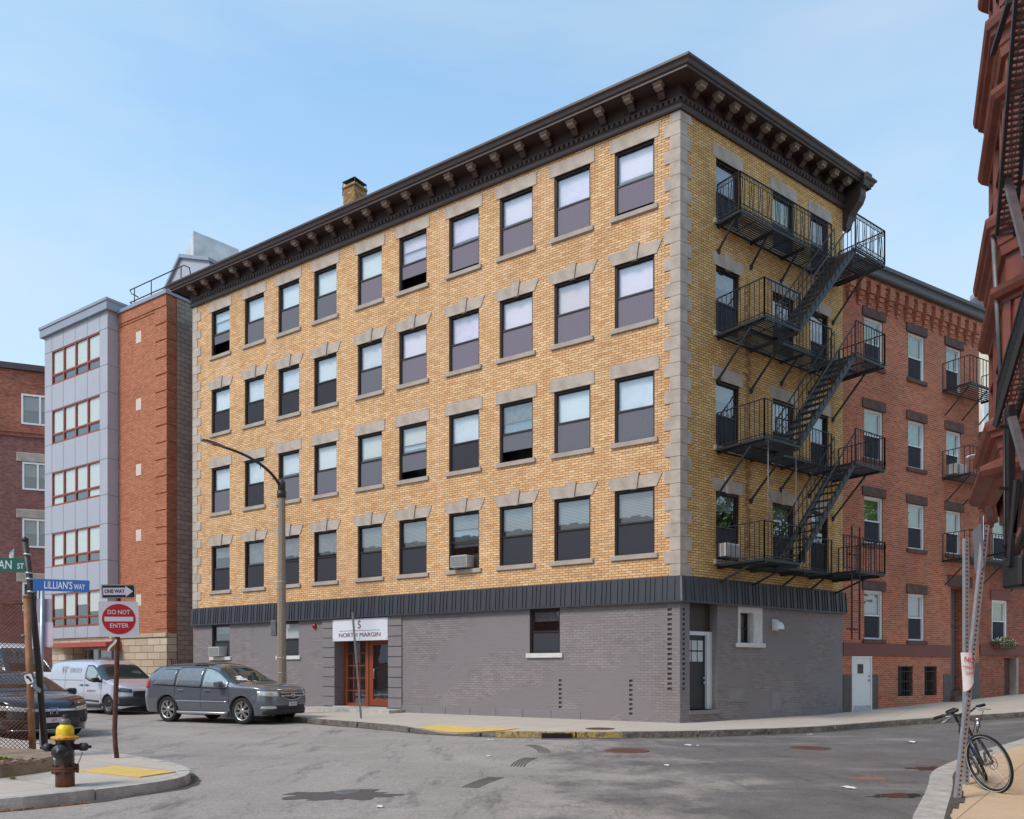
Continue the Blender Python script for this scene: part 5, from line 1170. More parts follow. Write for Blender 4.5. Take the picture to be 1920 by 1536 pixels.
ring([(0, 3.9), (0.02, 3.86), (0.10, 3.92), (0.14, 4.02), (0.26, 4.06), (0.30, 4.12), (0.30, 4.18), (0.06, 4.30), (0, 4.32)], 'moulding')
mb = MB(); mb.poly([tuple(p) for p in outline(-0.1)], 3.7, 4.31); mb.build('oriel_base', M['terracotta'], OB_)
# windows and corner posts of the oriel faces
faces = [(OFn, oD, OL, oN), (OFn, cN, CD, Vector((-cN.y, cN.x)) if Vector((-cN.y, cN.x)).dot(-oD) > 0 else Vector((cN.y, -cN.x)))]
for (o0, dd_, ln, nn_) in faces:
    ff = Fac(o0, dd_, nn_)
    for zb in (5.15, 7.78, 10.4, 13.1):
        mb = MB(); zt_ = zb+1.15
        n_ = 2 if ln > 1.5 else 1; pw = (ln-0.2)/n_
        for k in range(n_):
            a = 0.1+k*pw+0.07; b = 0.1+(k+1)*pw-0.07
            for x0, x1 in ((a, a+0.06), (b-0.06, b)): ff.bx(mb, x0, x1, -0.02, 0.05, zb, zt_)
            ff.bx(mb, a+0.06, b-0.06, -0.02, 0.05, zt_-0.06, zt_); ff.bx(mb, a+0.06, b-0.06, -0.02, 0.05, zb, zb+0.06); ff.bx(mb, a+0.06, b-0.06, -0.02, 0.04, zb+0.56, zb+0.6)
        wn = mb.build('window', M['terracotta'], OB_)
        for k in range(n_):
            a = 0.1+k*pw+0.13; b = 0.1+(k+1)*pw-0.13; mb = MB(); ff.bx(mb, a, b, 0.002, 0.008, zb+0.06, zt_-0.06); mb.build('pane', M['glass'] if k > 5 else plain('dark reflecting pane', lin(60, 62, 70), 0.05), wn)
        mb = MB()
        for x in ((0.0, 0.1), (ln-0.1, ln)): ff.bx(mb, x[0], x[1], -0.02, 0.035, zb-0.1, zt_+0.12)
        ff.bx(mb, 0.18, ln-0.18, -0.01, 0.03, zb-0.72, zb-0.25, bev=0.01)
        mb.build('pilaster_trim', M['terracotta'], OB_)
# its fire escape: steep stair, platforms, hanging ladder
OE = empty('fire_escape', (7.6, 9.6, 3.2), 0, 'black iron fire escape with a steep slatted stair in front of the red brown oriel', 'fire escape')
FO = Fac(pN-oD*2.6+oN*0.15, oD, oN)
def so(mb, a, b, w_=0.04, h_=None): mb.bar(FO.P(*a), FO.P(*b), w_, h_)
def opix(px, py, Y): p = D(px, py, Y); v = p.xy-FO.O; return (v.dot(FO.d), v.dot(FO.n), p.z)
def steep(A0, A1, n1):
    mb = MB()
    for dx in (0.0, 0.22): mb.bar(A0+Vector((dx, 0, 0)), A1+Vector((dx, 0, 0)), 0.035, 0.11)
    st = mb.build('stair', M['iron'], OE); mb = MB()
    for i in range(n1): p = A0.lerp(A1, i/(n1-1)); mb.bar(p+Vector((0.01, 0, -0.02)), p+Vector((0.21, 0, 0.02)), 0.05, 0.016)
    for dx in (0.07, 0.14): mb.bar(A0+Vector((dx, 0, 0)), A1+Vector((dx, 0, 0)), 0.012)
    mb.build('treads', M['galvdark'], st)
    mb = MB(); up = Vector((-0.03, -0.1, 0.5)); mb.bar(A0+up, A1+up, 0.025)
    for i in range(n1): p = A0.lerp(A1, i/(n1-1)); q = A0.lerp(A1, min(1, (i+1.2)/(n1-1))); mb.bar(p, p+up, 0.014); mb.bar(p+up, q, 0.010)
    mb.build('handrail', M['iron'], st)
steep(D(1869, 440, 10.0), D(1906, -20, 8.4), 40); steep(D(1866, 800, 10.0), D(1936, 560, 9.2), 24)
mb = MB(); mb.bar(D(1887, 330, 9.6), D(1926, 480, 9.4), 0.10, 0.04); mb.build('brace', M['galvdark'], OE)
mb = MB(); mb.bar(D(1893, 0, 9.0), D(1862, 100, 10.0), 0.06); mb.build('brace', M['iron'], OE)
for (za, s0) in ((4.55, 0), (7.2, 0.4), (9.9, 0.2)):
    mb = MB(); X0, X1 = 7.05, 9.2
    base = D(1893, 600, 9.7)
    for i in range(9): y = 9.0+i*0.12; mb.bar((6.02+y*0.115-0.0, y, za), (8.6, y+0.3, za), 0.04, 0.02)
    mb.bar((7.06, 9.0, za-0.04), (7.17, 9.98, za-0.04), 0.04, 0.09); mb.bar((7.06, 9.0, za-0.04), (8.6, 9.3, za-0.04), 0.04, 0.09)
    pf = mb.build('platform', M['iron'], OE)
    mb = MB(); mb.bar((7.06, 9.0, za+0.95), (7.17, 9.98, za+0.95), 0.03); mb.bar((7.06, 9.0, za+0.95), (8.6, 9.3, za+0.95), 0.03)
    for i in range(8): t = i/7; mb.bar((7.06+0.11*t, 9.0+0.98*t, za), (7.06+0.11*t, 9.0+0.98*t, za+0.95), 0.016)
    for i in range(10): t = i/9; mb.bar((7.06+1.54*t, 9.0+0.3*t, za), (7.06+1.54*t, 9.0+0.3*t, za+0.95), 0.016)
    mb.build('railing', M['iron'], pf)
    mb = MB(); mb.bar((7.10, 9.1, za-0.05), (8.2, 10.4, za-1.3), 0.045); mb.build('bracket', M['iron'], pf)
# long pipe and square post in front
mb = MB(); a = D(1862, 440, 10.6); b = D(1877, 720, 10.6); mb.tube([a, b], 0.028, 6); mb.build('rod', M['galvdark'], OE)
mb = MB(); mb.bar(D(1895, 760, 9.6), D(1895, 1032, 9.6), 0.075, 0.06); mb.tube([D(1883, 770, 9.6), D(1884, 1020, 9.6), D(1887, 1072, 9.6)], 0.016, 6)
for y in (800, 916): mb.bar(D(1872, y, 9.6), D(1897, y, 9.6), 0.03)
mb.bar(D(1846, 1044, 9.6), D(1884, 1036, 9.6), 0.025); mb.bar(D(1878, 1025, 9.6), D(1925, 1026, 9.6), 0.035)
mb.build('drop_ladder', M['iron'], OE)
mb = MB(); mb.bar(D(1897, 782, 9.4), D(1925, 880, 9.3), 0.085, 0.05); mb.build('handrail', M['galvdark'], OE)
mb = MB(); p = D(1912, 1078, 9.4); mb.bbox(p.x-0.10, p.x+0.25, p.y-0.15, p.y+0.2, p.z-0.15, p.z+0.22, 0.03); mb.build('counterweight', M['iron'], OE)
mb = MB()
for (a, b) in (((1907, 900), (1893, 1062)), ((1925, 985), (1897, 1065)), ((1925, 870), (1900, 1000))): mb.bar(D(*a, 9.4), D(*b, 9.4), 0.05, 0.06)
mb.build('brace', M['iron'], OE)

# ------------------------------------------------------------ street lamps
def lamp_head(mb, mb2, tip, d, tilt=0.06, L=0.75):
    """flat cobra head reaching along d from tip"""
    d = Vector(d).normalized(); side = Vector((-d.y, d.x, 0)).normalized(); up = Vector((0, 0, 1)); n_ = 10; rings = []
    for i in range(n_+1):
        t = i/n_; wv = 0.05+0.115*math.sin(min(1, t*1.25)*math.pi*0.62)*(1-(max(0, t-0.75)/0.25)**2*0.75); hv = 0.05*(1-0.55*t)
        c = tip+d*L*t+up*tilt*t
        rings.append([mb.P(c+side*wv*math.cos(a)+up*hv*(math.sin(a) if math.sin(a) > 0 else 0.45*math.sin(a))) for a in [2*math.pi*k/12 for k in range(12)]])
    for i in range(n_):
        for k in range(12): mb.face((rings[i][k], rings[i][(k+1) % 12], rings[i+1][(k+1) % 12], rings[i+1][k]), 0, True)
    mb.face(rings[0]); mb.face(rings[-1][::-1])
    c = tip+d*L*0.62-up*0.025+up*tilt*0.6; q = [c+d*a*0.2+side*b*0.1 for a, b in ((-1, -1), (1, -0.8), (1, 0.8), (-1, 1))]
    mb2.hexa([x-up*0.012 for x in q]+q)
LY = 25.0; lb_ = D(528, 1300, LY); 
LP = empty('street_lamp', (lb_.x, lb_.y, SW), 0, 'tall aggregate concrete street lamp with a curved arm before the yellow building', 'street lamp')
def concrete_mat():
    n = NT('exposed aggregate concrete'); v = n.coord('Object'); c = n.mix(n.noise(v, 35, 3, 0.7), lin(176, 160, 140), lin(126, 110, 96)); c = n.mul(c, n.noise(v, 90, 2, 0.7, 0.75, 1.25)); n.bsdf(c, 0.9, 0, 0.2); n.bump(n.noise(v, 60, 3, 0.7), 0.6, 0.01); return n.mat
M['aggregate'] = concrete_mat()
zt = D(523, 905, LY).z; mb = MB(); mb.lathe([(0.165, 0), (0.165, 0.05), (0.15, 1.5), (0.115, zt-0.35-SW), (0.115, zt-0.33-SW)], 10, Matrix.Identity(4), smooth=False)
mb.build('pole', M['aggregate'], LP, I4)
mb = MB(); mb.lathe([(0.122, zt-0.34-SW), (0.122, zt-SW), (0.09, zt-SW+0.05), (0.05, zt-SW+0.10), (0, zt-SW+0.12)], 10); mb.build('cap', M['darkpole'], LP, I4)
ad_ = Vector((nL.x, nL.y, 0)); base = Vector((0, 0, zt-0.38-SW)); pts = []
zh = D(428, 838, 23.2).z-SW
for i in range(15):
    t = i/14; an = t*math.pi/2; pts.append(base+ad_*(2.15*(1-math.cos(an)))+Vector((0, 0, (zh-base.z)*math.sin(an))))
mb = MB(); mb.tube(pts, [0.055-0.02*i/14 for i in range(15)], 8); mb.tube([base+Vector((0, 0, -0.1)), base+Vector((0, 0, 0.12))], 0.14, 10)
arm = mb.build('arm', M['darkpole'], LP, I4)
mb = MB(); mb2 = MB(); lamp_head(mb, mb2, pts[-1]-ad_*0.05, ad_, 0.05); hd = mb.build('lamp_head', M['galvdark'], LP, I4); mb2.build('lens', M['glassup'], hd, I4)
mb = MB()
for p in (pts[5], pts[8]): mb.tube([p, p-Vector((0, 0, 0.14))], 0.012, 6)
mb.build('hook', M['darkpole'], arm, I4)
mb = MB(); b_ = D(514, 1178, LY); v = b_-Vector((lb_.x, lb_.y, SW)); mb.bbox(v.x-0.09, v.x+0.09, -0.08, 0.08, v.z-0.24, v.z+0.24, 0.02); mb.build('control_box', M['galvdark'], LP, I4)
mb = MB()
for z in (1.25, 1.72, 4.1): mb.lathe([(0.158-z*0.006, z), (0.158-z*0.006, z+0.04)], 12)
mb.build('strap', M['galv'], LP, I4)
# far lamp reaching from behind the oriel
hp = D(1866, 853, 15.5); L2 = empty('street_lamp', hp, 0, 'pale street lamp head sticking out from behind the red brown oriel', 'street lamp')
mb = MB(); mb2 = MB(); lamp_head(mb, mb2, Vector((0.1, 0, 0)), (-1, 0.1, 0), -0.02, 0.6); hd = mb.build('lamp_head', M['white'], L2, I4); mb2.build('lens', M['glassup'], hd, I4)
mb = MB(); mb.tube([(0.05, 0, 0), (0.9, -0.1, -0.05), (1.1, -0.1, -0.3)], 0.03, 8); mb.tube([(1.1, -0.1, -5.6), (1.1, -0.1, 0.4)], 0.08, 10); mb.build('pole', M['darkpole'], L2, I4)

# ------------------------------------------------------------ signs and posts
def perforated(mb, a, b, w_=0.055, step=0.0254*2, face=Vector((0, -1, 0)), n_holes=True):
    """square perforated post: front face is a real ladder of holes"""
    a = Vector(a); b = Vector(b); d = (b-a).normalized(); L = (b-a).length; x = d.cross(face).normalized(); y = x.cross(d).normalized()
    if y.dot(face) < 0: y = -y
    h = w_/2
    def P(u, v, t): return a+x*u+y*v+d*t
    for v in (h,):
        for u0, u1 in ((-h, -0.009), (0.009, h)): mb.face([mb.P(P(u0, v, 0)), mb.P(P(u1, v, 0)), mb.P(P(u1, v, L)), mb.P(P(u0, v, L))])
        t = 0
        while t < L: 
            t1 = min(L, t+step-0.018); mb.face([mb.P(P(-0.009, v, t)), mb.P(P(0.009, v, t)), mb.P(P(0.009, v, t1)), mb.P(P(-0.009, v, t1))]); t += step
    for q in (((-h, -h), (-h, h)), ((h, h), (h, -h)), ((h, -h), (-h, -h))): mb.face([mb.P(P(*q[0], 0)), mb.P(P(*q[1], 0)), mb.P(P(*q[1], L)), mb.P(P(*q[0], L))])
    mb.face([mb.P(P(u, v, L)) for u, v in ((-h, -h), (h, -h), (h, h), (-h, h))])
    mb.box(-h*0.6, h*0.6, -h*0.6, h*0.3, 0, L, 1, Matrix(((x.x, y.x, d.x, a.x), (x.y, y.y, d.y, a.y), (x.z, y.z, d.z, a.z), (0, 0, 0, 1))))
P1a = G(1793, 1496, SW-0.02); P1b = D(1848, 985, P1a.y-0.1)
t1 = empty('sign_post', P1a, 0, 'tall leaning perforated steel post nearest the bicycle', 'post'); mb = MB(); perforated(mb, P1a+Vector((0, 0, -0.1)), P1b); mb.build('post', [M['galv'], M['black']], t1)
P2a = G(1811, 1470, SW-0.02); P2b = D(1811, 1010, P2a.y)
t2 = empty('sign_post', P2a, 0, 'upright perforated steel post behind the leaning post', 'post'); mb = MB(); perforated(mb, P2a+Vector((0, 0, -0.1)), P2b); mb.build('post', [M['galv'], M['black']], t2)
def plate(mb, w_, h_, rad_=0.03, y0=-0.003, y1=0.003, M_=None, n_=4, mi=0):
    pts = []
    for cx, cz, a0 in ((w_/2-rad_, h_/2-rad_, 0), (-w_/2+rad_, h_/2-rad_, 90), (-w_/2+rad_, -h_/2+rad_, 180), (w_/2-rad_, -h_/2+rad_, 270)):
        for k in range(n_+1): a = rad(a0+90*k/n_); pts.append((cx+rad_*math.cos(a), cz+rad_*math.sin(a)))
    mb.prism(pts, y0, y1, mi, M_)
M['signwhite'] = plain('white sign face', lin(222, 216, 220), 0.35, var=0.02); M['signback'] = plain('bare aluminium sign back', lin(168, 160, 168), 0.4, 0.3, var=0.06)
M['signgreen'] = plain('green sign face', lin(20, 92, 78), 0.35, var=0.05); M['signblue'] = plain('blue sign face', lin(28, 92, 168), 0.35, var=0.03); M['signblack'] = plain('black sign face', lin(40, 34, 34), 0.4, var=0.03)
M['signredd'] = plain('traffic red', lin(190, 34, 44), 0.35, var=0.03)
# edge-on signs on the leaning post
def sign(name, loc, rz, label, w_, h_, face, back=None, r_=0.03, ry=0.0, cat='sign', rx=0.0):
    e = empty(name, loc, 0, label, cat); e.matrix_basis = Matrix.Translation(Vector(loc)) @ Matrix.Rotation(rz, 4, 'Z') @ Matrix.Rotation(rx, 4, 'X') @ Matrix.Rotation(ry, 4, 'Y'); W[e] = e.matrix_basis.copy()
    mb = MB(); plate(mb, w_, h_, r_, -0.002, 0.002); mb.build('face', face, e, I4)
    mb = MB(); plate(mb, w_, h_, r_, 0.0021, 0.004); mb.build('back', back or M['signback'], e, I4); return e
q = D(1843, 998, P1b.y+0.06); s1_ = sign('street_sign', q, rad(62), 'small white and blue sign seen almost edge on at the top of the leaning post', 0.24, 0.30, M['signwhite'], M['signblue'], ry=rad(14))
q = D(1834, 1030, P1b.y+0.10); s2_ = sign('street_sign', q, rad(77), 'long narrow sign seen edge on below the small blue one', 0.27, 0.50, plain('dull grey sign', lin(112, 108, 112), 0.7), plain('dull grey sign', lin(112, 108, 112), 0.7), ry=rad(10))
mb = MB(); mb.bar(D(1857, 948, P1b.y), D(1862, 982, P1b.y), 0.05, 0.12); mb.bar(D(1842, 983, P1b.y), D(1861, 985, P1b.y), 0.05, 0.05); mb.build('sign_bracket', M['rusty'], t1)
# torn notice taped round the posts
nq = D(1813, 1262, P1a.y-0.06); nt_ = empty('paper_notice', nq, 0, 'torn white paper notice with red print taped to the leaning post', 'notice')
mb = MB()
def pf_(u, v): return Vector((-0.06+0.12*u+0.03*v-0.02, -0.02-0.02*math.sin(u*3), 0.22-0.42*v))
I_ = mb.grid(lambda u, v: pf_(u, v*(1-0.25*u*u)), 6, 8); o = mb.build('sheet', plain('paper', lin(232, 224, 226), 0.7, var=0.05), nt_, I4)
for k, (tx, sz, z) in enumerate((('NO', 0.075, 0.14), ('PARKING', 0.035, 0.06), ('ZONE', 0.035, 0.0))): new_obj('lettering', text_mesh(tx, sz, M['signredd'], 0.001), nt_, Matrix.Translation((0.0, -0.05, z)) @ Matrix.Rotation(rad(8), 4, 'Y'))
# DO NOT ENTER
PA = G(220, 1421, SW); Y_ = PA.y; PT = D(222, 1112, Y_)
dn = empty('sign_post', PA, 0, 'rusty brown steel pole carrying the do not enter and one way signs', 'post')
mb = MB(); mb.tube([PA+Vector((0, 0, -0.05)), D(216.5, 1400, Y_), D(215, 1370, Y_), D(219, 1250, Y_), D(222, 1112, Y_)], 0.036, 10); mb.build('pole', M['rusty'], dn)
sz = 72/F*Y_*0.93; e = sign('traffic_sign', D(223, 1161, Y_-0.05), rad(27), 'square do not enter sign with a red disc on the rusty pole', sz*1.0, 66/F*Y_, M['signwhite'], r_=0.03, ry=rad(-1.5))
mb = MB(); R_ = 0.235
mb.prism([(R_*math.cos(k*math.pi/24), R_*math.sin(k*math.pi/24)) for k in range(48)], -0.0045, -0.002); mb.build('disc', M['signredd'], e, I4)
mb = MB(); mb.box(-0.20, 0.20, -0.0065, -0.0045, -0.035, 0.035); mb.build('bar', M['signwhite'], e, I4)
new_obj('lettering', text_mesh('DO NOT', 0.095, M['signwhite'], 0.001, bold=0.001, fit=0.31), e, Matrix.Translation((0, -0.0056, 0.105))); new_obj('lettering', text_mesh('ENTER', 0.095, M['signwhite'], 0.001, bold=0.001, fit=0.26), e, Matrix.Translation((0, -0.0056, -0.105)))
e = sign('traffic_sign', D(222, 1109, Y_-0.06), rad(27), 'black one way sign with a white arrow above the do not enter sign', 0.47, 0.215, M['signblack'], r_=0.015, ry=rad(-3))
mb = MB(); plate(mb, 0.46, 0.205, 0.014, -0.0035, -0.002); mb.build('border', M['signwhite'], e, I4); mb = MB(); plate(mb, 0.445, 0.19, 0.012, -0.005, -0.0035); mb.build('field', M['signblack'], e, I4)
mb = MB(); mb.prism([(-0.21, -0.055), (0.10, -0.055), (0.10, -0.085), (0.205, 0.0), (0.10, 0.085), (0.10, 0.055), (-0.21, 0.055)], -0.0065, -0.005); mb.build('arrow', M['signwhite'], e, I4)
new_obj('lettering', text_mesh('ONE WAY', 0.085, M['signblack'], 0.001, bold=0.002, fit=0.28), e, Matrix.Translation((-0.055, -0.0075, 0.0)))
mb = MB(); a = D(217, 1197, Y_-0.06); mb.grid(lambda u, v: a+Vector((-0.13*v+0.02*u+0.015*math.sin(v*6), -0.01*math.sin(v*5), -0.18*v-0.03*u+0.0)), 2, 8); 
props(mb.build('paper_strip', plain('torn tape', lin(206, 202, 198), 0.7)), 'torn pale strip of tape dangling under the do not enter sign', 'tape')
# leaning street name pole
QA = G(86, 1418, SW); QY = QA.y; QT = D(47, 1016, QY)
sp = empty('sign_post', QA, 0, 'dark leaning pole carrying the green and blue street name signs', 'post'); mb = MB(); mb.tube([QA+Vector((0, 0, -0.05)), D(72, 1250, QY), D(59, 1110, QY), QT], 0.047, 12); mb.lathe([(0.05, 0), (0.05, 0.05), (0.0, 0.09)], 10, Matrix.Translation(QT)); mb.build('pole', M['darkpole'], sp)
for py in (1040, 1075, 1086, 1110): mb = MB(); p = D(49+(py-1020)*0.10, py, QY); mb.lathe([(0.056, -0.015), (0.056, 0.015)], 12, Matrix.Translation(p)); mb.build('strap', M['galv'], sp)
def name_sign(c, w_, h_, rz, ry, face, txt, size, label, tx=0.0, txt2=None, f1=0.3, f2=0.1, tx2=0, s2=0.1):
    e = sign('street_name_sign', c, rz, label, w_, h_, face, face, 0.02, ry); new_obj('lettering', text_mesh(txt, size, M['signwhite'], 0.001, fit=f1, bold=0.001, align='LEFT'), e, Matrix.Translation((tx, -0.0032, -0.004)))
    if txt2: new_obj('lettering', text_mesh(txt2, s2, M['signwhite'], 0.001, fit=f2, bold=0.001, align='LEFT'), e, Matrix.Translation((tx2, -0.0032, -0.018)))
    return e
wb_ = 100/F*QY
name_sign(D(115, 1098, QY-0.05), wb_*1.0, 0.185, rad(6), rad(1.2), M['signblue'], "LILLIAN'S", 0.165, 'blue street name sign reading LILLIAN\'S WAY on the leaning pole', -0.26, 'WAY', tx2=0.19, s2=0.12, f1=0.42, f2=0.17)
name_sign(D(2, 1059, QY-0.06), 0.80, 0.22, rad(6), rad(1.0), M['signgreen'], 'AN', 0.19, 'green street name sign ending in AN ST, cut by the left edge', -0.04, 'ST', tx2=0.24, s2=0.125, f1=0.20, f2=0.10)
name_sign(D(22, 1042, QY+0.32), 0.66, 0.17, rad(-52), rad(0), M['signgreen'], 'MARGIN', 0.115, 'green street name sign reading MARGIN ST behind the leaning pole', -0.28, 'ST', tx2=0.19, s2=0.09, f1=0.43, f2=0.09)
# grey post with two bare sign backs
RA = G(77, 1398, SW); RY = RA.y; gp = empty('sign_post', RA, 0, 'grey steel post holding two bare sign backs behind the leaning pole', 'post')
mb = MB(); mb.tube([RA+Vector((0, 0, -0.05)), D(79, 1106, RY)], 0.03, 8); mb.build('post', M['galv'], gp)
sign('traffic_sign', D(83, 1146, RY+0.05), rad(-8), 'upper bare grey sign back behind the street name pole', 32/F*RY, 46/F*RY, M['signback']); sign('traffic_sign', D(76, 1190, RY+0.05), rad(-8), 'lower wide bare grey sign back behind the street name pole', 52/F*RY, 46/F*RY, plain('pale sign back', lin(206, 190, 200), 0.4))
# thin leaning post by the entrance
TA = G(677, 1347, SW); TB = D(661, 1148, TA.y); tp = empty('sign_post', TA, 0, 'bare thin steel post leaning on the sidewalk by the red entrance', 'post'); mb = MB(); mb.bar(TA, TB, 0.055, 0.03); mb.bar(TA.lerp(TB, 0.0)+Vector((0.02, -0.02, 0)), TB+Vector((0.02, -0.02, 0)), 0.014, 0.03); mb.build('post', M['galvdark'], tp)

# ------------------------------------------------------------ hydrant
HA = G(122, 1474, SW); hy = empty('fire_hydrant', HA, rad(12), 'black fire hydrant with a yellow bonnet on the near sidewalk', 'fire hydrant'); hs = 134/F*HA.y/0.92
def hydmat(name, c, rust, amt, zlo, zhi):
    n = NT(name); v = n.coord('Object'); s_ = n.n('ShaderNodeSeparateXYZ'); n.l(v, s_.inputs[0]); zz = n.n('ShaderNodeMapRange'); zz.inputs['From Min'].default_value = zlo; zz.inputs['From Max'].default_value = zhi; n.l(s_.outputs['Z'], zz.inputs['Value'])
    f = n.math('ADD', n.noise(v, 14, 5, 0.7, -amt, 0.9, 0.45, 0.8), zz.outputs[0], True); n.bsdf(n.mix(f, c, rust), 0.4); n.bump(n.noise(v, 40, 3, 0.6), 0.3, 0.004); return n.mat
M['hblack'] = hydmat('black hydrant enamel', lin(44, 46, 52), lin(112, 66, 40), 0.2, 0.35, 0.0); M['hyellow'] = hydmat('yellow hydrant enamel', lin(236, 204, 20), lin(196, 120, 40), 0.4, 0.66, 0.60); M['hrust'] = plain('rusty flange', lin(96, 58, 42), 0.8, var=0.4, scale=20, bump=0.3)
def hl(prof, mat, nm, par=None, n_=24, Mx=None): mb = MB(); mb.lathe([(r_*hs, z*hs) for r_, z in prof], n_, Mx); return mb.build(nm, mat, par or hy, I4)
bar_ = hl([(0.112, 0), (0.112, 0.17), (0.108, 0.20), (0.108, 0.57), (0.118, 0.58), (0.118, 0.60)], M['hblack'], 'barrel')
hl([(0.155, 0.19), (0.16, 0.20), (0.16, 0.215), (0.155, 0.222)], M['hrust'], 'flange', bar_); hl([(0.155, 0.226), (0.16, 0.232), (0.16, 0.25), (0.155, 0.255)], M['hrust'], 'flange', bar_)
mb = MB()
for k in range(8): a = k*math.pi/4+0.2; mb.lathe([(0.018*hs, 0.165*hs), (0.018*hs, 0.28*hs)], 6, Matrix.Translation((0.14*hs*math.cos(a), 0.14*hs*math.sin(a), 0)), smooth=False)
mb.build('bolts', M['hrust'], bar_, I4)
bon = hl([(0.158, 0.60), (0.165, 0.61), (0.165, 0.63), (0.158, 0.64), (0.115, 0.645), (0.105, 0.66), (0.104, 0.72), (0.092, 0.765), (0.06, 0.79), (0.055, 0.80)], M['hyellow'], 'bonnet')
hl([(0.055, 0.795), (0.062, 0.80), (0.062, 0.835), (0.05, 0.86), (0.036, 0.868), (0.034, 0.87)], M['galvdark'], 'bonnet_cap', bon); hl([(0.03, 0.868), (0.034, 0.875), (0.03, 0.92), (0.0, 0.922)], M['hrust'], 'operating_nut', bon, 5)
for ang, rr, L, nm in ((-90, 0.085, 0.16, 'pumper_nozzle'), (0, 0.05, 0.18, 'hose_nozzle'), (180, 0.05, 0.16, 'hose_nozzle')):
    Mx = Matrix.Rotation(rad(ang), 4, 'Z') @ Matrix.Translation((0.07*hs, 0, (0.50 if rr < 0.06 else 0.46)*hs)) @ Matrix.Rotation(rad(90), 4, 'Y')
    mb = MB(); mb.lathe([(rr*0.8*hs, 0), (rr*0.8*hs, (L-0.07)*hs), (rr*1.05*hs, (L-0.07)*hs), (rr*1.08*hs, L*hs), (rr*0.8*hs, (L+0.02)*hs), (0.018*hs, (L+0.022)*hs), (0.02*hs, (L+0.06)*hs), (0.0, (L+0.062)*hs)], 16 if rr > 0.06 else 12, Mx); mb.build(nm, M['hblack'], hy, I4)
mb = MB(); n_ = 26; a = Vector((0.22, 0, 0.46))*hs; b = Vector((0.05, -0.11, 0.33))*hs
for i in range(n_):
    t = i/(n_-1); p = a.lerp(b, t)+Vector((0, -0.03, -0.16*hs*math.sin(t*math.pi)**0.8)); t2 = (i+0.9)/(n_-1); mb.tube([p+Vector((0.006*math.cos(k), 0.006*math.sin(k)*(i % 2), 0.009*math.sin(k))) for k in [j*1.05 for j in range(6)]], 0.0028, 4, closed=True, smooth=False)
mb.build('chain', M['hrust'], hy, I4)

# ------------------------------------------------------------ chain link fence on a low kerb wall
fa, fb_ = G(62, 1421, SW), None
fdir = Vector((-1, -0.28, 0)).normalized(); FH = 294/F*fa.y
KW = MB(); r = random.Random(8)
ka = G(103, 1424, SW); kpts = [(ka+Vector((0.05, -0.05, 0))), G(100, 1446, SW), G(0, 1460, SW), G(-90, 1470, SW)]
cf = empty('chain_link_fence', fa, 0, 'rusty chain link fence panel cut by the left edge', 'fence')
M['link'] = plain('rusted fence wire', lin(104, 66, 50), 0.8, 0.0, var=0.35, scale=6)
fb0 = fa+Vector((0.0, 0, 0.12)); Lf = 4.2
mb = MB(); mb.tube([fa+Vector((-0.0, 0, -0.05)), fa+Vector((-0.10, 0, FH+0.05))], 0.05, 12); mb.lathe([(0.055, 0), (0.05, 0.04), (0, 0.06)], 10, Matrix.Translation(fa+Vector((-0.10, 0, FH+0.05)))); mb.build('post', M['rustypost'], cf)
mb = MB(); p = fa+fdir*Lf; mb.tube([p+Vector((0, 0, 0)), p+Vector((0, 0, FH))], 0.04, 12); mb.build('post', M['rustypost'], cf)
mb = MB(); mb.tube([fa+Vector((-0.1, 0, FH-0.04)), fa+fdir*Lf+Vector((0, 0, FH-0.04))], 0.022, 8); mb.build('top_rail', M['rustypost'], cf)
mb = MB(); mb.tube([fa+Vector((-0.04, 0.02, 1.12)), fa+fdir*Lf+Vector((0, 0.02, 1.12))], 0.028, 8); mb.build('mid_rail', M['rustypost'], cf)
for py in (1192, 1262, 1330, 1405): mb = MB(); p = D(58+(py-1421)*0.06+2, py, fa.y); mb.lathe([(0.056, -0.015), (0.056, 0.015)], 12, Matrix.Translation(p)); mb.bar(p+Vector((0.05, -0.02, 0)), p+Vector((0.1, -0.02, -0.03)), 0.03); mb.build('clamp', M['galvdark'], cf)
mb = MB(); pitch = 0.062; hgt = FH-0.10; n_ = int(Lf/pitch)
def fpt(u, z, o): p = fa+fdir*(0.06+u)+Vector((-0.045*(1-u/Lf)*z/FH*2, o, 0.10+z)); return p
for sgn in (-1, 1):
    k = -int(hgt/pitch)-1
    while k < n_+int(hgt/pitch)+1:
        u0 = k*pitch; 
        # diagonal line u = u0 + sgn*z, clipped to the panel
        za, zb = 0.0, hgt
        if sgn > 0: za = max(0, -u0); zb = min(hgt, Lf-0.1-u0)
        else: za = max(0, u0-(Lf-0.1)); zb = min(hgt, u0)
        if zb-za > 0.02: mb.tube([fpt(u0+sgn*za, za, 0.004*sgn), fpt(u0+sgn*zb, zb, 0.004*sgn)], 0.0058, 3, caps=False, smooth=False)
        k += 1
mb.build('wire_mesh', M['link'], cf)
mb = MB()   # low rough concrete wall under it
wl = [G(100, 1425, SW).xy, G(102, 1444, SW).xy, G(60, 1451, SW).xy, G(0, 1459, SW).xy, G(-200, 1478, SW).xy, G(-520, 1440, SW).xy, G(-300, 1415, SW).xy, G(0, 1420, SW).xy]
pp = [tuple(p) for p in wl]; b_ = [mb.P((x, y, SW-0.01)) for x, y in pp]; cx = sum(p[0] for p in pp)/8; cyy = sum(p[1] for p in pp)/8
top = [mb.P((x+(cx-x)*0.02, y+(cyy-y)*0.06, SW+0.17+r.uniform(-0.02, 0.02))) for x, y in pp]
for i in range(8): mb.face((b_[i], b_[(i+1) % 8], top[(i+1) % 8], top[i]))
mb.face(top)
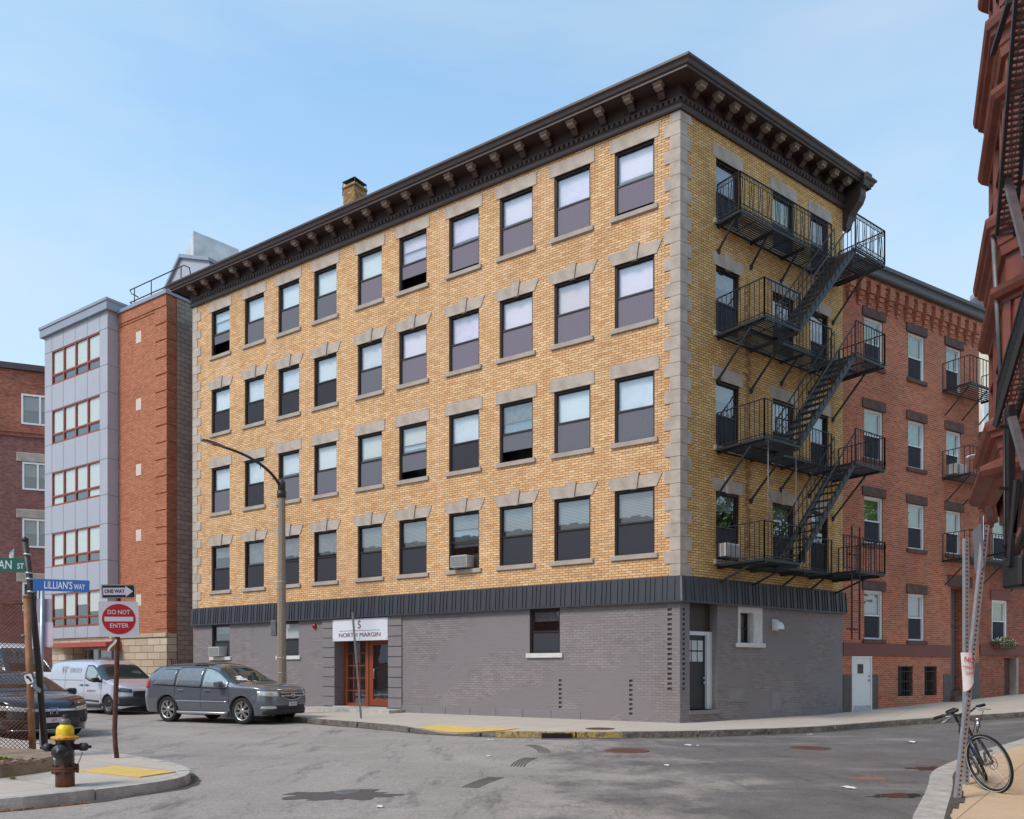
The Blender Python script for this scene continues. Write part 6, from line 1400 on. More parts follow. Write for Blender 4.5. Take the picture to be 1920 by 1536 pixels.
props(mb.build('planter_kerb', plain('cracked old concrete', lin(150, 128, 106), 0.95, var=0.35, scale=3, bump=0.8)), 'low cracked concrete wall under the chain link fence', 'low wall')
M['soil'] = plain('dark soil and dead leaves', lin(132, 98, 76), 0.95, var=0.5, scale=14, bump=1.0)
mb = MB(); c0 = G(18, 1436, SW+0.17)
for i in range(500):
    p = c0+Vector((r.uniform(-1.5, 0.22), r.uniform(-0.15, 0.55), r.uniform(0, 0.05))); s_ = r.uniform(0.012, 0.035); a = r.uniform(0, 6.3)
    mb.face([mb.P(p+Vector((s_*math.cos(a+k), s_*math.sin(a+k)*0.7, r.uniform(-0.008, 0.02)))) for k in (0, 1.6, 3.1, 4.7)])
props(mb.build('leaf_litter', M['soil']), 'brown dead leaves on the low wall inside the fence', 'leaf litter', kind='stuff')
def weed(c, n_, sc, label, seed):
    r = random.Random(seed); mb = MB()
    for i in range(n_):
        a = r.uniform(0, 6.3); L = sc*r.uniform(0.5, 1); p = c+Vector((r.uniform(-1, 1)*sc*0.6, r.uniform(-1, 1)*sc*0.4, 0)); u = Vector((math.cos(a), math.sin(a), r.uniform(0.3, 1.2))).normalized()*L; v = Vector((-math.sin(a), math.cos(a), 0))*L*0.25
        mb.face([mb.P(p), mb.P(p+u*0.5+v), mb.P(p+u), mb.P(p+u*0.5-v)])
    props(mb.build('weed', plain('bright weed leaf', lin(140, 160, 50), 0.6, var=0.3, scale=20)), label, 'weed')
weed(G(4, 1425, SW+0.17), 60, 0.09, 'small green weed inside the fence at the left edge', 1); weed(G(24, 1461, SW), 40, 0.05, 'tiny yellow green weed at the foot of the low wall', 2)
# small tag wired to the fence post
e = sign('traffic_sign', D(54, 1273, fa.y-0.12), rad(10), 'small white tag with a black symbol wired to the fence post', 0.11, 0.15, M['signwhite'], ry=rad(-18)); mb = MB(); mb.prism([(-0.03, 0.05), (0.0, 0.055), (0.02, 0.02), (0.035, -0.05), (0.01, -0.055), (-0.005, 0.0), (-0.03, 0.02)], -0.0035, -0.002); mb.build('symbol', M['signblack'], e, I4)
mb = MB(); mb.bar(D(60, 1284, fa.y-0.1), D(76, 1296, fa.y+0.1), 0.012, 0.06); mb.build('strap', M['galv'], e)
# ------------------------------------------------------------ vehicles
def interp(tab, x):
    if x <= tab[0][0]: return tab[0][1]
    for (a, va), (b, vb) in zip(tab[:-1], tab[1:]):
        if x <= b:
            t = (x-a)/(b-a); i = tab.index((a, va))
            # Catmull-Rom style slopes keep the profile smooth
            m0 = (vb-va) if i == 0 else (vb-tab[i-1][1])/(b-tab[i-1][0])*(b-a)
            m1 = (vb-va) if i+2 >= len(tab) else (tab[i+2][1]-va)/(tab[i+2][0]-a)*(b-a)
            if (vb-va)*m0 <= 0: m0 = 0
            if (vb-va)*m1 <= 0: m1 = 0
            m0 = max(-3*abs(vb-va), min(3*abs(vb-va), m0)); m1 = max(-3*abs(vb-va), min(3*abs(vb-va), m1))
            return (2*t**3-3*t*t+1)*va+(t**3-2*t*t+t)*m0+(-2*t**3+3*t*t)*vb+(t**3-t*t)*m1
    return tab[-1][1]
def paint(name, col, metal=0.5, rough=0.3, coat=1.0):
    n = NT(name); b = n.bsdf(col, rough, metal, 0.5, coat); b.inputs['Coat Roughness'].default_value = 0.04; return n.mat
M['tyre'] = plain('tyre rubber', lin(34, 33, 34), 0.85, var=0.15, scale=20); M['rim'] = plain('alloy', lin(188, 184, 180), 0.3, 0.7, var=0.05); M['steelrim'] = plain('steel wheel', lin(120, 118, 120), 0.5, 0.5, var=0.1)
M['plastic'] = plain('dark bumper plastic', lin(44, 45, 48), 0.6, var=0.08); M['chrome'] = plain('chrome', lin(200, 200, 205), 0.12, 0.95, var=0.02)
M['carglass'] = glass('car glass', (0.30, 0.36, 0.34, 1), 0.06); M['carglass_side'] = glass('car side glass', (0.34, 0.38, 0.38, 1), 0.16); M['lamp'] = plain('head lamp', lin(210, 206, 196), 0.08, 0.3, var=0.1, scale=14); M['lampdark'] = plain('dark lamp housing', lin(90, 92, 96), 0.1, 0.4, var=0.2, scale=14)
M['cabin'] = plain('dark cabin trim', lin(46, 46, 46), 0.8); M['plate'] = plain('number plate', lin(214, 206, 206), 0.5, var=0.04); M['tail'] = plain('tail lamp', lin(170, 30, 34), 0.12)
class Car:
    def __init__(s, P): s.__dict__.update(P)
    def hw(s, x):
        n = 4.0
        if x > s.xn: t = min(1, (x-s.xn)/(s.xf-s.xn)); return s.W/2*max(1e-4, 1-t**s.nf)**(1/s.nf)*(1-0.0*t)
        if x < s.xt: t = min(1, (s.xt-x)/(s.xt-s.xr)); return s.W/2*max(1e-4, 1-t**s.nr)**(1/s.nr)
        return s.W/2
    def top(s, x): return interp(s.TOP, x)
    def belt(s, x): return min(interp(s.BELT, x), s.top(x)-0.02)
    def bot(s, x): return interp(s.BOT, x)
    def sec(s, x, t):   # t 0..1 from sill to roof centre
        b, be, tp, h = s.bot(x), s.belt(x), s.top(x), s.hw(x)
        if t < 0.5:
            u = t/0.5; z = b+(be-b)*u; k = 1-0.07*(1-u)**3-0.035*u**4-(0.012*math.sin(u*math.pi*3) if 0 < u < 1 else 0)*s.crease
            return h*k, z
        a = (t-0.5)/0.5*math.pi/2; cs = math.cos(a); sn = math.sin(a)
        z = be+(tp-be)*sn**s.e2; y = h*0.965*max(0, cs)**s.e1*(1-s.tumble*(z-be))
        return max(0, y), z
    def side_y(s, x, z):
        b, be, tp, h = s.bot(x), s.belt(x), s.top(x), s.hw(x)
        if z >= tp: return 0.0
        if z <= be:
            u = max(0, min(1, (z-b)/(be-b))); return s.sec(x, 0.5*u*0.99999)[0]
        sn = min(1, ((z-be)/(tp-be))**(1/s.e2)); cs = math.sqrt(max(0, 1-sn*sn)); return h*0.965*cs**s.e1*(1-s.tumble*(z-be))
    def front_x(s, y, z, rear=False):
        y = abs(y); lo, hi = (s.xn-0.6, s.xf) if not rear else (s.xt+0.6, s.xr)
        for _ in range(24):
            m = (lo+hi)/2
            if s.side_y(m, z) > y: lo = m
            else: hi = m
        return (lo+hi)/2
    def side(s, mb, sd, xa, xb, zl, zu, off=0.006, nx=14, nz=6, depth=0.02, mi=0):
        fl_ = lambda v, x: v(x) if callable(v) else v
        def fn(u, v):
            x = xa+(xb-xa)*u; z = fl_(zl, x)+(fl_(zu, x)-fl_(zl, x))*v; return Vector((x, sd*(s.side_y(x, z)+off), z))
        s.patch(mb, fn, nx, nz, Vector((0, -sd, 0))*depth, mi, sd > 0)
    def patch(s, mb, fn, nx, nz, inward, mi=0, flip=False):
        I_ = mb.grid(fn, nx, nz, mi, True, flip)
        rim = [I_[i][0] for i in range(nx+1)]+[I_[nx][j] for j in range(1, nz+1)]+[I_[i][nz] for i in range(nx-1, -1, -1)]+[I_[0][j] for j in range(nz-1, 0, -1)]
        b = [mb.P(mb.v[k]+inward) for k in rim]; n_ = len(rim)
        for i in range(n_):
            q = (rim[i], b[i], b[(i+1) % n_], rim[(i+1) % n_]); mb.face(q[::-1] if flip else q, mi)
    def front(s, mb, ya, yb, zl, zu, off=0.008, ny=12, nz=5, mi=0, depth=0.03):
        f_ = lambda v, y: v(y) if callable(v) else v
        def fn(u, v):
            y = ya+(yb-ya)*u; z = f_(zl, y)+(f_(zu, y)-f_(zl, y))*v; return Vector((s.front_x(y, z)+off, y, z))
        s.patch(mb, fn, ny, nz, Vector((-depth, 0, 0)), mi, False)
    def topp(s, mb, xa, xb, t0, off=0.006, nx=14, ny=16, mi=0):   # patch across the top: windscreen, rear glass, sunroof
        def fn(u, v):
            x = xa+(xb-xa)*u; tt = -1+2*v; sg = 1 if tt >= 0 else -1; t = 1-(1-t0)*abs(tt); y, z = s.sec(x, t); return Vector((x, sg*y, z+off))
        s.patch(mb, fn, nx, ny, Vector((0, 0, -0.02)), mi, False)
    def body(s, name, mats, parent):
        xs = []; k = 16
        for i in range(k+1): xs.append(s.xr+(s.xt-s.xr)*(1-math.cos(i/k*math.pi/2)))
        m = 60
        for i in range(1, m): xs.append(s.xt+(s.xn-s.xt)*i/m)
        for i in range(k+1): xs.append(s.xn+(s.xf-s.xn)*math.sin(i/k*math.pi/2))
        xs = sorted(set(round(x, 4) for x in xs)); nt_ = 30; mb = MB(); rings = []
        for x in xs:
            half = [s.sec(x, t/nt_) for t in range(nt_+1)]; half[-1] = (0, half[-1][1])
            rings.append([mb.P((x, -y, z)) for y, z in half]+[mb.P((x, y, z)) for y, z in half[-2::-1]])
        for A, B in zip(rings[:-1], rings[1:]):
            n_ = len(A)
            for j in range(n_-1): mb.face((A[j], B[j], B[j+1], A[j+1]), 0, True)
            mb.face((A[n_-1], B[n_-1], B[0], A[0]), 1)
        mb.face(rings[0]); mb.face(rings[-1][::-1])
        me = mb.mesh('t', mats); o = bpy.data.objects.new('t', me); COL.objects.link(o)
        cuts = []
        for ax in (s.xa, s.xa-s.wb):
            c = MB(); c.lathe([(s.arch, -s.W), (s.arch, s.W)], 40, Matrix.Translation((ax, 0, s.wr*1.0)) @ Matrix.Rotation(rad(90), 4, 'X'))
            cm = c.mesh('c', [mats[1]]); co = bpy.data.objects.new('c', cm); COL.objects.link(co); cuts.append(co)
            md = o.modifiers.new('b', 'BOOLEAN'); md.object = co; md.operation = 'DIFFERENCE'; md.solver = 'EXACT'; md.material_mode = 'TRANSFER'
        if s.hollow:   # passenger cell, so that panes look into a room
            c = MB(); pr = s.hollow; c.prism(pr, -s.W/2+0.16, s.W/2-0.16); cm = c.mesh('c', [mats[1]]); co = bpy.data.objects.new('c', cm); COL.objects.link(co); cuts.append(co)
        bpy.context.view_layer.update()
        me2 = bpy.data.meshes.new_from_object(o.evaluated_get(bpy.context.evaluated_depsgraph_get()))
        bpy.data.objects.remove(o)
        for c in cuts: bpy.data.objects.remove(c)
        me2.name = name; return new_obj(name, me2, parent, I4)
def wheel_meshes(r, w_, rimr, spokes, rim_mat, style='alloy'):
    mb = MB(); q = Matrix.Rotation(rad(90), 4, 'X')
    mb.lathe([(rimr, -w_/2+0.01), (rimr+0.02, -w_/2), (r-0.03, -w_/2+0.005), (r-0.008, -w_/2+0.025), (r, -w_/2+0.05), (r, w_/2-0.05), (r-0.008, w_/2-0.025), (r-0.03, w_/2-0.005), (rimr+0.02, w_/2), (rimr, w_/2-0.01)], 40, q, caps=False)
    ty = mb.mesh('tyre', M['tyre']); mb = MB(); yo = w_/2-0.03
    mb.lathe([(rimr, w_/2-0.012), (rimr-0.018, w_/2-0.016), (rimr-0.03, w_/2-0.06), (rimr-0.05, -w_/2+0.03)], 40, q, 0, caps=False)
    mb.lathe([(0.001, w_/2-0.11), (rimr-0.03, w_/2-0.10)], 30, q, 1, caps=False)
    if style == 'alloy':
        for k in range(spokes):
            a = 2*math.pi*k/spokes
            for da in (-0.14, 0.14):
                p0 = Vector((0.05*math.cos(a), 0, 0.05*math.sin(a))); p1 = Vector(((rimr-0.012)*math.cos(a+da), 0, (rimr-0.012)*math.sin(a+da))); yy = Vector((0, -(w_/2-0.035), 0))
                mb.bar(p0+yy, p1+yy, 0.03, 0.03, 0)
        mb.lathe([(0.075, w_/2-0.07), (0.075, w_/2-0.02), (0.05, w_/2-0.01), (0.0, w_/2-0.008)], 16, q, 0)
    else:
        mb.lathe([(0.06, w_/2-0.03), (0.09, w_/2-0.05), (rimr*0.72, w_/2-0.035), (rimr-0.02, w_/2-0.06)], 30, q, 0, caps=False)
        mb.lathe([(0.0, w_/2-0.02), (0.06, w_/2-0.03)], 16, q, 1)
        for k in range(15): a = 2*math.pi*k/15; mb.lathe([(0.018, w_/2-0.04), (0.018, w_/2-0.036)], 8, Matrix.Rotation(a, 4, 'Y') @ Matrix.Translation((rimr*0.8, 0, 0)) @ q, 1)
    return ty, mb.mesh('rim', [rim_mat, M['black']])
def add_wheels(c, root, spokes, rim_mat, style='alloy', steer=0):
    ty, rm = wheel_meshes(c.wr, c.tw, c.rimr, spokes, rim_mat, style)
    for ax in (c.xa, c.xa-c.wb):
        for sd in (-1, 1):
            T = Matrix.Translation((ax, sd*(c.W/2-c.tw/2-0.035), c.wr))
            if sd > 0: T = T @ Matrix.Rotation(rad(180), 4, 'Z')
            if ax == c.xa and steer: T = T @ Matrix.Rotation(steer, 4, 'Z')
            e_ = new_obj('wheel', ty.copy(), root, T); new_obj('rim', rm, e_, I4)
def vehicle(name, loc, th, label, cat):
    return empty(name, loc, -th, label, cat)
def mirror_mesh(root, x, z, W_, mat, sd):
    mb = MB(); mb.bbox(x-0.09, x+0.10, *sorted((sd*(W_/2+0.02), sd*(W_/2+0.24))), z-0.07, z+0.09, 0.035); mb.bar((x+0.02, sd*(W_/2-0.08), z-0.05), (x+0.02, sd*(W_/2+0.06), z-0.03), 0.05); o = mb.build('wing_mirror', mat, root, I4)
    mb = MB(); mb.box(x-0.096, x-0.088, *sorted((sd*(W_/2+0.05), sd*(W_/2+0.21))), z-0.045, z+0.065); mb.build('mirror_glass', M['chrome'], o, I4)
def cabin_bits(root, xs_, z, W_):
    mb = MB()
    for x in xs_:
        for sd in (-1, 1):
            mb.bbox(x-0.06, x+0.08, sd*0.38-0.24, sd*0.38+0.24, z-0.35, z+0.12, 0.04); mb.bbox(x-0.03, x+0.05, sd*0.38-0.12, sd*0.38+0.12, z+0.13, z+0.30, 0.03)
    mb.build('seats', M['cabin'], root, I4)

# grey crossover
gcar = Car(dict(W=1.95, xf=0.96, xn=0.30, xr=-3.86, xt=-3.35, nf=2.8, nr=3.2, crease=0.6, e1=0.42, e2=0.72, tumble=0.22, xa=0.0, wb=2.75, arch=0.42, wr=0.37, tw=0.24, rimr=0.26, hollow=None,
    TOP=[(-3.86, 1.05), (-3.75, 1.28), (-3.55, 1.52), (-3.3, 1.63), (-2.6, 1.70), (-1.9, 1.71), (-1.3, 1.67), (-0.95, 1.56), (-0.5, 1.30), (-0.12, 1.13), (0.35, 1.10), (0.7, 1.03), (0.88, 0.95), (0.96, 0.82)],
    BELT=[(-3.86, 0.98), (-3.3, 1.06), (-2.5, 1.03), (-1.0, 0.98), (-0.1, 0.99), (0.4, 0.98), (0.8, 0.90), (0.96, 0.79)],
    BOT=[(-3.86, 0.42), (-3.4, 0.27), (0.5, 0.24), (0.8, 0.28), (0.96, 0.40)]))
p = G(457, 1358.5); th = rad(24); fwd = Vector((math.cos(th), -math.sin(th), 0)); lft = Vector((math.sin(th), math.cos(th), 0))
o_ = p+lft*(gcar.W/2-0.12)
SUV = vehicle('parked_car', o_, th, 'dark grey crossover car with roof rails parked at the kerb before the yellow building', 'car')
M['pgrey'] = paint('slate grey metallic paint', lin(112, 115, 122), 0.5, 0.3); M['pgreylow'] = plain('grey lower cladding', lin(70, 72, 78), 0.5, var=0.06)
bd = gcar.body('body', [M['pgrey'], M['plastic']], SUV)
def seam(c, mb, sd, x, z0, z1, w_=0.012, dx=0.0):
    n_ = 8
    for i in range(n_):
        za = z0+(z1-z0)*i/n_; zb = z0+(z1-z0)*(i+1)/n_; xa = x+dx*i/n_; xb = x+dx*(i+1)/n_
        mb.face([mb.P((xa-w_/2, sd*(c.side_y(xa-w_/2, za)+0.0035), za)), mb.P((xa+w_/2, sd*(c.side_y(xa+w_/2, za)+0.0035), za)), mb.P((xb+w_/2, sd*(c.side_y(xb+w_/2, zb)+0.0035), zb)), mb.P((xb-w_/2, sd*(c.side_y(xb-w_/2, zb)+0.0035), zb))])
bz = lambda x: gcar.belt(x)+0.025
def rz_g(x):   # upper edge of the side glass
    return min(gcar.top(x)-0.155, 1.60-0.03*abs(x+1.9))-0.0
for sd in (-1, 1):
    for (xa, xb, zf) in ((-1.42, -0.52, lambda x: max(bz(x)+0.005, min(rz_g(x), 1.53-(x+1.05)*0.70 if x > -1.05 else 9))), (-2.42, -1.50, rz_g), (-3.28, -2.50, lambda x: min(rz_g(x), 1.50-0.0*(x)) if x > -3.0 else max(bz(x)+0.01, bz(x)+(min(rz_g(-3.0), 1.5)-bz(-3.0))*(x+3.28)/0.28))):
        mb = MB(); gcar.side(mb, sd, xa-0.03, xb+0.03, lambda x: bz(x)-0.03, lambda x, zf=zf: zf(x)+0.022, 0.003, 16, 6); o = mb.build('window_surround', M['plastic'], SUV, I4)
        mb = MB(); gcar.side(mb, sd, xa, xb, bz, zf, 0.008, 16, 6, 0.004); mb.build('side_window', plain('tinted car glass', lin(112, 116, 122), 0.05, spec=1.0) if xa < -2 else M['lightglass'] if 'lightglass' in M else M.setdefault('lightglass', plain('car glass with painted reflection', lin(160, 170, 172), 0.05, 0.2, spec=1.0)), o, I4)  # front pane: pale base colour paints in the bright reflection
    mb = MB()
    for x, dx in ((-0.42, -0.05), (-1.46, 0.0), (-2.46, -0.35)): seam(gcar, mb, sd, x, 0.42 if x > -2 else 0.75, gcar.belt(x), 0.012, dx if x > -2 else 0)
    mb.build('door_seam', M['black'], bd, I4)
    for x in (-1.22, -2.22): mb = MB(); yy = gcar.side_y(x, 0.92)+0.02; mb.bbox(x-0.1, x+0.1, *sorted((sd*(yy-0.01), sd*(yy+0.022))), 0.905, 0.938, 0.008); mb.build('door_handle', M['chrome'], SUV, I4)
    mb = MB(); gcar.side(mb, sd, -2.38, -0.50, lambda x: 0.60, lambda x: 0.63, 0.012, 20, 1, 0.01); mb.build('side_moulding', M['chrome'], SUV, I4)
    mb = MB(); gcar.side(mb, sd, -2.30, -0.44, lambda x: gcar.bot(x)+0.0, lambda x: 0.37, 0.008, 20, 2, 0.01); mb.build('sill_cladding', M['plastic'], SUV, I4)
    mb = MB(); mb.tube([(-2.32, sd*0.97, 0.31), (-2.2, sd*1.03, 0.30), (-0.55, sd*1.03, 0.30), (-0.45, sd*0.97, 0.31)], 0.04, 10); mb.build('running_board', M['rim'], SUV, I4)
    mb = MB(); pts = [(x, sd*(gcar.sec(x, 0.80)[0]), gcar.sec(x, 0.80)[1]+0.03) for x in [-3.1+k*0.2 for k in range(9)]]; mb.tube(pts, 0.016, 6); mb.build('roof_rail', M['plastic'], SUV, I4)
    mirror_mesh(SUV, -0.72, 1.09, 1.86, M['pgrey'], sd)
    mb = MB(); gcar.side(mb, sd, -3.80, -3.45, lambda x: 0.98, lambda x: 1.24-0.3*(x+3.8)*0, 0.008, 6, 4); mb.build('tail_lamp', M['tail'], SUV, I4)
    # front details
    mb = MB(); ya, yb = sorted((sd*0.52, sd*0.93)); gcar.front(mb, ya, yb, lambda y: 0.765+0.06*max(0, abs(y)-0.6), lambda y: 0.90+0.03*(abs(y)-0.5), 0.010, 12, 4); mb.build('head_lamp', M['lamp'], SUV, I4)
    mb = MB(); ya, yb = sorted((sd*0.58, sd*0.90)); gcar.front(mb, ya, yb, lambda y: 0.43, lambda y: 0.50, 0.014, 8, 3); mb.build('fog_lamp', M['lamp'], SUV, I4)
mb = MB(); gcar.topp(mb, -1.02, -0.24, 0.66, 0.007); mb.build('windscreen', M['dw'] if 'dw' in M else M.setdefault('dw', plain('dark windscreen', lin(46, 52, 50), 0.03, spec=1.0)), SUV, I4)
mb = MB(); gcar.topp(mb, -3.74, -3.35, 0.70, 0.007); mb.build('rear_window', M['dw'], SUV, I4)
mb = MB(); gcar.topp(mb, -2.0, -1.35, 0.80, 0.006); mb.build('sunroof', M['dw'], SUV, I4)
mb = MB(); gcar.front(mb, -0.46, 0.46, lambda y: 0.65+0.12*(abs(y)/0.46)**2, lambda y: 0.87+0.01*(1-(abs(y)/0.46)), 0.008, 20, 5); gr_ = mb.build('grille', M['plastic'], SUV, I4)
mb = MB()
for z0, z1 in ((0.85, 0.875), (0.76, 0.805)): gcar.front(mb, -0.45, 0.45, lambda y, a=z0: a, lambda y, a=z1: a, 0.022, 18, 1)
gcar.front(mb, -0.40, 0.40, lambda y: 0.65+0.13*(abs(y)/0.46)**2, lambda y: 0.68+0.12*(abs(y)/0.46)**2, 0.022, 18, 1); mb.build('grille_bar', M['chrome'], gr_, I4)
mb = MB(); x_ = gcar.front_x(0, 0.78)+0.035
mb.tube([(x_, 0.065*math.cos(k*math.pi/8), 0.79+0.065*math.sin(k*math.pi/8)) for k in range(16)], 0.009, 6, closed=True); mb.bar((x_, -0.028, 0.74), (x_, -0.008, 0.845), 0.014); mb.bar((x_, 0.028, 0.74), (x_, 0.008, 0.845), 0.014); mb.bar((x_, -0.02, 0.775), (x_, 0.02, 0.775), 0.012); mb.build('badge', M['chrome'], gr_, I4)
mb = MB(); gcar.front(mb, -0.86, 0.86, lambda y: 0.28, lambda y: 0.42, 0.01, 24, 2); gcar.front(mb, -0.60, 0.60, lambda y: 0.42, lambda y: 0.52, 0.008, 16, 3); mb.build('lower_bumper', M['plastic'], SUV, I4)
x_ = gcar.front_x(0.0, 0.55)+0.02; pl = new_obj('number_plate', (lambda m_: (m_.box(x_-0.01, x_+0.008, -0.16, 0.16, 0.50, 0.61), m_.mesh('number_plate', M['plate']))[1])(MB()), SUV, I4)
new_obj('lettering', text_mesh('7GH  K10', 0.075, M['signredd'], 0.001, sx=0.7), pl, Matrix.Translation((x_+0.010, 0, 0.55)) @ Matrix.Rotation(rad(90), 4, 'Z'))
for (tx, y, z) in (): pass
mb = MB(); stk = MB()
def on_screen(c, x, y, off=0.012):
    lo, hi = 0.5, 1.0
    for _ in range(20):
        m = (lo+hi)/2
        if c.sec(x, m)[0] > abs(y): lo = m
        else: hi = m
    return Vector((x, y, c.sec(x, lo)[1]+off))
for (x, y, a, b) in ((-0.48, -0.50, 0.07, 0.10), (-0.40, -0.62, 0.05, 0.06), (-0.36, -0.46, 0.04, 0.12)): stk.face([stk.P(on_screen(gcar, x+u*a, y+v*b)) for u, v in ((-1, -1), (1, -1), (1, 1), (-1, 1))])
stk.build('stickers', M['white'], SUV, I4)
add_wheels(gcar, SUV, 7, M['rim'])

# silver cargo van
vcar = Car(dict(W=1.84, xf=0.86, xn=0.12, xr=-3.92, xt=-3.72, nf=2.6, nr=4.0, crease=0.5, e1=0.30, e2=0.62, tumble=0.10, xa=0.0, wb=3.06, arch=0.37, wr=0.325, tw=0.20, rimr=0.20, hollow=None,
    TOP=[(-3.92, 1.55), (-3.85, 1.76), (-3.6, 1.83), (-2.5, 1.86), (-1.6, 1.85), (-1.15, 1.79), (-0.8, 1.62), (-0.3, 1.27), (0.0, 1.14), (0.3, 1.07), (0.6, 0.98), (0.78, 0.86), (0.86, 0.66)],
    BELT=[(-3.92, 1.20), (-3.0, 1.12), (-1.5, 1.10), (-0.6, 1.06), (0.0, 1.02), (0.5, 0.90), (0.86, 0.64)],
    BOT=[(-3.92, 0.32), (-3.5, 0.22), (0.5, 0.20), (0.86, 0.30)]))
p = G(206, 1340.5); th = rad(34); lft = Vector((math.sin(th), math.cos(th), 0)); o_ = p+lft*(vcar.W/2-0.1)
VAN = vehicle('parked_van', o_, th, 'silver cargo van with dark bumper parked behind the grey crossover', 'van')
M['psilver'] = paint('silver paint', lin(196, 196, 206), 0.35, 0.3)
bd = vcar.body('body', [M['psilver'], M['plastic']], VAN)
for sd in (-1, 1):
    mb = MB(); vcar.side(mb, sd, -1.42, -0.36, lambda x: vcar.belt(x)+0.02+max(0, (-1.15-x))*0.3, lambda x: min(1.66, vcar.top(x)-0.12), 0.004, 16, 6); o = mb.build('window_surround', M['plastic'], VAN, I4)
    mb = MB(); vcar.side(mb, sd, -1.36, -0.72, lambda x: vcar.belt(x)+0.06+max(0, (-1.15-x))*0.3, lambda x: min(1.62, vcar.top(x)-0.17), 0.009, 16, 6, 0.004); vcar.side(mb, sd, -0.66, -0.46, lambda x: vcar.belt(x)+0.06, lambda x: min(1.62, vcar.top(x)-0.17), 0.009, 6, 4, 0.004); mb.build('side_window', M['lightglass'], o, I4)
    mb = MB()
    for x in (-0.38, -1.46, -2.75): seam(vcar, mb, sd, x, 0.40, 1.12 if x > -1 else 1.68, 0.012)
    mb.build('door_seam', M['black'], bd, I4)
    mb = MB(); vcar.side(mb, sd, -3.6, -1.6, lambda x: 1.18, lambda x: 1.66, -0.004, 14, 4, 0.01); mb.build('pressed_panel', M['psilver'], bd, I4)
    mb = MB(); vcar.side(mb, sd, -3.9, -1.6, lambda x: 1.135, lambda x: 1.15, 0.004, 14, 1, 0.01); mb.build('sliding_rail', M['black'], bd, I4)
    for x in (-1.28, -1.62): mb = MB(); yy = vcar.side_y(x, 0.98)+0.015; mb.bbox(x-0.09, x+0.09, *sorted((sd*(yy-0.01), sd*(yy+0.025))), 0.96, 1.0, 0.008); mb.build('door_handle', M['black'], VAN, I4)
    mb = MB(); vcar.side(mb, sd, -2.60, -0.42, lambda x: 0.22, lambda x: 0.36, 0.008, 14, 2, 0.01); mb.build('sill_cladding', M['plastic'], VAN, I4)
    mb = MB(); vcar.side(mb, sd, -1.40, -0.55, lambda x: 0.40+0.05*(-0.55-x), lambda x: 0.47+0.03*(-0.55-x), 0.009, 10, 1, 0.01); mb.build('side_strip', M['plastic'], VAN, I4)
    mirror_mesh(VAN, -0.52, 1.15, 1.80, M['black'], sd)
    mb = MB(); ya, yb = sorted((sd*0.50, sd*0.88)); vcar.front(mb, ya, yb, lambda y: 0.74+0.08*(abs(y)-0.5), lambda y: 0.86+0.16*(abs(y)-0.5), 0.008, 10, 4); mb.build('head_lamp', M['lampdark'], VAN, I4)
mb = MB(); vcar.topp(mb, -0.92, -0.14, 0.62, 0.007); mb.build('windscreen', M['dw'], VAN, I4)
mb = MB(); vcar.front(mb, -0.89, 0.89, lambda y: 0.30, lambda y: 0.62, 0.012, 26, 4); mb.build('front_bumper', M['plastic'], VAN, I4)
mb = MB(); vcar.front(mb, -0.48, 0.48, lambda y: 0.62, lambda y: 0.80, 0.012, 16, 3); gr_ = mb.build('grille', M['black'], VAN, I4)
mb = MB()
for z in (0.66, 0.71, 0.76): vcar.front(mb, -0.46, 0.46, lambda y, a=z: a, lambda y, a=z: a+0.014, 0.024, 14, 1)
mb.build('grille_bar', M['plastic'], gr_, I4)
add_wheels(vcar, VAN, 5, M['steelrim'], 'steel')
M['vangrey'] = plain('pale grey van lettering', lin(168, 168, 176), 0.4, var=0.02)
for tx, sz, x, z, mt, sx_ in (('ERGO', 0.26, -2.10, 1.47, 'vangrey', 1.1), ('M', 0.2, -2.78, 1.45, 'vangrey', 1.0), ('617.421.1717', 0.115, -0.98, 0.78, 'signredd', 0.85)):
    yy = vcar.side_y(x, z)+0.012; new_obj('lettering', text_mesh(tx, sz, M[mt], 0.002, sx=sx_), VAN, Matrix.Translation((x, -yy, z)) @ Matrix.Rotation(rad(-3.5 if z > 1.2 else 0), 4, 'X'))
mb = MB(); yy = vcar.side_y(-2.78, 1.45)+0.008
for a, b in (((-2.95, 1.60), (-2.62, 1.60)), ((-2.95, 1.60), (-2.95, 1.32)), ((-2.95, 1.32), (-2.70, 1.32))): mb.bar((a[0], -yy, a[1]), (b[0], -yy, b[1]), 0.018)
mb.build('logo_frame', M['signredd'], VAN, I4)
mb = MB(); mb.bar((-2.9, -0.62, 1.88), (-1.3, -0.62, 1.88), 0.02); mb.tube([(-0.9, -0.3, 1.75), (-1.15, -0.3, 2.0)], 0.006, 5); mb.build('aerial', M['black'], VAN, I4)

# white high roof van further back
hcar = Car(dict(W=2.0, xf=1.0, xn=0.3, xr=-4.9, xt=-4.7, nf=2.6, nr=5.0, crease=0.4, e1=0.24, e2=0.6, tumble=0.07, xa=0.0, wb=3.6, arch=0.42, wr=0.36, tw=0.22, rimr=0.21, hollow=None,
    TOP=[(-4.9, 2.3), (-4.8, 2.5), (-4.0, 2.60), (-2.0, 2.60), (-1.3, 2.50), (-0.9, 2.30), (-0.3, 1.75), (0.1, 1.35), (0.5, 1.22), (0.85, 1.02), (1.0, 0.8)],
    BELT=[(-4.9, 1.30), (-1.5, 1.25), (0.2, 1.15), (1.0, 0.78)], BOT=[(-4.9, 0.4), (-4.6, 0.3), (0.6, 0.26), (1.0, 0.4)]))
th = rad(34); q = D(58, 1300, 31.5); HV = vehicle('parked_van', (q.x, q.y, 0), th, 'white high roof van behind the silver cargo van at the left edge', 'van')
M['pwhite'] = paint('white van paint', lin(224, 224, 228), 0.0, 0.35)
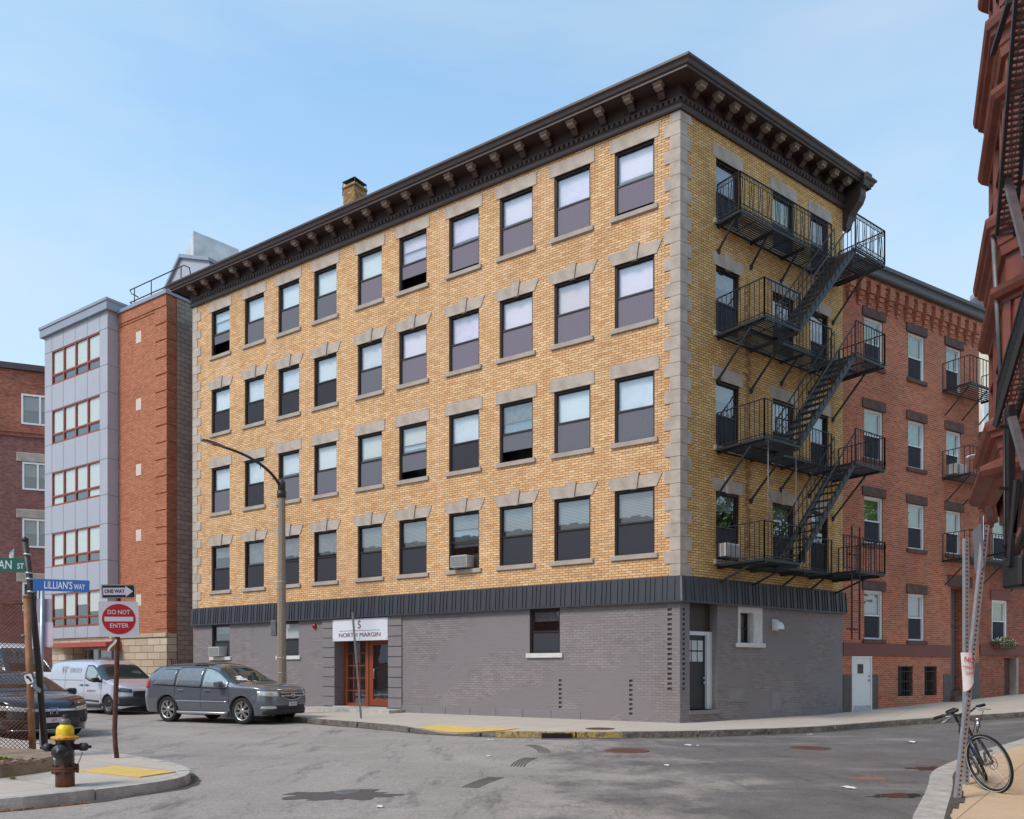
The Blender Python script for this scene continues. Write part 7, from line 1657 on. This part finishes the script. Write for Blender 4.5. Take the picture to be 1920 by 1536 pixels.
bd = hcar.body('body', [M['pwhite'], M['plastic']], HV)
for sd in (-1, 1):
    mb = MB(); hcar.side(mb, sd, -1.5, -0.15, lambda x: hcar.belt(x)+0.02, lambda x: min(2.0, hcar.top(x)-0.12), 0.006, 14, 5); mb.build('side_window', M['dw'], HV, I4)
    mb = MB(); hcar.side(mb, sd, -4.4, -1.8, lambda x: 1.35, lambda x: 2.0, 0.006, 14, 5); mb.build('side_window', M['dw'], HV, I4)
    mirror_mesh(HV, -0.3, 1.35, 1.95, M['black'], sd)
    mb = MB(); ya, yb = sorted((sd*0.55, sd*0.93)); hcar.front(mb, ya, yb, 0.85, 1.05, 0.008, 8, 3); mb.build('head_lamp', M['lamp'], HV, I4)
mb = MB(); hcar.topp(mb, -1.0, 0.02, 0.62, 0.007); mb.build('windscreen', M['dw'], HV, I4)
mb = MB(); hcar.front(mb, -0.95, 0.95, 0.35, 0.7, 0.01, 20, 3); mb.build('front_bumper', M['plastic'], HV, I4)
add_wheels(hcar, HV, 5, M['steelrim'], 'steel')

# black sedan behind the hydrant
scar = Car(dict(W=1.86, xf=0.95, xn=0.20, xr=-3.85, xt=-3.3, nf=2.7, nr=2.8, crease=0.8, e1=0.45, e2=0.75, tumble=0.25, xa=0.0, wb=2.78, arch=0.37, wr=0.335, tw=0.22, rimr=0.23, hollow=None,
    TOP=[(-3.85, 0.85), (-3.75, 1.0), (-3.3, 1.10), (-2.9, 1.22), (-2.3, 1.42), (-1.7, 1.47), (-1.2, 1.44), (-0.85, 1.34), (-0.35, 1.10), (-0.1, 1.0), (0.3, 0.95), (0.65, 0.86), (0.85, 0.76), (0.95, 0.62)],
    BELT=[(-3.85, 0.82), (-3.0, 0.96), (-1.0, 0.90), (0.0, 0.87), (0.5, 0.80), (0.95, 0.60)], BOT=[(-3.85, 0.35), (-3.4, 0.2), (0.6, 0.17), (0.95, 0.24)]))
th = rad(38); fw = Vector((math.cos(th), -math.sin(th), 0)); fc = D(100, 1320, 17.3); fc.z = 0; o_ = fc-fw*0.93
SED = vehicle('parked_car', o_, th, 'black sedan car with a chrome grille bar parked behind the fire hydrant', 'car')
M['pblack'] = paint('black car paint', lin(24, 22, 26), 0.2, 0.2)
bd = scar.body('body', [M['pblack'], M['plastic']], SED)
sbz = lambda x: scar.belt(x)+0.02
for sd in (-1, 1):
    for xa, xb in ((-1.42, -0.50), (-2.45, -1.50)):
        mb = MB(); scar.side(mb, sd, xa, xb, sbz, lambda x: max(sbz(x)+0.01, min(1.34, scar.top(x)-0.12)), 0.006, 14, 5); mb.build('side_window', M['dw'], SED, I4)
    mb = MB(); scar.side(mb, sd, -2.6, -0.4, sbz, lambda x: sbz(x)+0.015, 0.012, 16, 1, 0.01); mb.build('window_trim', M['chrome'], SED, I4)
    mb = MB()
    for x in (-0.40, -1.46, -2.3): seam(scar, mb, sd, x, 0.35, scar.belt(x), 0.01)
    mb.build('door_seam', M['plastic'], bd, I4)
    for x in (-1.25, -2.2): mb = MB(); yy = scar.side_y(x, 0.80)+0.015; mb.bbox(x-0.1, x+0.1, *sorted((sd*(yy-0.01), sd*(yy+0.02))), 0.79, 0.815, 0.006); mb.build('door_handle', M['chrome'], SED, I4)
    mirror_mesh(SED, -0.62, 0.98, 1.78, M['pblack'], sd)
    mb = MB(); ya, yb = sorted((sd*0.50, sd*0.90)); scar.front(mb, ya, yb, lambda y: 0.60+0.09*(abs(y)-0.5), lambda y: 0.685+0.14*(abs(y)-0.5), 0.010, 12, 4); mb.build('head_lamp', M['lamp'], SED, I4)
    mb = MB(); ya, yb = sorted((sd*0.60, sd*0.86)); scar.front(mb, ya, yb, 0.34, 0.44, 0.006, 8, 3); mb.build('fog_recess', M['plastic'], SED, I4)
mb = MB(); scar.topp(mb, -0.95, -0.16, 0.66, 0.007); mb.build('windscreen', M['dw'], SED, I4)
mb = MB(); scar.topp(mb, -3.0, -2.35, 0.68, 0.007); mb.build('rear_window', M['dw'], SED, I4)
mb = MB(); scar.front(mb, -0.50, 0.50, lambda y: 0.46, lambda y: 0.60, 0.006, 18, 4); scar.front(mb, -0.55, 0.55, lambda y: 0.24, lambda y: 0.34, 0.006, 18, 3); gr_ = mb.build('grille', M['plastic'], SED, I4)
mb = MB(); scar.front(mb, -0.50, 0.50, lambda y: 0.60, lambda y: 0.655, 0.016, 20, 2); scar.front(mb, -0.88, 0.88, lambda y: 0.205, lambda y: 0.22, 0.02, 20, 1); mb.build('grille_bar', M['chrome'], gr_, I4)
mb = MB(); x_ = scar.front_x(0, 0.62)+0.03
for a, b in (((-0.05, 0.565), (-0.042, 0.665)), ((0.05, 0.565), (0.042, 0.665)), ((-0.045, 0.615), (0.045, 0.615))): mb.bar((x_, a[0], a[1]), (x_, b[0], b[1]), 0.02)
plate_ = [(x_-0.004, y, z) for y, z in ((-0.075, 0.55), (0.075, 0.55), (0.065, 0.68), (-0.065, 0.68))]; mb.tube(plate_, 0.008, 5, closed=True, smooth=False); mb.build('badge', M['chrome'], gr_, I4)
mb = MB(); x_ = scar.front_x(0.0, 0.40)+0.02; mb.box(x_-0.01, x_+0.006, -0.16, 0.16, 0.36, 0.47); pl = mb.build('number_plate', M['plate'], SED, I4); new_obj('lettering', text_mesh('8DT', 0.075, M['signredd'], 0.001, sx=0.8), pl, Matrix.Translation((x_+0.008, 0, 0.41)) @ Matrix.Rotation(rad(90), 4, 'Z'))
add_wheels(scar, SED, 5, M['rim'])

# ------------------------------------------------------------ bicycle leaning on the posts
BZ0 = SW-0.02
fcn = G(1885, 1489, BZ0); rcn = G(1849, 1463, BZ0)
hd_ = (fcn-rcn).normalized(); rzb = math.atan2(hd_.y, hd_.x)
BK = bpy.data.objects.new('bicycle', None); BK.empty_display_size = 0.2
LEAN = rad(25)     # towards the posts: the bike's right
finish(BK, None, Matrix.Translation(rcn) @ Matrix.Rotation(rzb, 4, 'Z') @ Matrix.Rotation(LEAN, 4, 'X')); props(BK, 'dark grey hybrid bicycle leaning on the perforated posts, front wheel turned', 'bicycle')
M['bikepaint'] = plain('graphite bicycle paint', lin(70, 76, 88), 0.3, 0.4, var=0.06); M['bikegreen'] = plain('lime decal', lin(120, 190, 60), 0.4)
R0 = 0.345; RC = Vector((0, 0, R0)); BB = Vector((0.43, 0, 0.28)); ST = Vector((0.28, 0, 0.80)); HT = Vector((0.90, 0, 0.86)); HB = Vector((0.945, 0, 0.70)); FCr = Vector((1.06, 0, R0))
mb = MB()
for a, b, r_ in ((BB, ST, 0.016), (BB, HB, 0.022), (ST, HT, 0.017), (HB-Vector((0.02, 0, -0.02)), HT+Vector((-0.01, 0, 0.02)), 0.022)): mb.tube([a, b], r_, 10)
for sd in (-1, 1): mb.tube([RC+Vector((0, sd*0.065, 0)), BB+Vector((0, sd*0.03, 0))], 0.009, 8); mb.tube([RC+Vector((0, sd*0.065, 0)), ST+Vector((0.0, sd*0.02, -0.05))], 0.008, 8)
fr = mb.build('frame', M['bikepaint'], BK, I4)
mb = MB(); mb.tube([BB.lerp(HB, 0.75), BB.lerp(HB, 0.9)], 0.0228, 10); mb.build('decal', M['bikegreen'], fr, I4)
mb = MB(); mb.tube([ST, ST+Vector((-0.04, 0, 0.14))], 0.014, 8); mb.bbox(-0.12+0.22, 0.14+0.22, -0.07, 0.07, 0.94, 0.985, 0.02); mb.build('saddle', M['black'], BK, I4)
mb = MB(); mb.lathe([(0.085, -0.005), (0.085, 0.005)], 24, Matrix.Translation(BB+Vector((0, -0.05, 0))) @ Matrix.Rotation(rad(90), 4, 'X'))
for sd in (-1, 1): e_ = BB+Vector((sd*0.11, sd*0.07, sd*0.12)); mb.bar(BB+Vector((0, sd*0.05, 0)), e_, 0.022, 0.014); mb.bbox(e_.x-0.045, e_.x+0.045, *sorted((e_.y, e_.y+sd*0.09)), e_.z-0.012, e_.z+0.012, 0.006)
mb.tube([BB+Vector((0, -0.055, 0.085)), RC+Vector((0, -0.055, 0.04))], 0.005, 5); mb.tube([BB+Vector((0, -0.055, -0.085)), RC+Vector((0.04, -0.055, -0.12)), RC+Vector((0, -0.055, -0.05))], 0.005, 5); mb.lathe([(0.05, -0.02), (0.03, 0.02)], 16, Matrix.Translation(RC+Vector((0, -0.045, 0))) @ Matrix.Rotation(rad(90), 4, 'X')); mb.build('crank', M['galvdark'], BK, I4)
def bike_wheel(par, T, disc=True):
    mb = MB(); mb.tube([(R0*math.cos(k*math.pi/24)*0.953, 0, R0*math.sin(k*math.pi/24)*0.953) for k in range(48)], 0.0185, 8, closed=True); w_ = mb.build('wheel', M['tyre'], par, T)
    mb = MB(); mb.tube([(0.308*math.cos(k*math.pi/24), 0, 0.308*math.sin(k*math.pi/24)) for k in range(48)], 0.011, 6, closed=True); mb.build('rim', M['black'], w_, I4)
    for sd in (-1, 1):
        mb = MB(); mb.tube([(0.322*math.cos(k*math.pi/24), sd*0.0145, 0.322*math.sin(k*math.pi/24)) for k in range(48)], 0.0035, 5, closed=True); mb.build('reflective_band', M['white'], w_, I4)
    mb = MB()
    for k in range(28):
        a = 2*math.pi*k/28; b = a+(0.35 if k % 2 else -0.35); mb.tube([(0.022*math.cos(b), 0.03*(1 if k % 4 < 2 else -1), 0.022*math.sin(b)), (0.302*math.cos(a), 0, 0.302*math.sin(a))], 0.0013, 3, caps=False, smooth=False)
    mb.build('spokes', M['galv'], w_, I4)
    mb = MB(); mb.lathe([(0.022, -0.04), (0.016, -0.02), (0.016, 0.02), (0.022, 0.04)], 12, Matrix.Rotation(rad(90), 4, 'X')); mb.tube([(0, -0.06, 0), (0, 0.06, 0)], 0.006, 6)
    if disc:
        for k in range(12): pass
        mb.tube([(0.078*math.cos(k*math.pi/10), 0.045, 0.078*math.sin(k*math.pi/10)) for k in range(20)], 0.004, 4, closed=True, smooth=False)
        for k in range(5): a = k*2*math.pi/5; mb.bar((0, 0.045, 0), (0.078*math.cos(a), 0.045, 0.078*math.sin(a)), 0.01, 0.003)
    mb.build('hub', M['galvdark'], w_, I4)
bike_wheel(BK, Matrix.Translation(RC))
# steered front end turns about the head tube
ax = (HT-HB).normalized(); STEER = rad(32)
TS = Matrix.Translation(HB) @ Matrix.Rotation(STEER, 4, ax) @ Matrix.Translation(-HB)
bike_wheel(BK, TS @ Matrix.Translation(FCr))
mb = MB(); mb.M = TS; crown = HB+(HB-HT).normalized()*0.03
mb.tube([crown+Vector((0, -0.05, 0)), crown+Vector((0, 0.05, 0))], 0.018, 8); mb.tube([HB-(HT-HB).normalized()*0.03, HT+ax*0.06], 0.014, 8)
for sd in (-1, 1): mb.tube([crown+Vector((0, sd*0.05, 0.01)), crown.lerp(FCr, 0.45)+Vector((0.0, sd*0.062, 0)), FCr+Vector((0, sd*0.062, 0))], [0.018, 0.017, 0.011], 8)
mb.build('fork', M['bikepaint'], BK, I4)
mb = MB(); mb.M = TS; stm = HT+ax*0.07; bc = stm+Vector((0.07, 0, 0.03)); mb.tube([stm, bc], 0.016, 8)
mb.tube([bc+Vector((-0.07, -0.33, 0.03)), bc+Vector((-0.03, -0.2, 0.035)), bc+Vector((0, -0.08, 0.0)), bc+Vector((0, 0.08, 0.0)), bc+Vector((-0.03, 0.2, 0.035)), bc+Vector((-0.07, 0.33, 0.03))], 0.0125, 8); hb = mb.build('handlebar', M['bikepaint'], BK, I4)
for sd in (-1, 1):
    mb = MB(); mb.M = TS; mb.tube([bc+Vector((-0.045, sd*0.22, 0.035)), bc+Vector((-0.07, sd*0.34, 0.03))], 0.018, 8); mb.build('grip', M['tyre'], hb, I4)
    mb = MB(); mb.M = TS; mb.tube([bc+Vector((-0.02, sd*0.17, 0.03)), bc+Vector((0.03, sd*0.19, 0.01)), bc+Vector((0.03, sd*0.30, -0.03)), bc+Vector((0.01, sd*0.33, -0.035))], 0.007, 6); mb.build('brake_lever', M['galv'], hb, I4)
mb = MB(); mb.M = TS
for sd in (-1, 1): mb.tube([bc+Vector((0.02, sd*0.17, 0.0)), bc+Vector((0.16, sd*0.12, -0.02)), bc+Vector((0.17, sd*0.03, -0.12)), crown+Vector((0.05, sd*0.03, 0.03))], 0.004, 5)
mb.build('cable', M['black'], hb, I4)
mb = MB(); mb.M = TS; a = crown+Vector((0.06, 0.05, 0.05)); mb.tube([a, a+Vector((0.02, 0.02, 0.12))], 0.024, 12); mb.tube([a+Vector((0.02, 0.02, 0.125)), a+Vector((0.022, 0.022, 0.15))], 0.026, 12); mb.build('lamp', M['chrome'], BK, I4)

# ------------------------------------------------------------ street details
M['iron_rust'] = plain('worn iron cover', lin(122, 84, 70), 0.6, 0.3, var=0.3, scale=14, bump=0.4); M['brickred'] = plain('rusty red plate', lin(146, 104, 88), 0.8, var=0.2, scale=10)
def cover(px, py, rw, label, mat='iron_rust', z=0.0, seedz=0.006):
    c = Gh(px, py, z); o = empty('manhole_cover', (c.x, c.y, z+H(c.x)), 0, label, 'manhole cover')
    mb = MB(); mb.lathe([(rw, 0.0), (rw, 0.006), (rw-0.05, 0.006)], 32); mb.lathe([(0.0, 0.004), (rw-0.055, 0.005)], 32); mb.build('ring', M[mat], o, I4)
    mb = MB(); k = -rw+0.08
    while k < rw-0.05:
        h_ = math.sqrt(max(0, (rw-0.07)**2-k*k)); mb.box(-h_, h_, k, k+0.02, 0.004, 0.008); k += 0.06
    mb.build('tread', M['galvdark'] if mat != 'iron_rust' else M['iron_rust'], o, I4); return o
cover(1175, 1408, 0.42, 'large rusty manhole cover in the road nearest the storm drain'); cover(1519, 1403, 0.38, 'pale ringed manhole cover in the side street before the white service door')
cover(652, 1485, 0.17, 'small iron cover in a dark damp patch in the near road', 'galvdark'); cover(228, 1493, 0.12, 'tiny round rusty cover in the road beside the hydrant corner'); cover(1125, 1366.5, 0.34, 'rusty coal hole cover in the sidewalk before the grey wall', z=SW)
mb = MB(); c = G(1631, 1460); mb.box(c.x-0.20, c.x+0.20, c.y-0.16, c.y+0.14, 0, 0.007, 0); props(mb.build('road_plate', M['brickred']), 'square reddish plate set in the dark road surface', 'road plate')
c = G(1045, 1386, 0.0); dr_ = empty('storm_drain', (c.x, 17.55, 0), 0, 'dark storm drain mouth in the yellow kerb', 'storm drain')
mb = MB(); mb.box(-0.33, 0.33, -0.035, 0.10, 0.015, 0.11); mb.build('mouth', M['black'], dr_, I4); mb = MB(); mb.box(-0.34, 0.34, -0.34, -0.06, 0.0, 0.006); mb.build('grate', M['stain'], dr_, I4)
M['paper'] = plain('white litter paper', lin(226, 222, 224), 0.8, var=0.05); r = random.Random(11)
LT = [(1711, 1393, 0.09, 'crumpled white paper in the side street below the red row house'), (1290, 1398, 0.10, 'folded white paper in the gutter below the corner'), (920, 1388, 0.07, 'flat white scrap beside the storm drain'), (916, 1419, 0.05, 'small white scrap near the tyre marks'), (1250, 1436, 0.06, 'pale scrap in the middle of the junction'), (1592, 1478, 0.10, 'long white scrap at the lower right of the road'), (1519, 1378, 0.07, 'white scrap beside the kerb of the side street'), (1308, 1306+93, 0.04, 'tiny white scrap right of the folded paper'), (712, 1514, 0.05, 'tiny pale scrap at the bottom of the road')]
for px, py, s_, lb in LT:
    c = Gh(px, py, 0.0); mb = MB(); a0 = r.uniform(0, 3); hgt = 0.03 if 'crumpled' in lb else 0.012
    def fn(u, v): x = (u-0.5)*s_*2; y = (v-0.5)*s_*1.3; return c+Vector((x*math.cos(a0)-y*math.sin(a0), x*math.sin(a0)+y*math.cos(a0), 0.006+hgt*abs(math.sin(u*5+v*3+a0))))
    mb.grid(fn, 5, 4, flip=False, smooth=False); props(mb.build('litter', M['paper']), lb, 'litter', 'scraps of paper on the road')
blob('paint_mark', G(622, 1372).xy, 0.20, 0.07, 0.2, 0.0, plain('green utility paint', lin(60, 128, 84), 0.7, var=0.2), 'green utility paint mark on the road beside the grey crossover', 'paint mark', jag=0.5, seed=5)
def tracks(name, px0, py0, px1, py1, n_, gap, label, bend=0.0):
    mb = MB(); a = G(px0, py0).xy; b = G(px1, py1).xy; d = (b-a).normalized(); s_ = Vector((-d.y, d.x)); L = (b-a).length
    for k in range(n_):
        for i in range(6):
            t0, t1 = i/6, (i+0.85)/6; o0 = s_*(k*gap+bend*math.sin(t0*3.14)); o1 = s_*(k*gap+bend*math.sin(t1*3.14)); p = a+d*L*t0+o0; q = a+d*L*t1+o1; w__ = s_*gap*0.28
            mb.hexa([(p.x-w__.x, p.y-w__.y, 0), (q.x-w__.x, q.y-w__.y, 0), (q.x+w__.x, q.y+w__.y, 0), (p.x+w__.x, p.y+w__.y, 0), (p.x-w__.x, p.y-w__.y, 0.0045), (q.x-w__.x, q.y-w__.y, 0.0045), (q.x+w__.x, q.y+w__.y, 0.0045), (p.x+w__.x, p.y+w__.y, 0.0045)])
    props(mb.build(name, M['stain']), label, 'tyre marks')
tracks('tyre_marks', 985, 1397, 1012, 1412, 5, 0.05, 'upper dark tyre marks fanning out near the storm drain', 0.06); tracks('tyre_marks', 982, 1438, 1008, 1421, 5, 0.05, 'middle dark tyre marks in the road', 0.05); tracks('tyre_marks', 895, 1478, 945, 1458, 5, 0.05, 'lowest dark tyre marks, left of the other two', 0.03)
